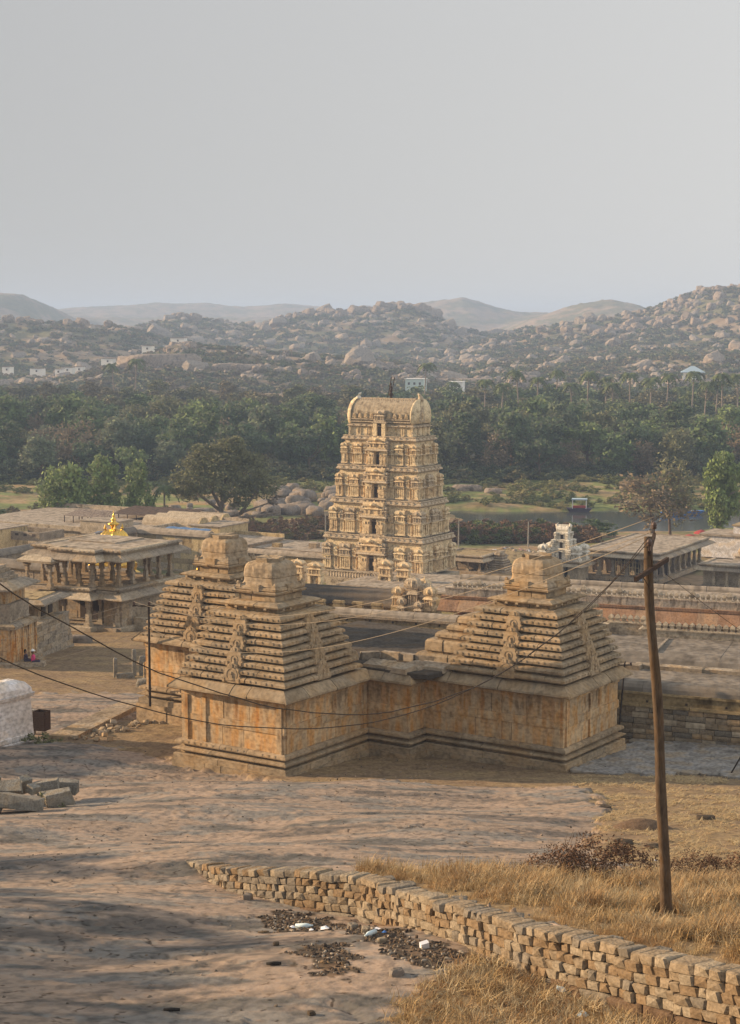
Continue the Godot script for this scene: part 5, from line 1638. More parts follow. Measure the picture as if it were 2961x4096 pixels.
	o = thing("roof_pit", "dark weathered sunken court rim on the flat roof", "building", Vector3(-57.5, 8.9, -291.5), 29.0, "flat roofed buildings")
	for q: Array in [[0.0, 3.0, 9.6, 0.5], [0.0, -3.0, 9.6, 0.5], [4.55, 0.0, 0.5, 5.6], [-4.55, 0.0, 0.5, 5.6]]:
		solid(o, "rim", Vector3(q[0], 0.7, q[1]), Vector3(q[2], 1.4, q[3]), M.grey_stone_b)
	for k in 5:
		solid(o, "slot", Vector3(-3.6 + k * 1.8, 0.95, 3.22), Vector3(0.7, 0.4, 0.12), M.tower_dark)
	o = thing("ochre_house", "plain ochre walled house at the far left edge", "building", Vector3(-62.0, 3.6, -286.0), 29.0, "flat roofed buildings")
	solid(o, "wall", Vector3(-5, 3.6, -4), Vector3(10, 7.2, 8), M.ochre_wall)
	solid(o, "roof", Vector3(-5, 7.28, -4), Vector3(10.4, 0.16, 8.4), M.roof_plaster)
	# three barrel vaults
	o = thing("barrel_vaults", "three cream barrel vaults side by side on the roof", "building", Vector3(-30.4, 4.0, -302.0), 29.0, "flat roofed buildings")
	solid(o, "wall", Vector3(-6, 2.4, -5.2), Vector3(13, 5.2, 11.0), M.ochre_wall)
	for k in 3:
		mb = MB.new()
		var a := PackedVector3Array()
		var b := PackedVector3Array()
		for j in 10:
			var an := PI * j / 9.0
			a.push_back(Vector3(-12.0, 5.0 + sin(an) * 1.9, -2.0 - k * 3.5 + cos(an) * 1.7))
			b.push_back(Vector3(0.0, 5.0 + sin(an) * 1.9, -2.0 - k * 3.5 + cos(an) * 1.7))
		mb.prism(a, b)
		part(o, "vault", mb.flat(), M.pale_stone)
		mb = MB.new()
		a = PackedVector3Array()
		b = PackedVector3Array()
		for j in 10:
			var an := PI * j / 9.0
			a.push_back(Vector3(0.0, 5.0 + sin(an) * 2.0, -2.0 - k * 3.5 + cos(an) * 1.76))
			b.push_back(Vector3(0.3, 5.0 + sin(an) * 2.0, -2.0 - k * 3.5 + cos(an) * 1.76))
		mb.prism(a, b)
		part(o, "vault_end", mb.flat(), M.ochre_wall)
	o = thing("ochre_house", "ochre house with flat roof right of the barrel vaults", "building", Vector3(-26.0, 3.6, -298.4), 29.0, "flat roofed buildings")
	solid(o, "wall", Vector3(-3.2, 3.1, -4.5), Vector3(6.4, 6.2, 9), M.ochre_wall)
	solid(o, "roof", Vector3(-3.2, 6.3, -4.5), Vector3(6.8, 0.2, 9.4), M.roof_plaster)
	solid(o, "parapet", Vector3(-3.2, 6.6, -9.0), Vector3(6.8, 0.5, 0.3), M.lime_merlon)
	for q: Array in [[-43.5, 9.3, -291.0, 8.0, "blue tarpaulin sheet below the plastered stairhead"], [-31.5, 9.6, -295.4, 9.0, "blue tarpaulin sheet stretched below the barrel vaults"]]:
		mb = MB.new()
		for k in 8:
			var w: float = q[3] / 8.0
			var x := k * w - float(q[3]) * 0.5
			mb.hexa([Vector3(x, 0, 1.2), Vector3(x + w, 0, 1.2), Vector3(x + w, 0.3, -1.2), Vector3(x, 0.3, -1.2), Vector3(x, 0.08 + 0.1 * (k % 2), 1.2), Vector3(x + w, 0.18 - 0.1 * (k % 2), 1.2), Vector3(x + w, 0.5 - 0.1 * (k % 2), -1.2), Vector3(x, 0.38 + 0.1 * (k % 2), -1.2)])
		tag(part(self, "blue_tarpaulin", mb.flat(), M.tarp, Transform3D(Basis(Vector3.UP, -deg_to_rad(29)), Vector3(q[0], q[1], q[2]))), q[4], "tarpaulin", "blue tarpaulins")
	# roofs between the outer wall and the big tree
	o = thing("flat_roof_building", "long low building with dusty flat roof behind the tan wall", "building", Vector3(-6.5, 3.6, -281.0), 29.0, "flat roofed buildings")
	solid(o, "wall", Vector3(-9.5, 1.9, -6.5), Vector3(19, 3.8, 11), M.grey_stone)
	solid(o, "roof", Vector3(-9.5, 3.9, -6.5), Vector3(19.4, 0.24, 11.4), M.roof_plaster)
	solid(o, "parapet", Vector3(-0.3, 4.3, -6.5), Vector3(0.4, 0.7, 11.4), M.grey_stone_b)
	for k in 7:
		solid(o, "wall_bay", Vector3(0.05, 2.4, -1.8 - k * 1.5), Vector3(0.16, 2.0, 0.7), M.lime_merlon)
	solid(o, "roof_box", Vector3(-6.0, 4.4, -5.0), Vector3(1.5, 0.8, 1.2), M.grey_stone)
	solid(o, "roof_box", Vector3(-12.0, 4.3, -3.0), Vector3(1.4, 0.7, 1.2), M.ochre_dark)
	o = thing("flat_roof_building", "broad dusty roof terrace between ochre house and tan wall", "building", Vector3(-21.0, 3.6, -288.0), 29.0, "flat roofed buildings")
	solid(o, "wall", Vector3(-8, 2.2, -6), Vector3(17, 4.4, 11), M.grey_stone)
	solid(o, "roof", Vector3(-8, 4.5, -6), Vector3(17.4, 0.24, 11.4), M.roof_plaster)
	solid(o, "parapet", Vector3(-8, 4.9, -11.5), Vector3(17.4, 0.6, 0.3), M.ochre_wall)


# ---------------------------------------------------------------- beyond the galleries on the right

func build_far_right() -> void:
	# small whitewashed gate tower over a square porch
	var o := thing("white_gate_tower", "small whitewashed temple gate tower on a square stone porch", "temple tower", Vector3(32.4, 4.3, -268.0), 29.0)
	o.scale = Vector3(1.0, 0.88, 1.0)
	var lo := group_node(o, "porch")
	solid(lo, "wall", Vector3(-0.9, 1.9, -2.2), Vector3(1.8, 3.8, 4.2), M.pale_stone)
	solid(lo, "wall", Vector3(-6.0, 1.9, -2.6), Vector3(1.2, 3.8, 3.4), M.pale_stone)
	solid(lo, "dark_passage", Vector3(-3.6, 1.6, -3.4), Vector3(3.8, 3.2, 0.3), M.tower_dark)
	var cm := column_mesh(3.5, 0.45)
	for x: float in [-1.0, -2.6, -4.6, -6.2]:
		part(lo, "column", cm, M.pale_stone, Transform3D(Basis(), Vector3(x, 0, -0.2)))
	solid(lo, "step", Vector3(-3.5, 0.1, -0.8), Vector3(7.4, 0.5, 2.4), M.grey_stone)
	slab_roof(lo, [Vector2(-7.0, -4.6), Vector2(-7.0, 0.1), Vector2(0.2, 0.1), Vector2(0.2, -4.6)], [0, 1, 2, 3], 3.7, 0.8, [M.pale_stone, M.grey_stone])
	solid(lo, "ceiling", Vector3(-3.4, 3.9, -2.3), Vector3(6.8, 0.5, 4.4), M.pale_stone)
	for k in 4:
		var h: float = [2.1, 1.7, 1.4, 1.5][k]
		var y: float = [4.2, 6.2, 7.8, 9.1][k]
		var w: float = [4.0, 3.1, 2.4, 2.0][k]
		var st := group_node(o, "storey", Vector3(-3.4, y, -2.2))
		if k < 3:
			solid(st, "wall", Vector3(0, h * 0.5, 0), Vector3(w - 0.5, h, w * 0.75 - 0.4), M.white_tower)
			solid(st, "cornice", Vector3(0, h - 0.2, 0), Vector3(w, 0.16, w * 0.75), M.white_tower)
			for face in 4:
				var b := Basis(Vector3.UP, face * PI / 2)
				var dist := (w * 0.375 - 0.15) if face % 2 == 0 else (w * 0.5 - 0.2)
				for x: float in [-0.36, 0.36]:
					part(st, "shaft_bay", shaft_bay(w * 0.22, h * 0.5, 0.24, 2), M.white_tower, Transform3D(b, b * Vector3(x * w, 0, dist)))
					part(st, "model_shrine", mini_shrine(w * 0.24, h * 0.5, 0.4, false), M.white_tower, Transform3D(b, b * Vector3(x * w, h * 0.5, dist)))
			solid(st, "dark_doorway", Vector3(0, h * 0.38, w * 0.375 - 0.18), Vector3(0.42, h * 0.6, 0.14), M.tower_dark)
			solid(st, "lintel", Vector3(0, h * 0.74, w * 0.375 - 0.1), Vector3(0.9, 0.16, 0.4), M.white_tower)
		else:
			var mb := MB.new()
			var a := PackedVector3Array()
			var b2 := PackedVector3Array()
			for q: Vector2 in [Vector2(-0.6, 0), Vector2(-0.75, 0.5), Vector2(-0.55, 0.95), Vector2(0, 1.2), Vector2(0.55, 0.95), Vector2(0.75, 0.5), Vector2(0.6, 0)]:
				a.push_back(Vector3(-1.0, q.y, q.x))
				b2.push_back(Vector3(1.0, q.y, q.x))
			mb.prism(b2, a)
			part(st, "vault", mb.flat(), M.white_tower)
			for s: float in [-1.0, 1.0]:
				var g := MB.new()
				g.tube([Vector3(s * 1.05, 0.7, 0), Vector3(s * 1.15, 1.25, 0), Vector3(s * 0.95, 1.6, 0)], [0.3, 0.26, 0.08], 6)
				part(st, "horn", g.smooth(), M.white_tower)
			solid(st, "ridge", Vector3(0, 1.25, 0), Vector3(1.7, 0.14, 0.3), M.white_tower)
	for p: Vector2 in [Vector2(-6.2, -0.7), Vector2(-0.6, -0.7), Vector2(-0.6, -3.8), Vector2(-6.2, -3.8)]:
		part(o, "corner_shrine", mini_shrine(1.3, 3.0, 1.2, false), M.white_tower, Transform3D(Basis(), Vector3(p.x, 4.2, p.y)))

	# broad pillared hall
	o = thing("pillared_hall", "low stone hall with flat slab roof and rows of square pillars", "building", Vector3(44.8, 4.6, -267.6), 29.0)
	var gs := [M.grey_stone, M.pale_stone, M.grey_stone_b]
	solid(o, "platform", Vector3(-6.4, 0.35, -12), Vector3(13.6, 0.7, 25), M.grey_stone)
	cm = column_mesh(3.3, 0.5)
	for k in 6:
		for r in 2:
			part(o, "column", cm, pick(gs), Transform3D(Basis(), Vector3(-0.6 - k * 2.35, 0.7, -0.6 - r * 2.6)))
	for k in 8:
		part(o, "column", cm, pick(gs), Transform3D(Basis(), Vector3(-0.6, 0.7, -3.6 - k * 2.6)))
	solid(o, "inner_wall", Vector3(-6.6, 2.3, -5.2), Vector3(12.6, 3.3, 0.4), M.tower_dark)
	solid(o, "inner_wall", Vector3(-3.2, 2.3, -14.0), Vector3(0.4, 3.3, 18.0), M.ochre_dark)
	for k in 3:
		var gr := group_node(o, "grille", Vector3(-1.8 - k * 2.35, 0.9, -0.5))
		for j in 4:
			solid(gr, "bar", Vector3(-0.75 + j * 0.5, 1.2, 0), Vector3(0.07, 2.4, 0.07), M.ochre_wall)
		for j in 3:
			solid(gr, "bar", Vector3(0, 0.5 + j * 0.8, 0.01), Vector3(1.7, 0.07, 0.07), M.ochre_wall)
	slab_roof(o, [Vector2(-12.8, -24.2), Vector2(-12.8, 0.1), Vector2(0.1, 0.1), Vector2(0.1, -24.2)], [0, 1, 2, 3], 4.2, 1.0, gs)
	solid(o, "roof", Vector3(-6.4, 4.5, -12), Vector3(12.6, 0.3, 24), M.roof_plaster)

	# ruined halls right of the tower
	o = thing("ruined_hall", "low ruined stone hall with broken slab roof beside the gate tower", "ruin", Vector3(18.0, 4.2, -279.5), 29.0)
	solid(o, "platform", Vector3(-3.5, 0.3, -4), Vector3(8.5, 0.6, 9), M.grey_stone)
	cm = column_mesh(1.9, 0.36)
	for k in 4:
		part(o, "column", cm, pick(gs), Transform3D(Basis(), Vector3(-0.4 - k * 2.1, 0.6, -0.3)))
		part(o, "column", cm, pick(gs), Transform3D(Basis(), Vector3(-0.2, 0.6, -2.4 - k * 1.9)))
	solid(o, "back_wall", Vector3(-3.6, 1.5, -3.4), Vector3(6.6, 1.9, 0.4), M.grey_stone_b)
	slab_roof(o, [Vector2(-7.6, -8.4), Vector2(-7.6, 0.1), Vector2(0.1, 0.1), Vector2(0.1, -8.4)], [0, 1, 2, 3], 2.6, 0.7, gs)
	solid(o, "roof", Vector3(-3.7, 2.85, -4.1), Vector3(7.4, 0.24, 8.2), M.ochre_dark)
	for q: Array in [["stepped_shrine", "small stepped stone shrine tower behind the ruined hall", Vector3(21.3, 4.0, -283.0), 1.0], ["stepped_shrine", "stepped stone shrine at the right edge below white buildings", Vector3(58.2, 5.2, -266.0), 1.5]]:
		o = thing(q[0], q[1], "shrine", q[2], 29.0, "small stepped shrines")
		var f: float = q[3]
		for k in 8:
			var w: float = (2.1 - k * 0.17) * f
			var mb := MB.new()
			mb.taper(Vector3(0, k * 0.36 * f, 0), 0.2 * f, w, w, w + 0.1 * f, w + 0.1 * f)
			mb.taper(Vector3(0, (k * 0.36 + 0.2) * f, 0), 0.15 * f, w + 0.1 * f, w + 0.1 * f, w - 0.1 * f, w - 0.1 * f)
			part(o, "tier", mb.flat(), pick(gs))
		var cap := MB.new()
		cap.loft([sq_ring(0, 2.85 * f, 0, 0.75 * f, 0.75 * f, 6.0), sq_ring(0, 3.2 * f, 0, 0.85 * f, 0.85 * f, 5.0), sq_ring(0, 3.6 * f, 0, 0.65 * f, 0.65 * f, 4.0), sq_ring(0, 3.75 * f, 0, 0.3 * f, 0.3 * f, 4.0)])
		part(o, "cap", cap.flat(), M.grey_stone)
	o = thing("edge_hall", "pillared stone porch at the right edge beside the fence", "building", Vector3(55.4, 5.0, -257.8), 29.0)
	solid(o, "wall", Vector3(-3.0, 1.6, -4), Vector3(6, 3.2, 6), M.pale_stone)
	solid(o, "platform", Vector3(-2.8, 0.2, -3), Vector3(7, 0.5, 8), M.grey_stone)
	cm = column_mesh(2.8, 0.4)
	for p: Vector2 in [Vector2(0, 0), Vector2(-2.0, 0), Vector2(-4, 0), Vector2(2, -0.2), Vector2(2, -2.6)]:
		part(o, "column", cm, M.pale_stone, Transform3D(Basis(), Vector3(p.x, 0.4, p.y)))
	slab_roof(o, [Vector2(-6.2, -7), Vector2(-6.2, 0.1), Vector2(2.4, 0.1), Vector2(2.4, -7)], [0, 1, 2], 3.3, 0.7, gs)
	solid(o, "roof", Vector3(-1.9, 3.6, -3.4), Vector3(8.2, 0.3, 6.8), M.roof_plaster)
	o = thing("whitewashed_house", "peeling whitewashed house with flat stone roof at right edge", "building", Vector3(59.4, 4.2, -302.0), 29.0)
	solid(o, "wall", Vector3(4.5, 1.9, -4), Vector3(12, 3.8, 8), M.whitewash)
	solid(o, "roof", Vector3(4.5, 3.95, -4), Vector3(12.6, 0.3, 8.6), M.roof_plaster)
	solid(o, "upper_room", Vector3(7.0, 4.7, -5), Vector3(7, 1.5, 5), M.whitewash)
	solid(o, "upper_roof", Vector3(7.0, 5.55, -5), Vector3(7.5, 0.22, 5.5), M.ochre_dark)
	# rails along the lane
	o = thing("railing", "thin dark iron railing along the lane beside the pillared hall", "fence", Vector3(33.0, 4.6, -262.0), 29.0)
	for k in 16:
		var x := k * 1.75
		solid(o, "post", Vector3(x, 0.9, -0.2 * k), Vector3(0.09, 1.8, 0.09), M.iron)
	for y: float in [0.8, 1.6]:
		var t := MB.new()
		t.tube([Vector3(0, y, 0), Vector3(26.4, y, -3.0)], [0.035, 0.035], 4)
		part(o, "rail", t.flat(), M.iron)
	# lane and rubbish ground
	var lane := MB.new()
	lane.box(Vector3(48, 4.55, -258), Vector3(46, 0.5, 5.0), Basis(Vector3.UP, -deg_to_rad(24)))
	tag(part(self, "lane", lane.flat(), M.roof_plaster), "pale dusty lane beside the railing", "road", "", "structure")
	# heap of rubble and rubbish beyond the ruined hall
	var xs := []
	var cs := []
	for k in 420:
		var a := rf(0, TAU)
		var r := sqrt(rng.randf())
		var p := Vector3(24 + cos(a) * r * 11.0, 0, -302 + sin(a) * r * 9.0)
		p.y = 4.0 + (1.0 - r) * 1.6 + rf(-0.1, 0.2)
		var s := rf(0.18, 0.6)
		xs.append(Transform3D(Basis.from_euler(Vector3(rf(0, 6), rf(0, 6), rf(0, 6))).scaled(Vector3(s, s * rf(0.4, 1), s * rf(0.6, 1.3))), p))
		cs.append(pick([Color(0.3, 0.22, 0.15), Color(0.34, 0.27, 0.2), Color(0.24, 0.19, 0.14), Color(0.3, 0.24, 0.17), Color(0.62, 0.6, 0.6) if r < 0.5 else Color(0.28, 0.2, 0.13), Color(0.5, 0.25, 0.25) if r < 0.35 else Color(0.3, 0.22, 0.15)]))
	stuff("rubbish_heap", rock_mesh(3, 1, 0.3), M.far_boulder, xs, cs, "heap of rubble and coloured rubbish beyond the ruined hall", "rubble")
	var mound := MB.new()
	mound.lathe(Vector3(24, 3.2, -302), [Vector2(12, 0), Vector2(9, 1.2), Vector2(5, 2.0), Vector2(1, 2.4)], 24)
	tag(part(self, "earth_mound", mound.smooth(), M.ochre_dark), "brown earth mound under the rubbish", "ground", "", "structure")
	# parasols
	for q: Array in [[Vector3(58.8, 4.0, -317.0), 1.6, "larger red parasol near the whitewashed house"], [Vector3(62.2, 4.0, -324.0), 1.5, "smaller faded red parasol behind the larger one"]]:
		var u := thing("red_parasol", q[2], "parasol", q[0], 0.0, "red parasols")
		var c := MB.new()
		c.lathe(Vector3(0, 1.7, 0), [Vector2(q[1], 0), Vector2(q[1] * 0.7, 0.35), Vector2(q[1] * 0.3, 0.6), Vector2(0.03, 0.7)], 8)
		part(u, "canopy", c.flat(), M.red_cloth)
		var t := MB.new()
		t.tube([Vector3(0, -0.2, 0), Vector3(0, 2.4, 0)], [0.03, 0.03], 5)
		part(u, "pole", t.flat(), M.iron)
	# street poles
	for q: Array in [[Vector3(-7.7, 3.8, -297.0), 8.6, "tall concrete pole left of the gate tower"], [Vector3(14.9, 4.0, -291.0), 8.0, "concrete pole with fittings right of the gate tower"], [Vector3(29.5, 3.6, -322.0), 4.6, "short pale post near the river shrubs"], [Vector3(-8.9, 3.8, -292.0), 4.6, "short stub post beside the tall pole"]]:
		var u := thing("utility_pole", q[2], "pole", q[0], 0.0, "distant utility poles")
		var t := MB.new()
		t.tube([Vector3(0, -0.3, 0), Vector3(0.05, q[1], 0)], [0.16, 0.11], 6)
		part(u, "shaft", t.flat(), M.concrete_post)
		if q[1] > 7.0:
			solid(u, "cross_arm", Vector3(0, float(q[1]) - 0.5, 0), Vector3(1.0, 0.1, 0.1), M.iron)


# unit boulder; sharper with fewer levels
func rock_mesh(sd: int, sub: int, rough: float) -> ArrayMesh:
	var f := FastNoiseLite.new()
	f.seed = sd
	f.frequency = 0.9
	f.fractal_octaves = 3
	var sp := SphereMesh.new()
	sp.radius = 1.0
	sp.height = 2.0
	sp.radial_segments = 5 + sub * 4
	sp.rings = 2 + sub * 2
	var arr := sp.get_mesh_arrays()
	var v: PackedVector3Array = arr[Mesh.ARRAY_VERTEX]
	var idx: PackedInt32Array = arr[Mesh.ARRAY_INDEX]
	var mb := MB.new()
	for i in v.size():
		var p := v[i]
		var k := 1.0 + f.get_noise_3dv(p * 1.2) * rough * 2.2
		p = p * k
		p = Vector3(clampf(p.x, -0.86, 0.86), clampf(p.y, -0.75, 0.8), clampf(p.z, -0.88, 0.88))
		v[i] = p
	for i in range(0, idx.size(), 3):
		mb.tri(v[idx[i]], v[idx[i + 1]], v[idx[i + 2]], Vector3.ZERO)
	return mb.smooth() if sub > 2 else mb.flat()


# a roughly squared stone of unit size with worn edges
func block_mesh(sd: int, wear := 0.09, rough := 0.05) -> ArrayMesh:
	var g := RandomNumberGenerator.new()
	g.seed = sd
	var mb := MB.new()
	var c := []
	for y: float in [-1.0, 1.0]:
		for q: Vector2 in [Vector2(-1, -1), Vector2(1, -1), Vector2(1, 1), Vector2(-1, 1)]:
			c.append(Vector3(q.x, y, q.y) * 0.5 + Vector3(g.randf_range(-rough, rough), g.randf_range(-rough, rough), g.randf_range(-rough, rough)))
	var faces := [[0, 1, 2, 3], [4, 5, 6, 7], [0, 1, 5, 4], [1, 2, 6, 5], [2, 3, 7, 6], [3, 0, 4, 7]]
	var inset := {}
	for fi in 6:
		var ctr := Vector3.ZERO
		for i: int in faces[fi]:
			ctr += c[i]
		ctr /= 4.0
		var out := ctr.normalized() * g.randf_range(0.01, 0.05)
		var ring := []
		for i: int in faces[fi]:
			var p: Vector3 = c[i].lerp(ctr, wear * 2.0)
			inset[[fi, i]] = p
			ring.append(p)
		for k in 4:
			mb.tri(ring[k], ring[(k + 1) % 4], ctr + out, Vector3.ZERO)
	for fa in 6:
		for fb in range(fa + 1, 6):
			var sh := []
			for i: int in faces[fa]:
				if faces[fb].has(i):
					sh.append(i)
			if sh.size() == 2:
				mb.quad(inset[[fa, sh[0]]], inset[[fa, sh[1]]], inset[[fb, sh[1]]], inset[[fb, sh[0]]], Vector3.ZERO)
	for i in 8:
		var t := []
		for fi in 6:
			if faces[fi].has(i):
				t.append(inset[[fi, i]])
		mb.tri(t[0], t[1], t[2], Vector3.ZERO)
	return mb.flat()


# ---------------------------------------------------------------- things on the hilltop

func on_hill(x: float, z: float, up := 0.0) -> Vector3:
	var y := hill_y(x, z)
	return Vector3(x, y + relief(x, z) * (1.0 if z > -95.0 else 0.55) * 0.5 + up, z)


func build_hilltop_things() -> void:
	var gs := [M.grey_stone, M.grey_stone_b, M.shrine_stone_3]
	# shrine cut by the left edge
	var o := thing("edge_shrine", "weathered stone shrine cut off by the left edge", "shrine", Vector3(-26.2, 19.4, -126.2), 12.0)
	var pl := [Vector2(-6, -4.2), Vector2(-6, 0), Vector2(0, 0), Vector2(0, -4.2)]
	course(o, "plinth_stone", pl, [0, 1, 2], [Vector2(0.5, -0.6), Vector2(0.5, 0.3), Vector2(0.3, 0.36), Vector2(0.3, 0.6), Vector2(0.1, 0.7)], -0.3, 1.5, gs, 0.02)
	for k in 3:
		course(o, "wall_stone", pl, [0, 1, 2], [Vector2(0, 0.7 + k * 0.8), Vector2(0, 1.49 + k * 0.8)], -0.4, 1.3, [M.shrine_wall_0, M.shrine_wall_1, M.shrine_wall_3], 0.02)
	for k in 4:
		solid(o, "pilaster", Vector3(0.03, 1.9, -0.3 - k * 1.2), Vector3(0.14, 2.4, 0.28), M.shrine_wall_1)
		solid(o, "pilaster", Vector3(-0.4 - k * 1.3, 1.9, 0.03), Vector3(0.28, 2.4, 0.14), M.shrine_wall_1)
	course(o, "cornice", pl, [0, 1, 2], [Vector2(0, 3.1), Vector2(0.2, 3.15), Vector2(0.2, 3.35), Vector2(-0.1, 3.5)], -0.5, 1.6, gs, 0.02)
	var pl2 := [Vector2(-6, -4.0), Vector2(-6, -0.5), Vector2(-0.5, -0.5), Vector2(-0.5, -4.0)]
	for k in 3:
		course(o, "tier_stone", pl2, [0, 1, 2], [Vector2(-0.1 * k, 3.5 + k * 0.35), Vector2(0.05 - 0.1 * k, 3.6 + k * 0.35), Vector2(-0.1 - 0.1 * k, 3.84 + k * 0.35)], -0.5, 1.2, gs, 0.03)
	solid(o, "upper_wall", Vector3(-3.4, 5.3, -2.5), Vector3(5.0, 1.9, 3.4), M.shrine_wall_3)
	course(o, "eave", [Vector2(-6, -4.2), Vector2(-6, -0.8), Vector2(-0.9, -0.8), Vector2(-0.9, -4.2)], [0, 1, 2], [Vector2(0, 6.2), Vector2(0.9, 5.95), Vector2(0.9, 6.08), Vector2(0.0, 6.5)], -0.6, 1.8, gs, 0.02)
	for k in 4:
		solid(o, "roof_step", Vector3(-3.6, 6.6 + k * 0.26, -2.5), Vector3(4.6 - k * 0.5, 0.25, 3.0 - k * 0.3), gs[k % 3])
	solid(o, "core", Vector3(-3.2, 2.4, -2.2), Vector3(5.4, 5.0, 3.6), M.grey_stone_b)
	# terrace wall beside it
	o = thing("terrace_platform", "grey block masonry platform with low hall beside the edge shrine", "platform", Vector3(-26.0, 18.6, -130.4), 11.0)
	pl = [Vector2(-9, -9.6), Vector2(-9, 0), Vector2(0, 0), Vector2(0, -9.6)]
	for k in 7:
		course(o, "wall_stone", pl, [1, 2], [Vector2(-0.05 * k, k * 0.42), Vector2(-0.05 * k, k * 0.42 + 0.41)], -0.4, 1.15, gs, 0.025)
	course(o, "top_slab", pl, [1, 2], [Vector2(-0.2, 2.95), Vector2(-0.2, 3.15)], -1.0, 1.7, gs, 0.04)
	solid(o, "core", Vector3(-4.7, 1.5, -4.9), Vector3(8.4, 3.1, 9.0), M.grey_stone_b)
	var h := group_node(o, "low_hall", Vector3(-0.8, 3.0, -4.6))
	solid(h, "wall", Vector3(-3, 0.7, -2.4), Vector3(5.4, 1.4, 4.4), M.shrine_stone_3)
	for z: float in [-1.2, -2.7]:
		solid(h, "dark_opening", Vector3(-0.27, 0.7, z), Vector3(0.1, 0.8, 0.8), M.tower_dark)
	solid(h, "dark_opening", Vector3(-2.0, 0.7, -0.17), Vector3(1.0, 0.8, 0.1), M.tower_dark)
	course(h, "roof_slab", [Vector2(-6, -4.8), Vector2(-6, 0), Vector2(0, 0), Vector2(0, -4.8)], [0, 1, 2], [Vector2(0, 1.4), Vector2(0.5, 1.3), Vector2(0.5, 1.42), Vector2(0, 1.66)], -0.8, 1.6, gs, 0.02)
	solid(h, "roof", Vector3(-3, 1.6, -2.4), Vector3(5.0, 0.3, 4.2), M.ochre_dark)

	var rk := rock_mesh(5, 3, 0.16)
	for q: Array in [[Vector3(-24.3, 18.6, -142.5), Vector3(1.4, 0.75, 0.8), M.river_rock, "long smooth grey boulder at the platform corner"], [Vector3(-15.3, 20.5, -116.5), Vector3(0.75, 0.5, 0.5), M.granite_block, "pale squared stone beside the granite posts"]]:
		tag(part(self, "boulder", rk, q[2], Transform3D(Basis().scaled(q[1]), q[0])), q[3], "boulder")

	# whitewashed wall end at the left
	o = thing("whitewashed_wall", "thick whitewashed wall with rounded top cut by left edge", "wall", Vector3(-19.0, 21.2, -95.9), 34.0)
	var mb := MB.new()
	mb.taper(Vector3(-0.9, 0, 5.0), 3.1, 1.0, 5.1, 0.85, 4.95)
	part(o, "wall_face", mb.flat(), M.whitewash)
	mb = MB.new()
	mb.taper(Vector3(-0.9, 3.0, 5.0), 0.2, 0.98, 5.08, 1.05, 5.15)
	part(o, "cornice", mb.flat(), M.whitewash)
	mb = MB.new()
	var rings := []
	for q: Vector2 in [Vector2(0, 3.2), Vector2(0.06, 3.5), Vector2(0.3, 3.8), Vector2(0.7, 3.95)]:
		rings.append(PackedVector3Array([Vector3(-1.85 + q.x, q.y, -0.05 + q.x), Vector3(0.05 - q.x, q.y, -0.05 + q.x), Vector3(0.05 - q.x, q.y + 0.1, 10), Vector3(-1.85 + q.x, q.y + 0.1, 10)]))
	mb.loft(rings)
	part(o, "rounded_top", mb.flat(), M.whitewash)
	var bm := [block_mesh(1), block_mesh(2), block_mesh(3), block_mesh(4), block_mesh(5), block_mesh(6)]
	for r in 3:
		var s := 0.0
		while s < 9.5:
			var ln := rf(0.35, 0.7)
			part(o, "footing_stone", pick(bm), M.whitewash, Transform3D(Basis().scaled(Vector3(0.4, 0.3, ln * 0.97)), Vector3(-0.02 + rf(0, 0.05) - r * 0.03, 0.15 + r * 0.31, s + ln * 0.5)))
			s += ln
	# rusty bin on a post
	o = thing("rusty_bin", "rusty square metal bin fixed to a post beside white wall", "bin", on_hill(-18.9, -98.2), 20.0)
	for q: Array in [[Vector3(0, 0.75, 0.34), Vector3(0.75, 1.1, 0.03)], [Vector3(0, 0.75, -0.34), Vector3(0.75, 1.1, 0.03)], [Vector3(0.37, 0.75, 0), Vector3(0.03, 1.1, 0.66)], [Vector3(-0.37, 0.75, 0), Vector3(0.03, 1.1, 0.66)]]:
		solid(o, "side_panel", q[0], q[1], M.rusty_iron)
	solid(o, "bottom", Vector3(0, 0.2, 0), Vector3(0.76, 0.04, 0.7), M.rusty_iron)
	solid(o, "post", Vector3(-0.5, 0.65, 0.1), Vector3(0.2, 1.4, 0.2), M.concrete_post)

	# long slab on supports
	o = thing("stone_causeway", "long pale granite slab ramp leading to the shrine", "slab", Vector3(-17.3, 21.5, -95.6), 0.0)
	var a := Vector3(0, 0.45, 0)
	var b := Vector3(2.6, 0.0, -11.4)
	for k in 4:
		var p0 := a.lerp(b, k / 4.0)
		var p1 := a.lerp(b, (k + 0.985) / 4.0)
		var sd := Vector3(0.75, 0, 0.17)
		var dn := Vector3(0, -0.3 - 0.1 * float(k == 0), 0)
		mb = MB.new()
		mb.hexa([p0 - sd + dn, p0 + sd + dn, p1 + sd + dn, p1 - sd + dn, p0 - sd, p0 + sd, p1 + sd, p1 - sd])
		part(o, "slab", mb.flat(), [M.shrine_stone_1, M.grey_stone, M.shrine_stone_3, M.grey_stone][k])
	part(o, "support", bm[2], M.grey_stone, Transform3D(Basis().scaled(Vector3(1.2, 0.4, 0.8)), Vector3(0.1, -0.1, -0.4)))
	part(o, "support", bm[3], M.shrine_stone_3, Transform3D(Basis().scaled(Vector3(1.1, 0.5, 0.8)), Vector3(0.05, -0.45, -0.3)))
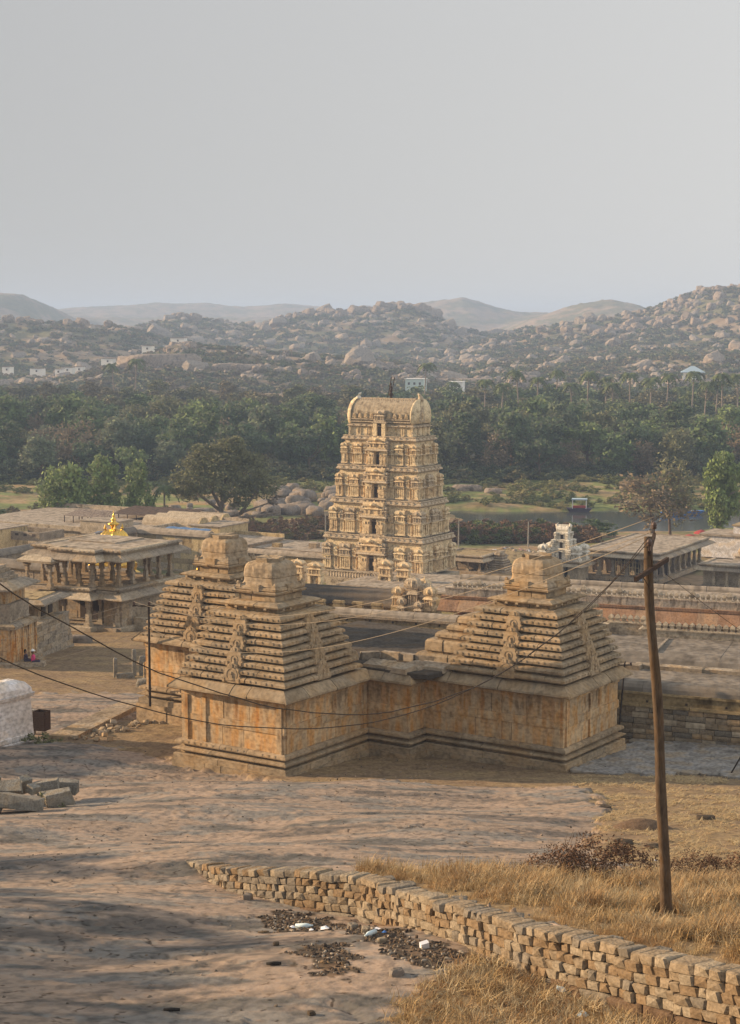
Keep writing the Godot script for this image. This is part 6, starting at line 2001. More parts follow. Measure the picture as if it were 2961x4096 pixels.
	# rubble stones beside it
	for k in 60:
		var t := rng.randf()
		var p := Vector3(-16.6 + t * 3.4 + rf(-0.3, 1.8) * (1.0 - t * 0.3), 0, -95.6 - t * 7.0 + rf(-1.3, 1.3))
		var s := rf(0.1, 0.32) * (1.5 if k < 8 else 1.0)
		tag(part(self, "rubble_stone", pick(bm), pick([M.shrine_stone_0, M.rubble_2, M.grey_stone, M.shrine_stone_2]), Transform3D(Basis.from_euler(Vector3(rf(-0.5, 0.5), rf(0, 6), rf(-0.5, 0.5))).scaled_local(Vector3(s * rf(0.9, 1.6), s * rf(0.6, 1), s)), Vector3(p.x, hill_y(p.x, p.z) + s * 0.3, p.z))), "loose rubble stone scattered beside the long granite slab", "stone", "rubble beside the slab")

	# granite posts
	var posts := [[-18.0, -121.0, 1.35, 0.28, "left granite post of the roofless frame near pavilion"], [-16.75, -121.6, 1.9, 0.3, "tallest granite post of the roofless frame near pavilion"], [-16.15, -121.8, 1.4, 0.55, "broad granite post of the roofless frame near pavilion"], [-15.65, -119.6, 1.2, 0.36, "warm brown granite post at the right of the frame"]]
	for q: Array in posts:
		tag(part(self, "granite_post", bm[1], M.granite_block if q[3] != 0.36 else M.shrine_stone_0, Transform3D(Basis(Vector3.UP, 0.3).scaled_local(Vector3(q[3], q[2] + 0.3, 0.26)), Vector3(q[0], hill_y(q[0], q[1]) + float(q[2]) * 0.5 - 0.1, q[1]))), q[4], "post", "granite posts")
	tag(part(self, "granite_sill", bm[2], M.granite_block, Transform3D(Basis(Vector3.UP, 0.35).scaled_local(Vector3(1.3, 0.4, 0.25)), Vector3(-17.3, hill_y(-17.3, -120.8) + 0.15, -120.8))), "low granite sill between the granite posts", "stone")

	# pile of cut granite blocks
	var blocks := [
		[-16.0, -71.2, 0.25, 1.7, 0.6, 1.2, 0.3, 0.1, "rough granite block nearest the left edge, front of the pile"],
		[-14.6, -71.0, 0.35, 2.1, 0.7, 1.1, -0.25, -0.2, "large tilted granite slab in front of the pile"],
		[-13.4, -72.3, 0.35, 1.5, 0.75, 1.0, 0.4, 0.0, "brownish granite block at the right end of the pile"],
		[-15.6, -72.9, 0.75, 1.6, 0.4, 1.1, 0.15, 0.3, "flat granite slab lying on top of the pile"],
		[-14.2, -74.2, 0.6, 1.25, 0.75, 0.7, 0.1, 0.0, "upright squared granite block behind the pile"],
		[-13.4, -74.6, 0.55, 1.1, 0.7, 0.6, -0.1, 0.1, "split squared granite block behind right of the pile"],
		[-15.2, -74.4, 0.7, 0.7, 0.9, 0.5, 0.8, 0.4, "pointed granite block standing behind the pile"],
		[-16.6, -74.0, 0.8, 1.2, 1.2, 0.5, 0.5, 0.5, "tall pointed granite fragment at the left edge of the pile"],
		[-14.5, -73.0, 0.75, 0.6, 0.4, 0.5, 0.9, 0.2, "small granite block on top of the pile"],
		[-16.9, -72.4, 0.6, 1.5, 0.6, 1.0, -0.2, 0.1, "granite block at the left edge of the pile, middle row"]]
	for q: Array in blocks:
		tag(part(self, "granite_block", block_mesh(rng.randi() % 90, 0.03, 0.1), M.granite_block, Transform3D(Basis.from_euler(Vector3(q[7], q[6], rf(-0.12, 0.12))).scaled_local(Vector3(q[3], q[4], q[5]) * 0.8), Vector3((q[0] + 15.0) * 1.05 - 15.0, hill_y(q[0], q[1]) + float(q[2]) * 0.75, (q[1] + 73.0) * 1.15 - 73.0))), q[8], "stone block", "pile of granite blocks")

	# paved court right of the shrine
	var pv := Node3D.new()
	pv.name = "paved_court"
	add_child(pv)
	tag(pv, "court paved with worn grey stone slabs right of the shrine", "paving", "", "structure")
	var fr := Basis(Vector3.UP, -deg_to_rad(23))
	for r in 16:
		var s := -12.0 + rf(0, 0.8)
		while s < 4.0:
			var ln := rf(0.8, 1.5)
			var c := Vector3(24.2, 0, -91.0) + fr * Vector3(s + ln * 0.5, 0, 0.6 + r * 0.78)
			var q := Vector2(c.x, c.z)
			if c.x > 10.6 and c.z < -84.6 - nz.get_noise_2d(c.x * 0.5, 3.0) * 3.0 and c.x - 10.4 > (-c.z - 87.0) * 0.62:
				var p := part(pv, "paving_slab", pick(bm), pick([M.paving, M.paving, M.paving_b]), Transform3D(fr.rotated(Vector3.RIGHT, rf(-0.01, 0.01)).scaled_local(Vector3(ln * 0.985, 0.16, 0.765)), Vector3(c.x, hill_y(c.x, c.z) + 0.07 + rf(0, 0.02), c.z)))
			s += ln


# ---------------------------------------------------------------- dry-stone retaining wall

func build_retaining_wall() -> void:
	var o := thing("retaining_wall", "low retaining wall of rough squared tan stones below dry grass", "wall")
	var bm := []
	for k in 10:
		bm.append(block_mesh(100 + k, 0.1, 0.1))
	var length := 0.0
	var acc := [0.0]
	for i in WALL.size() - 1:
		length += WALL[i].distance_to(WALL[i + 1])
		acc.append(length)
	var at := func(s: float) -> Array:
		for i in WALL.size() - 1:
			if s <= acc[i + 1] or i == WALL.size() - 2:
				var t: float = (s - acc[i]) / (acc[i + 1] - acc[i])
				return [WALL[i].lerp(WALL[i + 1], t), (WALL[i + 1] - WALL[i]).normalized()]
		return []
	for c in 8:
		var s := rf(0.0, 0.3)
		while s < length - 0.5:
			var low := c >= 5
			var ln := rf(0.24, 0.46) if not low else rf(0.7, 1.3)
			if rng.randf() < 0.1 and not low:
				ln = rf(0.5, 0.7)
			var q: Array = at.call(s + ln * 0.5)
			var p: Vector2 = q[0]
			var d: Vector2 = q[1]
			var top := terrace_y(-p.y) + lerpf(0.06, 0.14, clampf(s / 8.0, 0.0, 1.0)) + nz.get_noise_1d(s * 0.6) * 0.07
			var ch := 0.212 if not low else 0.4
			var y := top - ch * 0.5 - (c * 0.206 if not low else 5 * 0.206 + (c - 5) * 0.4)
			var base := rock_y(-p.y) - 0.3
			if y + ch * 0.5 > base + 0.06:
				var outn := Vector2(-d.y, d.x)
				var dep := rf(0.5, 0.62) if c == 0 else 0.5
				var off := outn * (-0.12 + c * 0.02 + rf(-0.025, 0.025)) * 1.0
				var rise := (terrace_y(-(p.y + d.y * 0.2)) - terrace_y(-(p.y - d.y * 0.2))) / 0.4
				var along := Vector3(d.x, rise, d.y).normalized()
				var face := Vector3(outn.x, 0, outn.y)
				var b := Basis(along, face.cross(along), face) * Basis(Vector3.FORWARD, rf(-0.035, 0.035))
				var mt: Material = pick([M.rubble_0, M.rubble_0, M.rubble_2, M.rubble_3]) if c == 0 or c == 3 else pick([M.rubble_1, M.rubble_0, M.rubble_1, M.rubble_2])
				if low:
					mt = pick([M.rubble_4, M.rubble_4, M.rubble_3])
				elif s < 9.0:
					mt = pick([M.rubble_3, M.rubble_3, M.rubble_2, M.rubble_1])
				part(o, "wall_stone", pick(bm), mt, Transform3D(b.scaled_local(Vector3(ln * rf(0.99, 1.05), ch * rf(0.92, 1.06), dep * rf(0.94, 1.1))), Vector3(p.x + off.x, y, p.y + off.y)))
			s += ln
	var core := MB.new()
	for i in WALL.size() - 1:
		var d: Vector2 = (WALL[i + 1] - WALL[i]).normalized()
		var back := Vector2(d.y, -d.x)
		var e := []
		for q: Vector2 in [WALL[i] + back * 0.16, WALL[i + 1] + back * 0.16, WALL[i + 1] + back * 0.45, WALL[i] + back * 0.45]:
			e.append(q)
		var p8 := []
		for k in 8:
			var q: Vector2 = e[k % 4]
			p8.append(Vector3(q.x, (rock_y(-q.y) - 0.8) if k < 4 else (terrace_y(-q.y) + 0.03), q.y))
		core.hexa(p8)
	part(o, "mortar_core", core.flat(), M.rubble_4)
	# flat stones lying along the top
	for k in 26:
		var q: Array = at.call(9.0 + k * 1.0 + rf(-0.3, 0.3))
		var p: Vector2 = q[0]
		var d: Vector2 = q[1]
		var outn := Vector2(d.y, -d.x)
		p += outn * rf(0.3, 0.7)
		part(o, "top_stone", pick(bm), M.rubble_3, Transform3D(Basis(Vector3.UP, rf(0, 3)).scaled_local(Vector3(rf(0.3, 0.55), 0.12, rf(0.25, 0.4))), Vector3(p.x, hill_y(p.x, p.y) + 0.05, p.y)))


# ---------------------------------------------------------------- poles and wires

func hang(a: Vector3, b: Vector3, sag: float, n := 28, wob := 0.0) -> Array:
	var r := []
	for i in n + 1:
		var t := i / float(n)
		r.append(a.lerp(b, t) - Vector3(0, sag * 4.0 * t * (1.0 - t), 0) + Vector3(0, nz.get_noise_1d(t * 9.0 + a.y) * wob, 0))
	return r


func wire(called: String, path: Array, r: float, m: Material, label: String, group := "") -> void:
	var mb := MB.new()
	var rad := []
	for p in path:
		rad.append(r)
	mb.tube(path, rad, 6)
	tag(part(self, called, mb.smooth(), m), label, "cable", group)


func build_power_lines() -> void:
	var o := thing("utility_pole", "crooked weathered wooden power pole with two cross arms in dry grass", "pole", Vector3(6.9, 31.0, -39.3), 0.0)
	var path := []
	var rad := []
	for k in 16:
		var t := k / 15.0
		path.append(Vector3(-0.52 * t + sin(t * 5.0) * 0.05 + sin(t * 13.0) * 0.025, 9.45 * t - 0.3, 0.02 * sin(t * 5.0)))
		rad.append(lerpf(0.135, 0.1, t) * (1.0 + 0.05 * sin(t * 23.0)))
	var mb := MB.new()
	mb.tube(path, rad, 14)
	part(o, "shaft", mb.smooth(), M.wood_pole)
	for q: Array in [[9.0, 1.15, 12.0, 0.07], [8.42, 1.25, 26.0, 0.0]]:
		var arm := group_node(o, "cross_arm", Vector3(-0.5, q[0], 0.12))
		arm.rotation.y = -deg_to_rad(q[2])
		arm.rotation.x = 0.06
		solid(arm, "bar", Vector3(0, 0, -0.05), Vector3(0.07, 0.1, float(q[1]) * 2.0), M.rusty_iron)
		for s: float in [-1.0, 1.0]:
			if q[3] > 0.0:
				var ins := MB.new()
				ins.lathe(Vector3(0, 0.05, s * float(q[1]) * 0.95), [Vector2(0.015, 0), Vector2(0.015, 0.1), Vector2(0.06, 0.12), Vector2(0.05, 0.17), Vector2(0.07, 0.2), Vector2(0.04, 0.26), Vector2(0.01, 0.28)], 8)
				part(arm, "insulator", ins.smooth(), M.porcelain)
		var br := MB.new()
		br.tube([Vector3(0, 0, 0.7), Vector3(0.02, -0.5, 0.05)], [0.012, 0.012], 5)
		part(arm, "brace", br.flat(), M.rusty_iron)
	# iron poles
	o = thing("iron_pole", "thin dark iron pole standing left of the shrine", "pole", Vector3(-12.98, 22.7, -100.75), 0.0, "thin iron poles")
	mb = MB.new()
	mb.tube([Vector3(0, -0.2, 0), Vector3(0, 6.0, 0)], [0.075, 0.065], 8)
	part(o, "shaft", mb.flat(), M.iron)
	solid(o, "cross_arm", Vector3(-0.3, 5.8, 0), Vector3(1.3, 0.08, 0.08), M.iron)
	for x: float in [-0.85, 0.05]:
		solid(o, "insulator", Vector3(x, 5.95, 0), Vector3(0.12, 0.2, 0.12), M.porcelain)
	o = thing("iron_pole", "leaning dark iron pole at the right corner of the shrine", "pole", Vector3(13.75, 21.9, -94.6), 0.0, "thin iron poles")
	mb = MB.new()
	mb.tube([Vector3(0, -0.3, 0), Vector3(0.34, 4.5, 0)], [0.05, 0.045], 8)
	part(o, "shaft", mb.flat(), M.iron)
	solid(o, "cross_arm", Vector3(0.33, 4.3, 0), Vector3(0.8, 0.06, 0.06), M.iron)
	for x: float in [0.0, 0.66]:
		solid(o, "insulator", Vector3(x, 4.38, 0), Vector3(0.1, 0.14, 0.1), M.porcelain)
	o = thing("leaning_stick", "thin dark stick leaning into the right edge of dry ground", "stick", Vector3(17.6, 22.4, -84.2), 0.0)
	mb = MB.new()
	mb.tube([Vector3(0, -0.1, 0), Vector3(1.6, 2.8, 0)], [0.04, 0.035], 6)
	part(o, "shaft", mb.flat(), M.iron)
	# a post and a pole in the temple court
	o = thing("court_post", "pale stone post in the temple court right of shrine", "post", Vector3(22.2, 13.0, -165.0), 0.0, "court posts")
	mb = MB.new()
	mb.tube([Vector3(0, -4, 0), Vector3(0, 4.6, 0)], [0.22, 0.18], 6)
	part(o, "shaft", mb.flat(), M.lime_merlon)
	o = thing("court_post", "thin dark pole with cross arms beside the awning gallery", "post", Vector3(36.0, 12.0, -160.0), 0.0, "court posts")
	mb = MB.new()
	mb.tube([Vector3(0, -3, 0), Vector3(0, 6.6, 0)], [0.09, 0.08], 6)
	part(o, "shaft", mb.flat(), M.ochre_dark)
	for y: float in [5.2, 6.0]:
		solid(o, "cross_arm", Vector3(0, y, 0), Vector3(1.6, 0.1, 0.1), M.ochre_dark)
	# pale service wires from the wooden pole to the iron pole, and on to the left
	var tops := [Vector3(6.63, 40.5, -40.3), Vector3(6.18, 40.36, -38.3), Vector3(6.05, 40.28, -38.1)]
	var mids := [Vector3(-13.83, 28.75, -100.75), Vector3(-12.93, 28.75, -100.75), Vector3(-12.98, 27.2, -100.75)]
	var ends := [Vector3(-23.5, 29.6, -86.0), Vector3(-24.0, 29.0, -85.0), Vector3(-23.0, 28.0, -82.0)]
	var sags := [1.6, 1.7, 2.0]
	for k in 3:
		wire("pale_wire", hang(tops[k], mids[k], sags[k], 40), 0.0075, M.wire_pale, ["highest pale wire from wooden pole to thin iron pole", "middle pale wire from wooden pole to thin iron pole", "lowest pale wire from wooden pole to thin iron pole"][k], "pale wires")
		wire("pale_wire", hang(mids[k], ends[k], 0.7, 20), 0.01, M.wire_pale, ["highest pale wire between iron pole and left edge", "middle pale wire between iron pole and left edge", "lowest pale wire between iron pole and left edge"][k], "pale wires")
	# two dark cables sagging low in front of the shrine
	var cab := []
	var cab2 := []
	for k in 61:
		var t := 1.45 * k / 60.0
		var p := Vector3(6.15, 40.3, -38.1).lerp(Vector3(-4.7, 41.6, -22.0), t)
		cab.append(Vector3(p.x, 40.3 - 9.45 * t + 10.8 * t * t + nz.get_noise_1d(t * 7.0) * 0.06, p.z))
		cab2.append(Vector3(p.x, 40.2 - 8.56 * t + 9.06 * t * t + nz.get_noise_1d(t * 6.0 + 9.0) * 0.03, p.z))
	wire("dark_cable", cab, 0.0095, M.cable_dark, "upper dark cable sagging in front of the shrine towers", "dark cables")
	wire("dark_cable", cab2, 0.009, M.cable_dark, "lower dark cable sagging in front of the shrine walls", "dark cables")
	wire("thin_wire", hang(Vector3(6.75, 39.3, -39.2), Vector3(19.5, 31.5, -52.0), 0.6, 24), 0.006, M.cable_dark, "thin wire running from the wooden pole to the right edge", "")


# ---------------------------------------------------------------- trees

# leaves through the volume of several lobes: [centre, radii]
func crown_mesh(sd: int, lobes: Array, n: int, leaf: float, droop := 0.0) -> ArrayMesh:
	var g := RandomNumberGenerator.new()
	g.seed = sd
	var mb := MB.new()
	var total := 0.0
	for l: Array in lobes:
		total += pow(l[1].x * l[1].y * l[1].z, 0.667)
	for l: Array in lobes:
		var cnt := int(n * pow(l[1].x * l[1].y * l[1].z, 0.667) / total)
		var clumps := []
		for k in maxi(5, cnt / 34):
			var d := Vector3(g.randfn(), g.randfn() * 0.9 + 0.25, g.randfn()).normalized()
			clumps.append(l[0] + d * l[1] * g.randf_range(0.62, 1.05))
		for k in cnt:
			var c: Vector3 = clumps[g.randi() % clumps.size()]
			var r: float = (l[1].x + l[1].y) * 0.5
			var p := c + Vector3(g.randfn(), g.randfn() * 0.7, g.randfn()) * r * 0.17
			var s := leaf * g.randf_range(0.6, 1.3)
			var u := Vector3(g.randfn(), g.randfn() * 0.6 - droop, g.randfn()).normalized()
			var w := u.cross(Vector3(g.randfn(), g.randfn() + 0.4, g.randfn())).normalized()
			mb.leaf(p - w * s * 0.42, p + w * s * 0.42, p + u * s)
			mb.leaf(p + w * s * 0.42, p - w * s * 0.42, p - u * s * 0.7)
	return mb.flat()


func trunk_mesh(sd: int, h: float, r: float, limbs: int, reach: float) -> ArrayMesh:
	var g := RandomNumberGenerator.new()
	g.seed = sd
	var mb := MB.new()
	var top := Vector3(g.randf_range(-0.1, 0.1) * h, h, g.randf_range(-0.1, 0.1) * h)
	mb.tube([Vector3(0, -0.5, 0), Vector3(0, 0.2, 0), top * 0.5 + Vector3(g.randf_range(-0.3, 0.3), 0, 0), top], [r * 1.5, r * 1.1, r * 0.85, r * 0.6], 7)
	for k in limbs:
		var an := TAU * k / limbs + g.randf_range(-0.4, 0.4)
		var a := top * g.randf_range(0.62, 1.0)
		var e := a + Vector3(cos(an) * reach, reach * g.randf_range(0.55, 1.1), sin(an) * reach)
		var m := a.lerp(e, 0.5) + Vector3(0, -reach * 0.12, 0)
		mb.tube([a, m, e], [r * 0.5, r * 0.32, r * 0.12], 5)
		for j in 2:
			var f := e + Vector3(g.randf_range(-1, 1), g.randf_range(0.2, 1), g.randf_range(-1, 1)) * reach * 0.5
			mb.tube([m.lerp(e, 0.5), f], [r * 0.2, r * 0.06], 4)
	return mb.flat()


var KIND := []   # tree kinds: [crown, trunk]


func make_tree_kinds() -> void:
	var sets := [
		# round and dense
		[[[Vector3(0, 8.5, 0), Vector3(5.2, 4.4, 5.2)], [Vector3(3, 6.5, 1), Vector3(3.4, 2.8, 3.2)], [Vector3(-3, 7, -1), Vector3(3.6, 3.0, 3.4)], [Vector3(0.5, 5, 3), Vector3(3.6, 2.4, 3)]], 3600, 0.62, 0.1],
		# tall, two tiers
		[[[Vector3(0, 12, 0), Vector3(3.4, 3.8, 3.4)], [Vector3(1, 8, 1), Vector3(4.2, 3.4, 4)], [Vector3(-2, 6, 0), Vector3(3.4, 2.6, 3.4)], [Vector3(1.5, 4, 2), Vector3(3.2, 2.2, 2.6)]], 3400, 0.6, 0.2],
		# wide umbrella
		[[[Vector3(-3.6, 8, 0), Vector3(3.6, 2.5, 3.6)], [Vector3(3.4, 8.4, 1), Vector3(3.8, 2.6, 3.6)], [Vector3(0, 9.6, -1), Vector3(3.8, 2.4, 3.6)], [Vector3(0, 7, 3.4), Vector3(3.6, 2.2, 3)], [Vector3(0.5, 5, 1.5), Vector3(4.5, 2.2, 3)]], 3400, 0.6, 0.0],
		# feathery clump, open
		[[[Vector3(0, 7, 0), Vector3(4.6, 5.2, 4.6)], [Vector3(2.5, 4.5, 2), Vector3(3.4, 3.2, 3)], [Vector3(-2.6, 4.5, 1), Vector3(3.2, 3.4, 3)]], 2600, 0.7, 0.35],
		# leafless-looking, sparse
		[[[Vector3(0, 6.5, 0), Vector3(4.4, 4.0, 4.4)], [Vector3(1, 4.2, 1), Vector3(4.6, 2.8, 4.0)]], 1500, 0.42, 0.0],
		# shrub
		[[[Vector3(0, 1.6, 0), Vector3(2.6, 1.6, 2.6)], [Vector3(1.5, 1.2, 0.8), Vector3(1.8, 1.2, 1.8)], [Vector3(-1.4, 1.1, 0.5), Vector3(1.7, 1.1, 1.7)]], 800, 0.42, 0.0],
	]
	for k in sets.size():
		var s: Array = sets[k]
		KIND.append([crown_mesh(300 + k, s[0], s[1], s[2], s[3]), trunk_mesh(400 + k, [4.5, 6.5, 5.0, 3.5, 3.2, 0.6][k], [0.4, 0.38, 0.42, 0.3, 0.26, 0.1][k], 5, [2.6, 2.2, 3.4, 2.2, 2.6, 0.9][k])])


func tree(called: String, label: String, at: Vector3, kind: int, m: Material, s: Vector3, turn: float, group: String, bark: Material = null) -> Node3D:
	var o := thing(called, label, "tree" if kind != 5 else "shrub", at, 0.0, group)
	o.basis = Basis(Vector3.UP, turn).scaled_local(s)
	part(o, "trunk", KIND[kind][1], bark if bark else M.tree_bark)
	part(o, "crown", KIND[kind][0], m)
	return o


func palm_meshes(h: float, sd: int, n: int) -> Array:
	var g := RandomNumberGenerator.new()
	g.seed = sd
	var t := MB.new()
	var lean := g.randf_range(-0.8, 0.8)
	t.tube([Vector3(0, -0.5, 0), Vector3(lean * 0.3, h * 0.5, 0), Vector3(lean, h, 0)], [0.26, 0.18, 0.16], 7)
	var c := MB.new()
	var o := Vector3(lean, h, 0)
	for k in n:
		var an := TAU * k / n + g.randf_range(-0.2, 0.2)
		var up := g.randf_range(-0.5, 1.1)
		var ln := g.randf_range(3.0, 4.2)
		var d := Vector3(cos(an), 0, sin(an))
		var sd2 := Vector3(-sin(an), 0, cos(an))
		var prev := o
		for j in 7:
			var f := (j + 1) / 7.0
			var p := o + d * ln * f * (0.95 - 0.25 * f) + Vector3(0, ln * (up * 0.5 * f - 0.75 * f * f), 0)
			var w := 0.75 * sin(PI * clampf(f * 0.85 + 0.1, 0, 1))
			for s: float in [-1.0, 1.0]:
				var tip := p.lerp(prev, 0.2) + sd2 * s * w + Vector3(0, -w * 0.55, 0) + d * 0.25
				c.leaf(prev, p, tip)
				c.leaf(prev.lerp(p, 0.1), prev.lerp(p, 0.5), tip - d * 0.3 + Vector3(0, -0.1, 0))
			prev = p
	return [t.flat(), c.flat()]


func build_river_side() -> void:
	make_tree_kinds()
	# the big spreading tree left of the tower
	var o := thing("spreading_tree", "large spreading dark green tree behind the flat roofs", "tree", Vector3(-29.6, 3.2, -345.0), 0.0)
	var mb := MB.new()
	mb.tube([Vector3(0, -0.8, 0), Vector3(0.1, 1.0, 0), Vector3(-0.3, 4.0, 0), Vector3(0.2, 7.0, 0), Vector3(-0.5, 12.0, 0)], [1.3, 0.8, 0.62, 0.5, 0.25], 9)
	for q: Array in [[Vector3(0.1, 2.2, 0), Vector3(4.0, 4.2, 1), Vector3(9.5, 6.2, 1)], [Vector3(0, 2.6, 0), Vector3(5, 3.6, 3), Vector3(12, 4.6, 3)], [Vector3(-0.2, 4.5, 0), Vector3(-4, 7.5, 1), Vector3(-7, 10.5, 1)], [Vector3(0, 6, 0), Vector3(3.5, 9.5, -1), Vector3(5.5, 13, 0)], [Vector3(0, 5, 0), Vector3(-2.5, 9, -2), Vector3(-4, 14, -2)], [Vector3(0.1, 6.5, 0), Vector3(1, 11, 2), Vector3(0.5, 16, 1)], [Vector3(3.8, 4.0, 1), Vector3(6, 7, 2), Vector3(8, 9.5, 1)]]:
		mb.tube(q, [0.42, 0.28, 0.1], 6)
	part(o, "trunk", mb.smooth(), M.grey_bark)
	part(o, "crown", crown_mesh(900, [[Vector3(0, 14, 0), Vector3(5.5, 4.0, 5.0)], [Vector3(-5, 11.5, 1), Vector3(4.6, 3.6, 4.5)], [Vector3(5, 12, 0), Vector3(4.8, 3.8, 4.5)], [Vector3(-7, 8.6, 0), Vector3(3.2, 2.6, 3.5)], [Vector3(7.5, 9, 1), Vector3(3.6, 2.8, 3.6)], [Vector3(0, 10, 4), Vector3(5, 3, 3)], [Vector3(2, 17, 0), Vector3(3.2, 2.2, 3)], [Vector3(-3, 16, 0), Vector3(3.2, 2.2, 3)], [Vector3(4, 7.4, 3), Vector3(3.6, 2.0, 2.4)]], 15000, 0.4), M.leaf_7)
	part(o, "bare_twigs", crown_mesh(901, [[Vector3(11.5, 6.0, 2), Vector3(2.4, 2.0, 2)], [Vector3(9, 3.4, 2), Vector3(2.6, 1.2, 2)]], 260, 0.5), M.grey_bark)
	# trees beside the flat roofs
	tree("leafy_tree", "round bright green tree nearest the left flat roofs", Vector3(-60.0, 3.0, -340.0), 0, M.leaf_6, Vector3(0.82, 1.12, 0.82), 0.4, "")
	tree("leafy_tree", "bright green tree touching the roundest one on its right", Vector3(-53.0, 3.0, -343.0), 1, M.leaf_6, Vector3(0.78, 1.0, 0.78), 2.0, "")
	tree("leafy_tree", "sparse pale trunked tree beside the bare palm", Vector3(-45.6, 3.0, -338.0), 1, M.leaf_2, Vector3(0.62, 0.97, 0.62), 1.0, "", M.grey_bark)
	tree("leafy_tree", "dark bushy tree at the left edge above ochre house", Vector3(-72.0, 3.4, -330.0), 0, M.leaf_1, Vector3(0.55, 0.5, 0.55), 1.0, "")
	tree("bare_tree", "brown half bare tree right of the wooden pole", Vector3(56.5, 2.4, -345.0), 4, M.leaf_4, Vector3(1.5, 1.25, 1.5), 0.5, "")
	tree("bare_tree", "dark brown half bare tree beside the river behind pole", Vector3(60.5, 2.4, -348.0), 4, M.leaf_3, Vector3(1.15, 1.5, 1.15), 2.5, "")
	# drooping tree at the right edge
	o = thing("drooping_tree", "tall light green drooping tree at the right edge", "tree", Vector3(68.0, 3.0, -334.0), 0.0)
	part(o, "trunk", trunk_mesh(55, 9.0, 0.34, 5, 2.6), M.grey_bark)
	part(o, "crown", crown_mesh(902, [[Vector3(0, 14.5, 0), Vector3(2.2, 2.6, 2.2)], [Vector3(-1.8, 12, 0), Vector3(1.8, 3.0, 2)], [Vector3(1.8, 11.5, 0), Vector3(2.0, 3.2, 2)], [Vector3(-1.2, 8, 1), Vector3(2.0, 3.4, 2)], [Vector3(1.6, 7, 0), Vector3(2.0, 3.2, 2)], [Vector3(-0.4, 4.6, 0), Vector3(2.0, 2.4, 2)]], 7000, 0.5, 1.6), M.leaf_6)
	# palm near the big tree
	var pm := palm_meshes(10.0, 5, 22)
	o = thing("palm_tree", "lone thin palm between the leafy trees on left", "palm", Vector3(-40.6, 3.0, -341.0), 0.0)
	part(o, "trunk", pm[0], M.grey_bark)
	part(o, "crown", pm[1], M.palm_leaf)
	# river rocks
	var rk := []
	for k in 6:
		rk.append(rock_mesh(60 + k, 3, 0.14))
	for k in 62:
		var x := rf(-25.5, -8.0)
		var d := rf(384.0, 440.0)
		if k > 46:
			x = rf(-46, -26)
			d = rf(380, 420)
		var s := rf(1.0, 2.4) * (1.25 if k % 5 == 0 else 1.0)
		if k > 46:
			s *= 0.75
		tag(part(self, "river_boulder", pick(rk), M.river_rock, Transform3D(Basis(Vector3.UP, rf(0, 6)).scaled_local(Vector3(s * rf(1.0, 1.7), s * rf(0.75, 1.1), s)), Vector3(x, plain_y(x, -d) + s * 0.25, -d))), "smooth dark grey river boulder in the bank left of tower", "boulder", "boulders on the river bank")
	for q: Array in [[24.5, -440.0, 4.5, 1.6, "low pale boulder in the grass beyond the river"], [31.0, -436.0, 2.6, 1.2, "darker boulder right of the pale one beyond river"], [66.0, -440.0, 3.0, 2.4, "round boulder at the foot of the right forest edge"]]:
		tag(part(self, "bank_boulder", rk[2], M.boulder, Transform3D(Basis().scaled(Vector3(q[2], q[3], 2.0)), Vector3(q[0], plain_y(q[0], q[1]) + 0.2, q[1]))), q[4], "boulder")
	# low scrub and reeds
	var xs := []
	var cs := []
	for k in 420:
		var x := rf(6.0, 44.0)
		var d := rf(318.0, 362.0)
		if d < 325.0 + (x - 10.0) * 0.4:
			d += 12.0
		var s := rf(0.35, 0.8)
		xs.append(Transform3D(Basis(Vector3.UP, rf(0, 6)).scaled_local(Vector3(s, s, s)), Vector3(x, plain_y(x, -d), -d)))
		cs.append(pick([Color(0.16, 0.095, 0.06), Color(0.14, 0.09, 0.055), Color(0.17, 0.11, 0.065), Color(0.09, 0.11, 0.04)]))
	for k in 260:
		var x := rf(-38.0, -2.0)
		var d := rf(335.0, 378.0)
		var s := rf(0.25, 0.5)
		xs.append(Transform3D(Basis(Vector3.UP, rf(0, 6)).scaled_local(Vector3(s, s, s)), Vector3(x, plain_y(x, -d), -d)))
		cs.append(pick([Color(0.16, 0.1, 0.065), Color(0.14, 0.095, 0.055), Color(0.12, 0.11, 0.05)]))
	for k in 300:
		var x := rf(-84.0, -44.0)
		var d := rf(345.0, 400.0)
		var s := rf(0.3, 0.6)
		xs.append(Transform3D(Basis(Vector3.UP, rf(0, 6)).scaled_local(Vector3(s, s, s)), Vector3(x, plain_y(x, -d), -d)))
		cs.append(pick([Color(0.17, 0.13, 0.08), Color(0.15, 0.13, 0.06), Color(0.13, 0.12, 0.05)]))
	for k in 560:
		var x := rf(-110.0, 110.0)
		var d := rf(436.0, 478.0) if k % 5 else rf(410.0, 432.0)
		if d < 430.0 and x < 8.0:
			x = absf(x) + 8.0
		var s := rf(0.25, 0.75)
		xs.append(Transform3D(Basis(Vector3.UP, rf(0, 6)).scaled_local(Vector3(s * 1.4, s * 0.8, s)), Vector3(x, plain_y(x, -d), -d)))
		cs.append(pick([Color(0.19, 0.19, 0.075), Color(0.16, 0.17, 0.065), Color(0.22, 0.2, 0.09), Color(0.12, 0.14, 0.05)]))
	stuff("river_scrub", KIND[5][0], M.leaf_tint, xs, cs, "brown and green scrub along both river banks", "scrub")
	tree("green_bush", "small bright green bush left of the gate tower", Vector3(-11.0, 3.6, -312.0), 5, M.leaf_6, Vector3(0.6, 0.6, 0.6), 0.0, "green bushes")
	tree("green_bush", "bright green bush on the bank right of the tower", Vector3(22.0, 2.2, -352.0), 5, M.leaf_2, Vector3(1.1, 0.8, 1.0), 0.0, "green bushes")
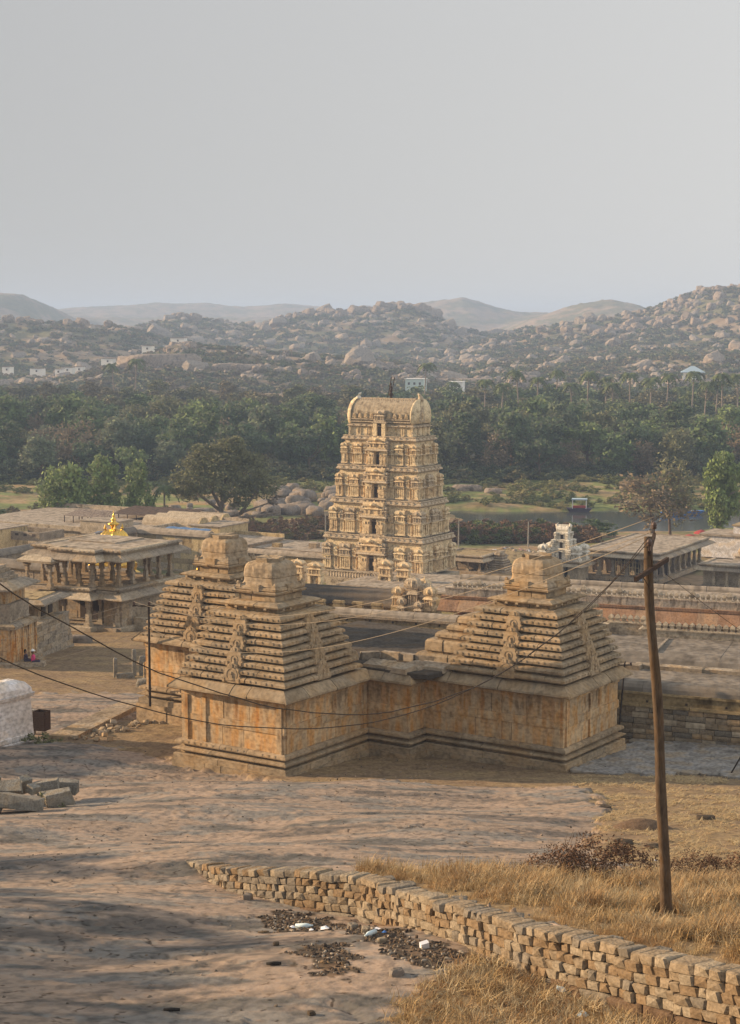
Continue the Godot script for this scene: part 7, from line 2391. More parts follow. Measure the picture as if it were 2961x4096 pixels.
	tree("green_bush", "long green bush behind the pillared hall roof", Vector3(45.0, 2.2, -352.0), 5, M.leaf_0, Vector3(2.0, 0.9, 1.0), 0.0, "green bushes")
	# boats
	o = thing("ferry_boat", "small ferry boat with pale canopy on the far bank", "boat", Vector3(49.3, 0.75, -407.0), 10.0)
	mb = MB.new()
	mb.loft([PackedVector3Array([Vector3(-2.2, 0, 0.7), Vector3(2.2, 0, 0.7), Vector3(2.2, 0, -0.7), Vector3(-2.2, 0, -0.7)]), PackedVector3Array([Vector3(-3.0, 0.9, 1.0), Vector3(3.0, 0.9, 1.0), Vector3(3.0, 0.9, -1.0), Vector3(-3.0, 0.9, -1.0)])])
	part(o, "hull", mb.flat(), M.dark_cloth)
	solid(o, "canopy", Vector3(0, 3.0, 0), Vector3(3.6, 0.25, 2.4), M.tile_blue)
	for p: Vector2 in [Vector2(-1.6, 1.0), Vector2(1.6, 1.0), Vector2(1.6, -1.0), Vector2(-1.6, -1.0)]:
		solid(o, "canopy_post", Vector3(p.x, 1.9, p.y), Vector3(0.12, 2.2, 0.12), M.white_house)
	solid(o, "bench", Vector3(0, 1.2, 0), Vector3(3.0, 0.5, 0.8), M.red_cloth)
	for q: Array in [[69.5, -398.0, "blue rowing boat moored nearest the drooping tree"], [74.5, -401.0, "blue rowing boat behind the first one"]]:
		o = thing("rowing_boat", q[2], "boat", Vector3(q[0], 0.75, q[1]), 80.0, "blue rowing boats")
		mb = MB.new()
		mb.loft([PackedVector3Array([Vector3(-0.5, 0, 1.8), Vector3(0.5, 0, 1.8), Vector3(0.5, 0, -1.8), Vector3(-0.5, 0, -1.8)]), PackedVector3Array([Vector3(-0.9, 0.9, 3.0), Vector3(0.9, 0.9, 3.0), Vector3(0.9, 0.9, -3.0), Vector3(-0.9, 0.9, -3.0)])])
		part(o, "hull", mb.flat(), M.boat_blue)
		solid(o, "thwart", Vector3(0, 0.95, 0), Vector3(1.7, 0.1, 0.5), M.tile_blue)
	# sheds and drums on the left bank
	for q: Array in [[-59.5, -372.0, 5.0, 3.2, "small whitewashed shed behind the left leafy trees"], [-38.0, -372.0, 6.0, 2.6, "pale tin roofed shed near the lone palm"]]:
		o = thing("bank_shed", q[4], "shed", Vector3(q[0], plain_y(q[0], q[1]), q[1]), 29.0, "sheds on the river bank")
		solid(o, "wall", Vector3(0, float(q[3]) * 0.5, 0), Vector3(q[2], q[3], 3.5), M.white_house)
		solid(o, "roof", Vector3(0, float(q[3]) + 0.1, 0), Vector3(float(q[2]) + 0.8, 0.2, 4.4), M.tin_grey)
	for q: Array in [[-66.5, "green_drum", "green water drum on the left river bank"], [-64.3, "orange_drum", "orange water drum beside the green drum"]]:
		mb = MB.new()
		mb.lathe(Vector3(q[0], plain_y(q[0], -388.0), -388.0), [Vector2(1.0, 0), Vector2(1.05, 0.4), Vector2(1.0, 1.4), Vector2(0.5, 1.9), Vector2(0.2, 2.0)], 10)
		tag(part(self, "water_drum", mb.smooth(), M[q[1]]), q[2], "drum")


func build_forest() -> void:
	var g := "trees of the riverside forest"
	var labels := ["dense round dark green tree in the riverside forest", "tall layered green tree in the riverside forest", "wide flat topped green tree in the riverside forest", "feathery drooping tree in the riverside forest", "brown nearly leafless tree in the riverside forest"]
	var rows := [[466.0, 10.5], [482.0, 10.5], [502.0, 11.0], [528.0, 12.0], [560.0, 13.0]]
	for r in rows.size():
		var d: float = rows[r][0]
		var x := -0.27 * d
		while x < 0.27 * d:
			x += float(rows[r][1]) * rf(0.75, 1.2)
			var dd := d + rf(-7, 7)
			if r == 0 and x > 8.0 and rng.randf() < 0.25:
				continue
			var k: int = pick([0, 0, 1, 2, 2, 3, 3, 4]) if r > 0 else pick([0, 0, 2, 3, 5, 5, 4])
			var s := rf(0.85, 1.25) * (1.0 if r < 3 else 1.1)
			if r == 0:
				s *= 0.85
			if k == 5:
				tree("forest_shrub", "low bush at the front edge of the riverside forest", Vector3(x, plain_y(x, -dd), -dd), 5, pick([M.leaf_5, M.leaf_3, M.leaf_0, M.leaf_4]), Vector3(s, s, s) * 1.7, rf(0, 6), g)
			else:
				tree("forest_tree", labels[k], Vector3(x, plain_y(x, -dd), -dd), k, M.leaf_4 if k == 4 else pick([M.leaf_0, M.leaf_1, M.leaf_1, M.leaf_5, M.leaf_0, M.leaf_2, M.leaf_7]), Vector3(s, s * rf(0.9, 1.2), s), rf(0, 6), g)
	var us := []
	var uc := []
	for k in 700:
		var d := rf(458.0, 500.0)
		var x := rf(-0.27, 0.27) * d
		var s := rf(0.6, 1.3)
		us.append(Transform3D(Basis(Vector3.UP, rf(0, 6)).scaled_local(Vector3(s * 1.2, s, s)), Vector3(x, plain_y(x, -d) - 0.1, -d)))
		uc.append(pick([Color(0.085, 0.105, 0.05), Color(0.07, 0.09, 0.045), Color(0.12, 0.115, 0.06), Color(0.13, 0.12, 0.06)]))
	stuff("forest_understorey", KIND[5][0], M.leaf_tint, us, uc, "dense low growth under the riverside forest", "undergrowth")
	# the wood behind, which reads as one mass
	for kind in 4:
		var xs := []
		var cs := []
		for k in 120:
			var d := 575.0 + pow(rng.randf(), 0.8) * 200.0
			var x := rf(-0.28, 0.28) * d
			var y := far_y(x, -d) if d > 900.0 else plain_y(x, -d)
			var s := rf(0.65, 1.05)
			xs.append(Transform3D(Basis(Vector3.UP, rf(0, 6)).scaled_local(Vector3(s * 1.25, s, s * 1.25)), Vector3(x, y - 1.0, -d)))
			var c: Color = pick([Color(0.11, 0.15, 0.06), Color(0.085, 0.12, 0.054), Color(0.15, 0.18, 0.07), Color(0.165, 0.15, 0.08), Color(0.15, 0.14, 0.07)])
			if x < 0.0 and d > 700.0:
				c = c.lerp(Color(0.16, 0.115, 0.068), 0.35)
			cs.append(c)
		stuff("far_wood", KIND[kind][0], M.leaf_tint, xs, cs, "far mixed wood behind the front row of forest trees", "wood")
	# coconut palms rising above the right half
	var pms := []
	for k in 4:
		pms.append(palm_meshes([13.0, 15.0, 11.0, 14.0][k], 20 + k, 20))
	for px: Array in [[1073, 640], [1110, 620], [1150, 660], [1190, 640], [1232, 700], [1268, 660], [1300, 640], [1340, 690], [1360, 650], [1440, 620], [1475, 650], [1505, 690], [1532, 640], [1560, 620], [1585, 640], [1600, 600], [1635, 620], [940, 760], [1000, 740], [1215, 600], [1395, 640], [255, 800], [300, 780]]:
		var d: float = px[1]
		var x := (float(px[0]) - 820.0) / 3850.0 * d * 1.0
		var k := rng.randi() % 4
		var s := rf(1.35, 1.7)
		var o := thing("coconut_palm", "coconut palm rising above the right half of the forest" if px[0] > 900 else "coconut palm standing in the wood at far left", "palm", Vector3(x, plain_y(x, -d) - 0.3, -d), 0.0, "coconut palms")
		o.basis = Basis(Vector3.UP, rf(0, 6)).scaled_local(Vector3(s, s, s))
		part(o, "trunk", pms[k][0], M.grey_bark)
		part(o, "crown", pms[k][1], M.palm_leaf)


# ---------------------------------------------------------------- hills: boulders, scrub, houses

func build_hill_things() -> void:
	var rk := []
	for k in 6:
		rk.append(rock_mesh(80 + k, 2, 0.2))
	# named outcrops: [x, distance, spread x, spread z, count, size, label]
	var out := [
		[85.0, 985.0, 10.0, 6.0, 24, 3.6, "round tan boulder in the tight pile right of the tower"],
		[-121.0, 1130.0, 12.0, 8.0, 14, 5.2, "large block shaped boulder crowning the left knoll"],
		[-122.0, 1040.0, 17.0, 8.0, 12, 5.0, "pale boulder on the lower left knoll ledge"],
		[20.0, 2030.0, 34.0, 20.0, 22, 9.5, "tall tower like boulder on the middle ridge"],
		[62.0, 2030.0, 16.0, 14.0, 16, 10.0, "cliff boulder at the right end of middle ridge"],
		[-60.0, 2020.0, 60.0, 30.0, 24, 7.5, "boulder on the left part of middle ridge"],
		[-285.0, 1545.0, 55.0, 20.0, 22, 6.5, "boulder along the crest of left hill"],
		[-212.0, 2030.0, 14.0, 10.0, 8, 8.0, "boulder stack on the small peak behind left hill"],
		[350.0, 1790.0, 60.0, 30.0, 40, 6.5, "boulder along the crest of the big right hill"],
		[270.0, 1650.0, 110.0, 90.0, 60, 6.0, "boulder on the slope of the big right hill"],
		[20.0, 1120.0, 70.0, 30.0, 26, 4.0, "scattered boulder on the low slope behind the tower"],
		[-30.0, 1015.0, 40.0, 14.0, 10, 4.2, "scattered boulder on the low slope left of the tower"]]
	for q: Array in out:
		for k in q[4]:
			var x: float = q[0] + rng.randfn() * float(q[2]) * 0.55
			var d: float = q[1] + rng.randfn() * float(q[3]) * 0.55
			var s: float = q[5] * rf(0.45, 1.0)
			var up := s * 0.25
			if q[0] == 85.0:
				up = maxf(0.0, 1.0 - absf(x - 85.0) / 9.0) * rf(0.0, 9.0)
				s = rf(2.4, 4.0)
			tag(part(self, "hill_boulder", pick(rk), M.boulder, Transform3D(Basis.from_euler(Vector3(rf(-0.4, 0.4), rf(0, 6), rf(-0.4, 0.4))).scaled_local(Vector3(s * rf(0.9, 1.3), s * rf(0.8, 1.25), s)), Vector3(x, far_y(x, -d) + up, -d))), q[6], "boulder", q[6] + "s")
	# smooth rock domes
	for q: Array in [[-126.0, 1045.0, 30.0, 9.0, 14.0, "broad bare rock dome below the left knoll"], [-80.0, 1030.0, 16.0, 5.0, 9.0, "low bare rock slab right of the left knoll"], [190.0, 1010.0, 22.0, 4.5, 12.0, "bare rock dome under the white open pavilion"], [60.0, 1060.0, 26.0, 4.0, 12.0, "long bare rock slope behind the tower"]]:
		tag(part(self, "rock_dome", rock_mesh(int(q[1]), 5, 0.24), M.boulder, Transform3D(Basis().scaled(Vector3(q[2], q[3], q[4])), Vector3(q[0], far_y(q[0], -q[1]), -q[1]))), q[5], "rock", "rock domes")
	# the countless smaller ones and the scrub between
	var xs := []
	var cs := []
	var sx := []
	var sc := []
	for k in 26000:
		var d := 940.0 * pow(2.45, rng.randf())
		var x := rf(-0.3, 0.3) * d
		var n := nz.get_noise_2d(x * 0.012 + 7.0, d * 0.014) + nz.get_noise_2d(x * 0.05, d * 0.05) * 0.6
		var y := far_y(x, -d)
		if n > 0.16 and d > 990.0:
			if xs.size() < 2800:
				var s := rf(0.7, 1.9) * (1.0 + 1.6 * pow(rng.randf(), 6.0)) * (1.0 + maxf(0.0, n - 0.2) * 2.0) * (1.0 + maxf(0.0, d - 1300.0) / 900.0)
				xs.append(Transform3D(Basis.from_euler(Vector3(rf(-0.5, 0.5), rf(0, 6), rf(-0.5, 0.5))).scaled_local(Vector3(s * rf(0.9, 1.5), s * rf(0.6, 1.0), s)), Vector3(x, y + s * 0.15, -d)))
				var t := rf(0.75, 1.15)
				cs.append(Color(0.32 * t, 0.26 * t, 0.2 * t).lerp(Color(0.26, 0.245, 0.225), rf(0, 0.6)))
		elif sx.size() < 14000:
			var s := rf(0.5, 1.3) * (1.0 + maxf(0.0, d - 1300.0) / 1500.0)
			sx.append(Transform3D(Basis(Vector3.UP, rf(0, 6)).scaled_local(Vector3(s * 1.3, s, s * 1.3)), Vector3(x, y - 0.2, -d)))
			sc.append(pick([Color(0.16, 0.16, 0.085), Color(0.135, 0.15, 0.075), Color(0.175, 0.155, 0.09), Color(0.18, 0.145, 0.09), Color(0.115, 0.14, 0.068)]))
	stuff("boulder_field", rk[1], M.far_boulder, xs, cs, "countless boulders strewn over the hills", "boulders")
	stuff("hill_scrub", crown_mesh(950, [[Vector3(0, 1.3, 0), Vector3(2.2, 1.3, 2.2)], [Vector3(1.2, 1.0, 0.6), Vector3(1.6, 1.0, 1.6)]], 150, 0.8), M.leaf_tint, sx, sc, "grey green scrub covering the hills", "scrub")
	# white houses on the left slope: x, distance, width
	for q: Array in [[-245.0, 1180.0, 6.0, "white gabled hut farthest left on the slope"], [-223.0, 1170.0, 9.0, "white house second from left on the slope"], [-205.0, 1185.0, 8.0, "white house in the middle of the hillside row"], [-192.0, 1155.0, 5.0, "smallest white house below the hillside row"], [-176.0, 1175.0, 9.0, "white house with taller corner on the slope"], [-203.0, 1140.0, 4.0, "low white hut beneath the hillside row"], [-148.0, 1165.0, 7.0, "pale house partly hidden by scrub on slope"], [-127.0, 1160.0, 10.0, "white house nearest the left knoll"]]:
		var y := far_y(q[0], -q[1])
		var o := thing("white_house", q[3], "house", Vector3(q[0], y, -q[1]), 20.0, "white houses on the left slope")
		solid(o, "wall", Vector3(0, 3.0, 0), Vector3(q[2], 7.0, 5), M.white_house)
		solid(o, "roof", Vector3(0, 6.65, 0), Vector3(float(q[2]) + 0.6, 0.3, 5.6), M.tin_grey)
		solid(o, "window", Vector3(0.5, 4.8, 2.52), Vector3(1.2, 1.2, 0.08), M.tower_dark)
	# open pavilion on a rock
	var px := 187.0
	var py := far_y(px, -1010.0) + 3.4
	var o := thing("hip_roof_pavilion", "white open pavilion with blue grey hipped roof on rock", "pavilion", Vector3(px, py, -1010.0), 10.0)
	solid(o, "plinth", Vector3(0, 0.6, 0), Vector3(11.5, 2.6, 9), M.white_house)
	for k in 5:
		solid(o, "pillar", Vector3(-5.2 + k * 2.6, 3.0, 4.2), Vector3(0.6, 2.6, 0.6), M.white_house)
	solid(o, "inner_wall", Vector3(0, 3.0, -2.5), Vector3(10.5, 2.6, 0.4), M.white_house)
	var mb := MB.new()
	mb.taper(Vector3(0, 4.2, 0), 0.25, 7.0, 5.6, 7.0, 5.6)
	mb.taper(Vector3(0, 4.45, 0), 3.4, 6.9, 5.5, 1.0, 0.3)
	part(o, "roof", mb.flat(), M.tile_blue)
	# aqua house and its neighbour behind the tower top
	for q: Array in [[24.5, 930.0, 10.0, 4.6, "aqua_house", "pale aqua two storey house right of the tower finial"], [47.0, 940.0, 7.0, 3.0, "white_house", "small pale house further right of the aqua house"]]:
		var y := far_y(q[0], -q[1])
		var h := thing("village_house", q[5], "house", Vector3(q[0], y, -q[1]), 15.0, "houses behind the tower")
		solid(h, "wall", Vector3(0, float(q[3]) * 0.5 + 2.0, 0), Vector3(q[2], float(q[3]) + 4.0, 7), M[q[4]])
		solid(h, "roof", Vector3(0, float(q[3]) + 4.1, 0), Vector3(float(q[2]) + 0.7, 0.3, 7.7), M.white_house)
		for k in 3:
			solid(h, "window", Vector3(-float(q[2]) * 0.3 + k * float(q[2]) * 0.3, float(q[3]) + 1.6, 3.53), Vector3(1.1, 1.3, 0.1), M.tower_dark)
	# little kiosk under the crowning boulders
	o = thing("hill_kiosk", "tiny ochre stone kiosk under the knoll boulders", "kiosk", Vector3(-121.5, far_y(-121.5, -1095.0), -1095.0), 0.0)
	solid(o, "base", Vector3(0, 0.6, 0), Vector3(8, 2.2, 5), M.ochre_wall)
	for x: float in [-2.6, 2.6]:
		solid(o, "pillar", Vector3(x, 3.0, 1.6), Vector3(0.7, 2.8, 0.7), M.ochre_wall)
	mb = MB.new()
	mb.taper(Vector3(0, 4.4, 0), 1.8, 4.0, 2.8, 0.8, 0.6)
	part(o, "roof", mb.flat(), M.ochre_dark)
	for q: Array in [[-75.0, 7.0, "long low ruined colonnade on the knoll ridge"], [-55.0, 4.0, "short ruined colonnade right of the long one"]]:
		o = thing("ridge_ruin", q[2], "ruin", Vector3(q[0], far_y(q[0], -1140.0), -1140.0), 5.0, "ruins on the knoll ridge")
		var w: float = q[1]
		for k in 5:
			solid(o, "pillar", Vector3((k - 2) * w * 0.48, 1.6, 0), Vector3(0.7, 4.0, 0.7), M.grey_stone_b)
		solid(o, "lintel", Vector3(0, 3.8, 0), Vector3(w * 2.2, 0.6, 2.0), M.grey_stone)


# ---------------------------------------------------------------- grass

func tuft_mesh(sd: int, blades: int, h: float, spread: float, w: float) -> ArrayMesh:
	var g := RandomNumberGenerator.new()
	g.seed = sd
	var mb := MB.new()
	for k in blades:
		var an := g.randf() * TAU
		var d := Vector3(cos(an), 0, sin(an))
		var s := Vector3(-sin(an), 0, cos(an)) * w * g.randf_range(0.7, 1.3)
		var o := Vector3(g.randfn(), 0, g.randfn()) * spread * 0.35
		var hh := h * g.randf_range(0.5, 1.1)
		var m := o + d * spread * g.randf_range(0.1, 0.5) + Vector3(0, hh * 0.6, 0)
		var t := m + d * spread * g.randf_range(0.2, 1.0) + Vector3(0, hh * g.randf_range(0.05, 0.45), 0)
		mb.leaf(o - s, o + s, m + s * 0.7)
		mb.leaf(o - s, m + s * 0.7, m - s * 0.7)
		mb.leaf(m - s * 0.7, m + s * 0.7, t)
	return mb.flat()


func soil_y(x: float, z: float) -> float:
	return hill_y(x, z) + nz.get_noise_2d(x * 0.13 + 5.0, z * 0.34) * 0.08 + nz.get_noise_2d(x * 0.8 + 25.0, z * 1.2) * 0.05


func build_grass() -> void:
	var tall := tuft_mesh(1, 20, 0.52, 0.34, 0.009)
	var low := tuft_mesh(2, 14, 0.2, 0.26, 0.014)
	var xs := []
	var cs := []
	var gold := [Color(0.39, 0.275, 0.135), Color(0.43, 0.32, 0.175), Color(0.34, 0.225, 0.1), Color(0.47, 0.37, 0.22), Color(0.31, 0.195, 0.09)]
	# tall straw behind the retaining wall
	var tries := 0
	while xs.size() < 6800 and tries < 60000:
		tries += 1
		var z := -rf(23.0, 51.0)
		var x := rf(-1.0, 15.0)
		var s := (x - wall_x(z)) * 0.85
		var back := lerpf(49.8, 44.0, clampf((x + 0.5) / 10.0, 0.0, 1.0)) + nz.get_noise_1d(x * 0.7) * 1.5
		if s < 0.75 + nz.get_noise_1d(z * 0.5) * 0.4 or -z > back or x < -0.3:
			continue
		var n := nz.get_noise_2d(x * 0.35, z * 0.35)
		if (n < -0.12 and rng.randf() < 0.8) or Vector2(x - 6.9, (z + 38.9) * 0.6).length() < 0.6:
			continue
		var edge := clampf((s - 0.5) / 1.6, 0.35, 1.0)
		var k := rf(0.6, 1.15) * edge * (1.0 + n * 0.6)
		xs.append(Transform3D(Basis(Vector3.UP, rf(0, 6)).scaled_local(Vector3(k, k, k)), Vector3(x, soil_y(x, z) - 0.03, z)))
		var c: Color = pick(gold)
		cs.append(c.lerp(Color(0.3, 0.18, 0.085), clampf(n * 1.2, 0.0, 0.6)))
	stuff("dry_grass", tall, M.dry_grass, xs, cs, "tall golden dry grass behind the retaining wall", "grass")
	# matted grass in the gully under the wall
	xs = []
	cs = []
	tries = 0
	var gully := PackedVector2Array(LOW_GRASS)
	while xs.size() < 1700 and tries < 20000:
		tries += 1
		var x := rf(0.2, 8.5)
		var z := -rf(27.0, 38.6)
		if not inside(gully, x, z, 0.7) or x > wall_x(z) - 0.3:
			continue
		var k := rf(0.5, 1.0)
		xs.append(Transform3D(Basis.from_euler(Vector3(rf(-0.5, 0.5), rf(0, 6), rf(-0.5, 0.5))).scaled_local(Vector3(k, k * 0.7, k)), Vector3(x, hill_y(x, z) + relief(x, z) - 0.04, z)))
		cs.append(pick([Color(0.36, 0.25, 0.12), Color(0.42, 0.31, 0.17), Color(0.28, 0.17, 0.08), Color(0.45, 0.36, 0.22)]))
	stuff("gully_grass", tall, M.dry_grass, xs, cs, "matted dry grass in the gully below the retaining wall", "grass")
	# thin straw on the open ground to the right
	xs = []
	cs = []
	tries = 0
	while xs.size() < 5200 and tries < 60000:
		tries += 1
		var z := -rf(42.0, 84.0)
		var x := rf(6.0, 24.0)
		var n := nz.get_noise_2d(x * 0.3 + 9.0, z * 0.3)
		if x < 8.2 + maxf(0.0, (-z - 52.0) * 0.06) + nz.get_noise_1d(z * 0.4) or rng.randf() > 0.45 + n * 2.2:
			continue
		var k := rf(0.4, 1.0)
		xs.append(Transform3D(Basis(Vector3.UP, rf(0, 6)).scaled_local(Vector3(k * 1.3, k * 0.6, k * 1.3)), Vector3(x, soil_y(x, z) - 0.01, z)))
		cs.append(pick([Color(0.4, 0.29, 0.15), Color(0.44, 0.33, 0.18), Color(0.36, 0.25, 0.13)]))
	stuff("straw", low, M.dry_grass, xs, cs, "thin straw on the open soil right of the rock", "grass")
	# dead shrubs behind the grass
	var dry := crown_mesh(960, [[Vector3(0, 0.35, 0), Vector3(0.8, 0.4, 0.55)], [Vector3(0.6, 0.3, 0.1), Vector3(0.6, 0.32, 0.5)]], 3600, 0.034)
	var mtw := mat("dead_leaf", Color(0.13, 0.075, 0.045))
	mtw.cull_mode = BaseMaterial3D.CULL_DISABLED
	for q: Array in [[6.2, -46.6, 1.5, "rust brown dead shrub behind the grass left of pole"], [5.2, -46.9, 1.1, "smaller dead shrub left of the rust brown one"], [8.9, -46.2, 1.0, "dead shrub just right of the wooden pole"], [10.6, -45.6, 1.3, "dark dead shrub near the right edge"]]:
		var o := thing("dead_shrub", q[3], "shrub", Vector3(q[0], soil_y(q[0], q[1]), q[1]), 0.0, "dead shrubs")
		o.scale = Vector3.ONE * float(q[2])
		part(o, "twigs", dry, mtw)
		part(o, "stem", trunk_mesh(int(q[0] * 10), 0.25, 0.02, 5, 0.3), M.tree_bark)
	# tall dry stalks
	var stalk := MB.new()
	for k in 5:
		var x := rf(-0.2, 0.2)
		stalk.tube([Vector3(x, -0.05, rf(-0.2, 0.2)), Vector3(x + rf(-0.1, 0.1), 0.7, 0), Vector3(x + rf(-0.25, 0.25), rf(1.0, 1.5), 0)], [0.012, 0.009, 0.004], 4)
	tag(part(self, "dry_stalks", stalk.flat(), M.rubble_4, Transform3D(Basis(), Vector3(5.4, soil_y(5.4, -46.5), -46.5))), "tall thin dry stalks rising behind the grass", "plant")
	# weeds at wall foot, shrine foot
	for q: Array in [[-17.9, -95.0, "low green weeds at the foot of the white wall"], [-18.6, -94.6, "low green weeds left along the white wall foot"], [-13.6, -72.0, "weeds growing among the granite blocks"]]:
		var o := thing("weeds", q[2], "plant", Vector3(q[0], hill_y(q[0], q[1]), q[1]), 0.0, "weeds")
		part(o, "leaves", crown_mesh(970, [[Vector3(0, 0.15, 0), Vector3(0.9, 0.2, 0.4)]], 260, 0.1), M.leaf_7)
	# trees on the slope left of the picture, whose shadows fall across the foreground rock
	for q: Array in [[-22.0, -46.5, 0.5, 2], [-22.0, -38.5, 0.46, 2], [-30.0, -53.0, 0.55, 2], [-25.0, -42.5, 0.5, 3], [-19.0, -35.5, 0.42, 2], [-24.0, -58.0, 0.4, 2]]:
		tree("slope_tree", "spreading tree on the slope left of the picture", Vector3(q[0], rock_y(-q[1]) + 0.3, q[1]), q[3], M.leaf_0, Vector3.ONE * float(q[2]), rf(0, 6), "trees on the near slope")


# ---------------------------------------------------------------- people

# skin over tapered bones [a, b, ra, rb] as surface nets
func body_mesh(bones: Array, cell: float, soft: float) -> MB:
	var lo := Vector3.INF
	var hi := -Vector3.INF
	for q: Array in bones:
		for k in 2:
			lo = lo.min(q[k] - Vector3.ONE * (q[2 + k] + cell * 2.0))
			hi = hi.max(q[k] + Vector3.ONE * (q[2 + k] + cell * 2.0))
	var n := Vector3i(((hi - lo) / cell).ceil()) + Vector3i.ONE
	var f := PackedFloat32Array()
	f.resize(n.x * n.y * n.z)
	for z in n.z:
		for y in n.y:
			for x in n.x:
				var p := lo + Vector3(x, y, z) * cell
				var d := 1.0
				for q: Array in bones:
					var ab: Vector3 = q[1] - q[0]
					var t := clampf((p - q[0]).dot(ab) / maxf(ab.length_squared(), 1e-6), 0.0, 1.0)
					var e: float = p.distance_to(q[0] + ab * t) - lerpf(q[2], q[3], t)
					if e > d + soft:
						continue
					var h := clampf(0.5 + 0.5 * (d - e) / soft, 0.0, 1.0)
					d = lerpf(d, e, h) - soft * h * (1.0 - h)
				f[(z * n.y + y) * n.x + x] = d
	var vert := {}
	var mb := MB.new()
	var at := func(c: Vector3i) -> Vector3:
		if vert.has(c):
			return vert[c]
		var sum := Vector3.ZERO
		var cnt := 0
		for e in 12:
			var ax := e / 4
			var u := e % 2
			var w := (e / 2) % 2
			var o := [Vector3i(0, u, w), Vector3i(u, 0, w), Vector3i(u, w, 0)][ax] as Vector3i
			var st := [Vector3i(1, 0, 0), Vector3i(0, 1, 0), Vector3i(0, 0, 1)][ax] as Vector3i
			var i0 := c + o
			var i1 := i0 + st
			if i1.x >= n.x or i1.y >= n.y or i1.z >= n.z:
				continue
			var a := f[(i0.z * n.y + i0.y) * n.x + i0.x]
			var b := f[(i1.z * n.y + i1.y) * n.x + i1.x]
			if (a < 0.0) != (b < 0.0):
				sum += Vector3(i0) + Vector3(st) * (a / (a - b))
				cnt += 1
		var r := lo + (sum / maxf(cnt, 1)) * cell
		vert[c] = r
		return r
	for z in range(1, n.z - 1):
		for y in range(1, n.y - 1):
			for x in range(1, n.x - 1):
				var a := f[(z * n.y + y) * n.x + x]
				for ax in 3:
					var st := [Vector3i(1, 0, 0), Vector3i(0, 1, 0), Vector3i(0, 0, 1)][ax] as Vector3i
					var q := Vector3i(x, y, z) + st
					var b := f[(q.z * n.y + q.y) * n.x + q.x]
					if (a < 0.0) == (b < 0.0):
						continue
					var u := [Vector3i(0, 1, 0), Vector3i(0, 0, 1), Vector3i(1, 0, 0)][ax] as Vector3i
					var w := [Vector3i(0, 0, 1), Vector3i(1, 0, 0), Vector3i(0, 1, 0)][ax] as Vector3i
					var c := Vector3i(x, y, z)
					var inner := lo + (Vector3(c) + Vector3(st) * (0.0 if a < 0.0 else 1.0)) * cell
					mb.quad(at.call(c), at.call(c - u), at.call(c - u - w), at.call(c - w), inner)
	return mb


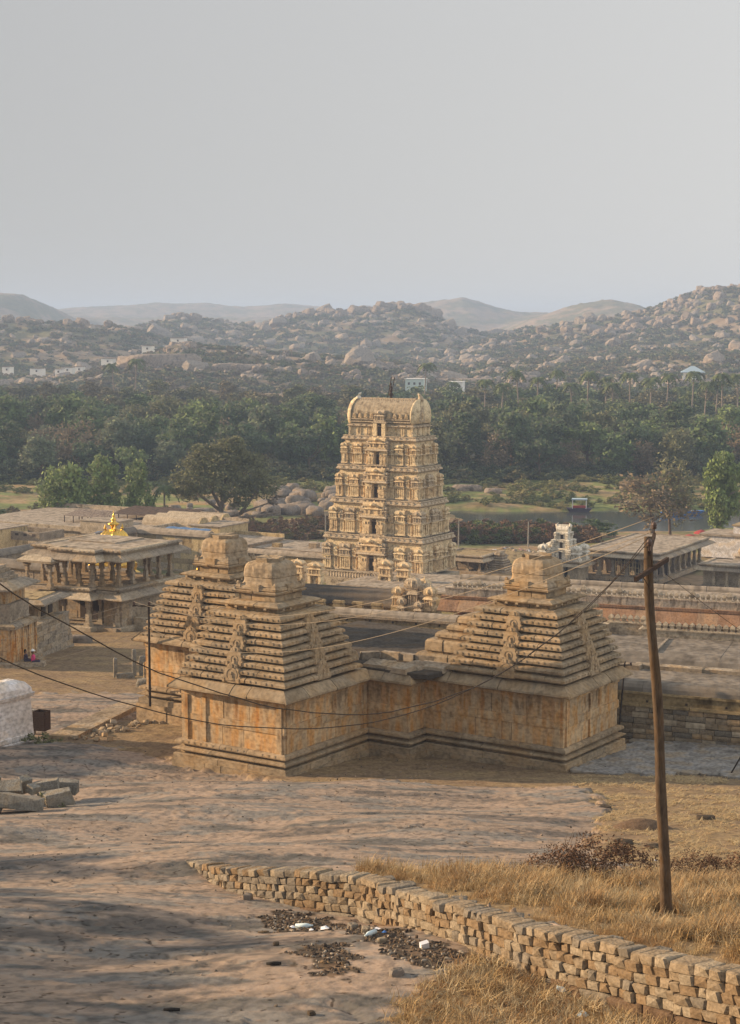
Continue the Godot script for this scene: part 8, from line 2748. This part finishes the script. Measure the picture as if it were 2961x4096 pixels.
func seated(label: String, where: Vector3, heading: float, shirt: Material, legs: Material, hat: Material) -> void:
	var o := thing("person", label, "person", where, heading)
	var hip := Vector3(0, 0.52, 0)
	var sk := []
	var tr := []
	var sh := []
	sk.append([Vector3(0, 0.6, 0), Vector3(0, 0.98, -0.02), 0.13, 0.13])
	sk.append([Vector3(0, 1.02, -0.01), Vector3(0, 1.14, 0.01), 0.05, 0.05])
	sk.append([Vector3(0, 1.2, 0.02), Vector3(0, 1.29, 0.0), 0.078, 0.092])
	sk.append([Vector3(0, 1.2, 0.09), Vector3(0, 1.235, 0.105), 0.018, 0.012])
	sh.append([Vector3(0, 0.6, 0), Vector3(0, 0.9, -0.02), 0.15, 0.155])
	sh.append([Vector3(-0.12, 0.99, -0.02), Vector3(0.12, 0.99, -0.02), 0.085, 0.085])
	for s: float in [-1.0, 1.0]:
		var kn := Vector3(s * 0.12, 0.53, -0.43)
		var an := Vector3(s * 0.12, 0.1, -0.42)
		tr.append([hip + Vector3(s * 0.09, 0.02, 0), kn, 0.105, 0.078])
		tr.append([kn, an, 0.078, 0.055])
		sk.append([hip + Vector3(s * 0.09, 0.02, 0), kn, 0.08, 0.06])
		sk.append([kn, an, 0.06, 0.04])
		sk.append([an + Vector3(0, -0.04, 0), an + Vector3(s * 0.02, -0.07, -0.17), 0.045, 0.035])
		var el := Vector3(s * 0.25, 0.75, -0.08)
		var hd := Vector3(s * 0.09, 0.66, -0.3)
		sk.append([Vector3(s * 0.17, 0.99, -0.02), el, 0.05, 0.042])
		sk.append([el, hd, 0.04, 0.03])
		sk.append([hd, hd + Vector3(-s * 0.03, 0.0, -0.06), 0.036, 0.03])
		sk.append([Vector3(s * 0.085, 1.21, 0.01), Vector3(s * 0.092, 1.25, 0.01), 0.014, 0.016])
		sh.append([Vector3(s * 0.17, 0.99, -0.02), el, 0.068, 0.06])
	var flip := func(b: Array) -> Array:
		var r := []
		for q: Array in b:
			r.append([Vector3(q[0].x, q[0].y, q[0].z), Vector3(q[1].x, q[1].y, q[1].z), q[2], q[3]])
		return r
	# the head looks the way the knees point (-z)
	for i in [2, 3]:
		sk[i][0].z = -sk[i][0].z
		sk[i][1].z = -sk[i][1].z
	var body: MB = body_mesh(flip.call(sk), 0.035, 0.03)
	for s: float in [-1.0, 1.0]:
		var palm := Vector3(s * 0.06, 0.66, -0.36)
		for k in 4:
			var b := palm + Vector3((k - 1.5) * 0.02, 0.005, -0.02)
			var ln: float = [0.065, 0.075, 0.07, 0.055][k]
			body.tube([b, b + Vector3(0, 0.005, -ln * 0.6), b + Vector3(0, -ln * 0.4, -ln * 0.8)], [0.01, 0.009, 0.007], 5)
		body.tube([palm + Vector3(-s * 0.03, 0.01, 0.03), palm + Vector3(-s * 0.06, 0.02, 0.0), palm + Vector3(-s * 0.065, 0.02, -0.035)], [0.012, 0.011, 0.008], 5)
	part(o, "body", body.smooth(), M.skin)
	part(o, "shirt", body_mesh(sh, 0.04, 0.04).smooth(), shirt)
	part(o, "trousers", body_mesh(tr, 0.04, 0.04).smooth(), legs)
	var hb := [[Vector3(0, 1.3, 0.02), Vector3(0, 1.33, 0.02), 0.1, 0.09], [Vector3(0, 1.24, 0.06), Vector3(0, 1.14, 0.07), 0.06, 0.05]]
	part(o, "hair", body_mesh(hb, 0.035, 0.03).smooth(), M.hair)
	for s: float in [-1.0, 1.0]:
		solid(o, "eye", Vector3(s * 0.032, 1.265, -0.088), Vector3(0.02, 0.009, 0.01), M.hair)
	solid(o, "mouth", Vector3(0, 1.185, -0.084), Vector3(0.045, 0.01, 0.012), M.dark_cloth)
	if hat:
		var m := MB.new()
		m.lathe(Vector3(0, 1.32, 0.01), [Vector2(0.2, 0), Vector2(0.13, 0.025), Vector2(0.115, 0.09), Vector2(0.06, 0.13), Vector2(0.01, 0.135)], 12)
		part(o, "hat", m.smooth(), hat)


func build_people() -> void:
	solid(self, "stone_bench", Vector3(-25.05, 19.78, -126.9), Vector3(1.9, 0.5, 1.0), M.grey_stone)
	tag(get_node("stone_bench"), "low stone ledge with two seated people beside the edge shrine", "bench")
	seated("seated person in dark clothes leaning at the shrine wall", Vector3(-25.55, 19.55, -127.0), 60.0, M.dark_cloth, M.dark_cloth, null)
	seated("seated person in bright pink top and white hat", Vector3(-24.95, 19.55, -126.8), 75.0, M.pink_cloth, M.dark_cloth, M.white_cloth)
	seated("seated person in white and blue on the pillared hall step", Vector3(41.9, 5.1, -267.2), 175.0, M.white_cloth, M.blue_cloth, null)


# ---------------------------------------------------------------- litter and small stones

func build_litter() -> void:
	var g := func(x: float, z: float) -> Vector3:
		return Vector3(x, hill_y(x, z) + relief(x, z), z)
	var bot := MB.new()
	bot.lathe(Vector3.ZERO, [Vector2(0.01, -0.14), Vector2(0.04, -0.135), Vector2(0.042, 0.04), Vector2(0.036, 0.07), Vector2(0.015, 0.12), Vector2(0.015, 0.15)], 9)
	var bmesh := bot.smooth()
	for q: Array in [[-3.9, -49.96, "crumpled clear plastic bottle beside the wall's low end"], [-1.72, -43.76, "blue tinted plastic bottle on the burnt patch"], [0.01, -41.26, "green tinted plastic bottle at the wall foot"]]:
		var p: Vector3 = g.call(q[0], q[1])
		tag(part(self, "plastic_bottle", bmesh, M.clear_plastic, Transform3D(Basis.from_euler(Vector3(1.5, rf(0, 6), 0.2)).scaled_local(Vector3.ONE * 1.6), p + Vector3(0, 0.05, 0))), q[2], "bottle", "plastic bottles")
	var crumple := func(sd: int) -> ArrayMesh:
		var r := RandomNumberGenerator.new()
		r.seed = sd
		var m := MB.new()
		var prev := []
		for k in 6:
			var an := TAU * k / 6.0
			prev.append(Vector3(cos(an) * r.randf_range(0.6, 1.0), r.randf_range(0.0, 0.5), sin(an) * r.randf_range(0.6, 1.0)))
		var c := Vector3(0, 0.35, 0)
		for k in 6:
			m.tri(prev[k], prev[(k + 1) % 6], c, Vector3(0, -1, 0))
			m.tri(prev[k] + Vector3(0, -0.04, 0), prev[(k + 1) % 6] + Vector3(0, -0.04, 0), c - Vector3(0, 0.05, 0), Vector3(0, 2, 0))
		return m.flat()
	for q: Array in [[-1.15, -42.86, 0.16, "white_paper", "crumpled white bag on the burnt patch"], [-2.02, -43.66, 0.1, "white_paper", "small white scrap at the burnt patch edge"], [-1.5, -42.9, 0.08, "white_paper", "tiny white scrap beside the crumpled bag"], [0.35, -41.46, 0.09, "boat_blue", "blue plastic scrap at the wall foot"], [0.54, -41.06, 0.13, "charcoal", "black rag at the wall foot"], [4.07, -35.58, 0.2, "clear_plastic", "clear plastic bag in the gully grass"], [4.29, -33.8, 0.16, "clear_plastic", "torn plastic bag near the bottom edge"], [2.81, -34.72, 0.14, "charcoal", "black rag in the gully grass"], [10.4, -52.46, 0.12, "white_paper", "white scrap on the soil right of the pole"], [9.23, -54.62, 0.1, "white_paper", "white scrap on the soil behind the pole"], [0.2, -42.0, 0.12, "white_paper", "white shred beside the wall foot stones"]]:
		var p: Vector3 = g.call(q[0], q[1]) if q[0] < 8.0 else Vector3(q[0], soil_y(q[0], q[1]), q[1])
		tag(part(self, "litter_scrap", crumple.call(int(absf(q[0]) * 50)), M[q[3]], Transform3D(Basis(Vector3.UP, rf(0, 6)).scaled_local(Vector3.ONE * float(q[2])), p + Vector3(0, 0.03, 0))), q[4], "litter", "litter")
	var bp: Vector3 = g.call(1.27, -39.3)
	tag(part(self, "paper_box", box_mesh(Vector3.ZERO, Vector3(0.2, 0.16, 0.12)), M.white_paper, Transform3D(Basis.from_euler(Vector3(0.3, 0.4, 0.2)), bp + Vector3(0, 0.08, 0))), "small white carton lying on the burnt ground", "box")
	var bm := [block_mesh(201, 0.12, 0.1), block_mesh(202, 0.12, 0.1), rock_mesh(203, 2, 0.15)]
	for q: Array in [[-3.49, -48.22, 0.42, "river_rock", "grey stone beside the low end of the wall"], [-0.43, -42.54, 0.42, "rubble_3", "upright pale stone on the burnt patch"], [-0.11, -41.88, 0.36, "rubble_2", "pale stone right of the upright one"], [0.28, -40.3, 0.3, "rubble_2", "pale broken brick at the burnt patch edge"], [0.59, -37.16, 0.3, "river_rock", "round stone on the lower burnt patch"], [-1.21, -34.66, 0.16, "dung", "small dark round stone on the bare rock"], [-2.27, -40.64, 0.16, "dung", "small dark cone stone left of burnt patch"]]:
		var p: Vector3 = g.call(q[0], q[1])
		tag(part(self, "loose_stone", pick(bm), M[q[3]], Transform3D(Basis(Vector3.UP, rf(0, 6)).scaled_local(Vector3(1.2, 0.9, 1.0) * float(q[2]) * 0.55), p + Vector3(0, float(q[2]) * 0.14, 0))), q[3 + 1], "stone", "loose stones")
	for q: Array in [[-2.21, -38.56, "charred stub of wood on the bare rock"], [-4.14, -34.98, "short dark stick near the bottom edge"]]:
		var p: Vector3 = g.call(q[0], q[1])
		var m := MB.new()
		m.tube([Vector3(-0.17, 0.05, 0), Vector3(0, 0.06, 0.02), Vector3(0.17, 0.05, 0)], [0.03, 0.045, 0.035], 7)
		tag(part(self, "wood_stub", m.smooth(), M.charcoal, Transform3D(Basis(Vector3.UP, rf(-0.2, 0.2)), p)), q[2], "wood", "wood stubs")
	for q: Array in [[13.13, -66.26, 0.32, "dark dung pat on the soil near the right edge"], [8.89, -59.34, 0.3, "dark dung pat on the soil left of the mound"], [9.72, -58.04, 0.25, "small dung pat behind the pole"], [9.64, -69.96, 0.28, "dark stone at the rock edge far right"]]:
		tag(part(self, "dung_pat", rock_mesh(int(q[0] * 9), 2, 0.25), M.dung, Transform3D(Basis().scaled(Vector3(1.3, 0.5, 1.0) * float(q[2])), Vector3(q[0], soil_y(q[0], q[1]) + 0.05, q[1]))), q[3], "dung", "dung pats")
	var mo := MB.new()
	mo.lathe(Vector3(0, -0.05, 0), [Vector2(1.1, 0), Vector2(0.85, 0.16), Vector2(0.5, 0.32), Vector2(0.1, 0.4)], 16)
	tag(part(self, "soil_mound", mo.smooth(), M.rubble_4, Transform3D(Basis().scaled(Vector3(1.1, 1, 0.9)), Vector3(10.2, soil_y(10.2, -63.4), -63.4))), "low mound of brown soil right of the rock", "mound")
	# gravel, ash crumbs and straw bits
	var xs := []
	var cs := []
	var patch := [PackedVector2Array(ASH), PackedVector2Array(ASH_B)]
	var tries := 0
	while xs.size() < 1500 and tries < 30000:
		tries += 1
		var x := rf(-3.3, 2.8)
		var z := -rf(36.8, 47.2)
		if not (inside(patch[0], x, z, 0.7) or inside(patch[1], x, z, 0.8)):
			continue
		var p: Vector3 = g.call(x, z)
		var s := rf(0.012, 0.045)
		xs.append(Transform3D(Basis.from_euler(Vector3(rf(0, 6), rf(0, 6), rf(0, 6))).scaled_local(Vector3(s * rf(0.8, 2.5), s, s)), p))
		cs.append(pick([Color(0.05, 0.04, 0.035), Color(0.08, 0.065, 0.05), Color(0.2, 0.14, 0.085), Color(0.12, 0.085, 0.06), Color(0.35, 0.3, 0.24)]))
	for k in 900:
		var x := rf(-14.0, 20.0)
		var z := -rf(34.0, 92.0)
		var s := rf(0.012, 0.05)
		xs.append(Transform3D(Basis.from_euler(Vector3(rf(0, 6), rf(0, 6), rf(0, 6))).scaled_local(Vector3(s * rf(0.8, 1.6), s, s)), Vector3(x, hill_y(x, z) + relief(x, z) * (1.0 if x < 7.0 else 0.0), z)))
		cs.append(pick([Color(0.2, 0.16, 0.12), Color(0.28, 0.22, 0.17), Color(0.12, 0.1, 0.08)]))
	stuff("gravel", rock_mesh(210, 1, 0.2), M.far_boulder, xs, cs, "ash crumbs and gravel strewn over rock and soil", "gravel")
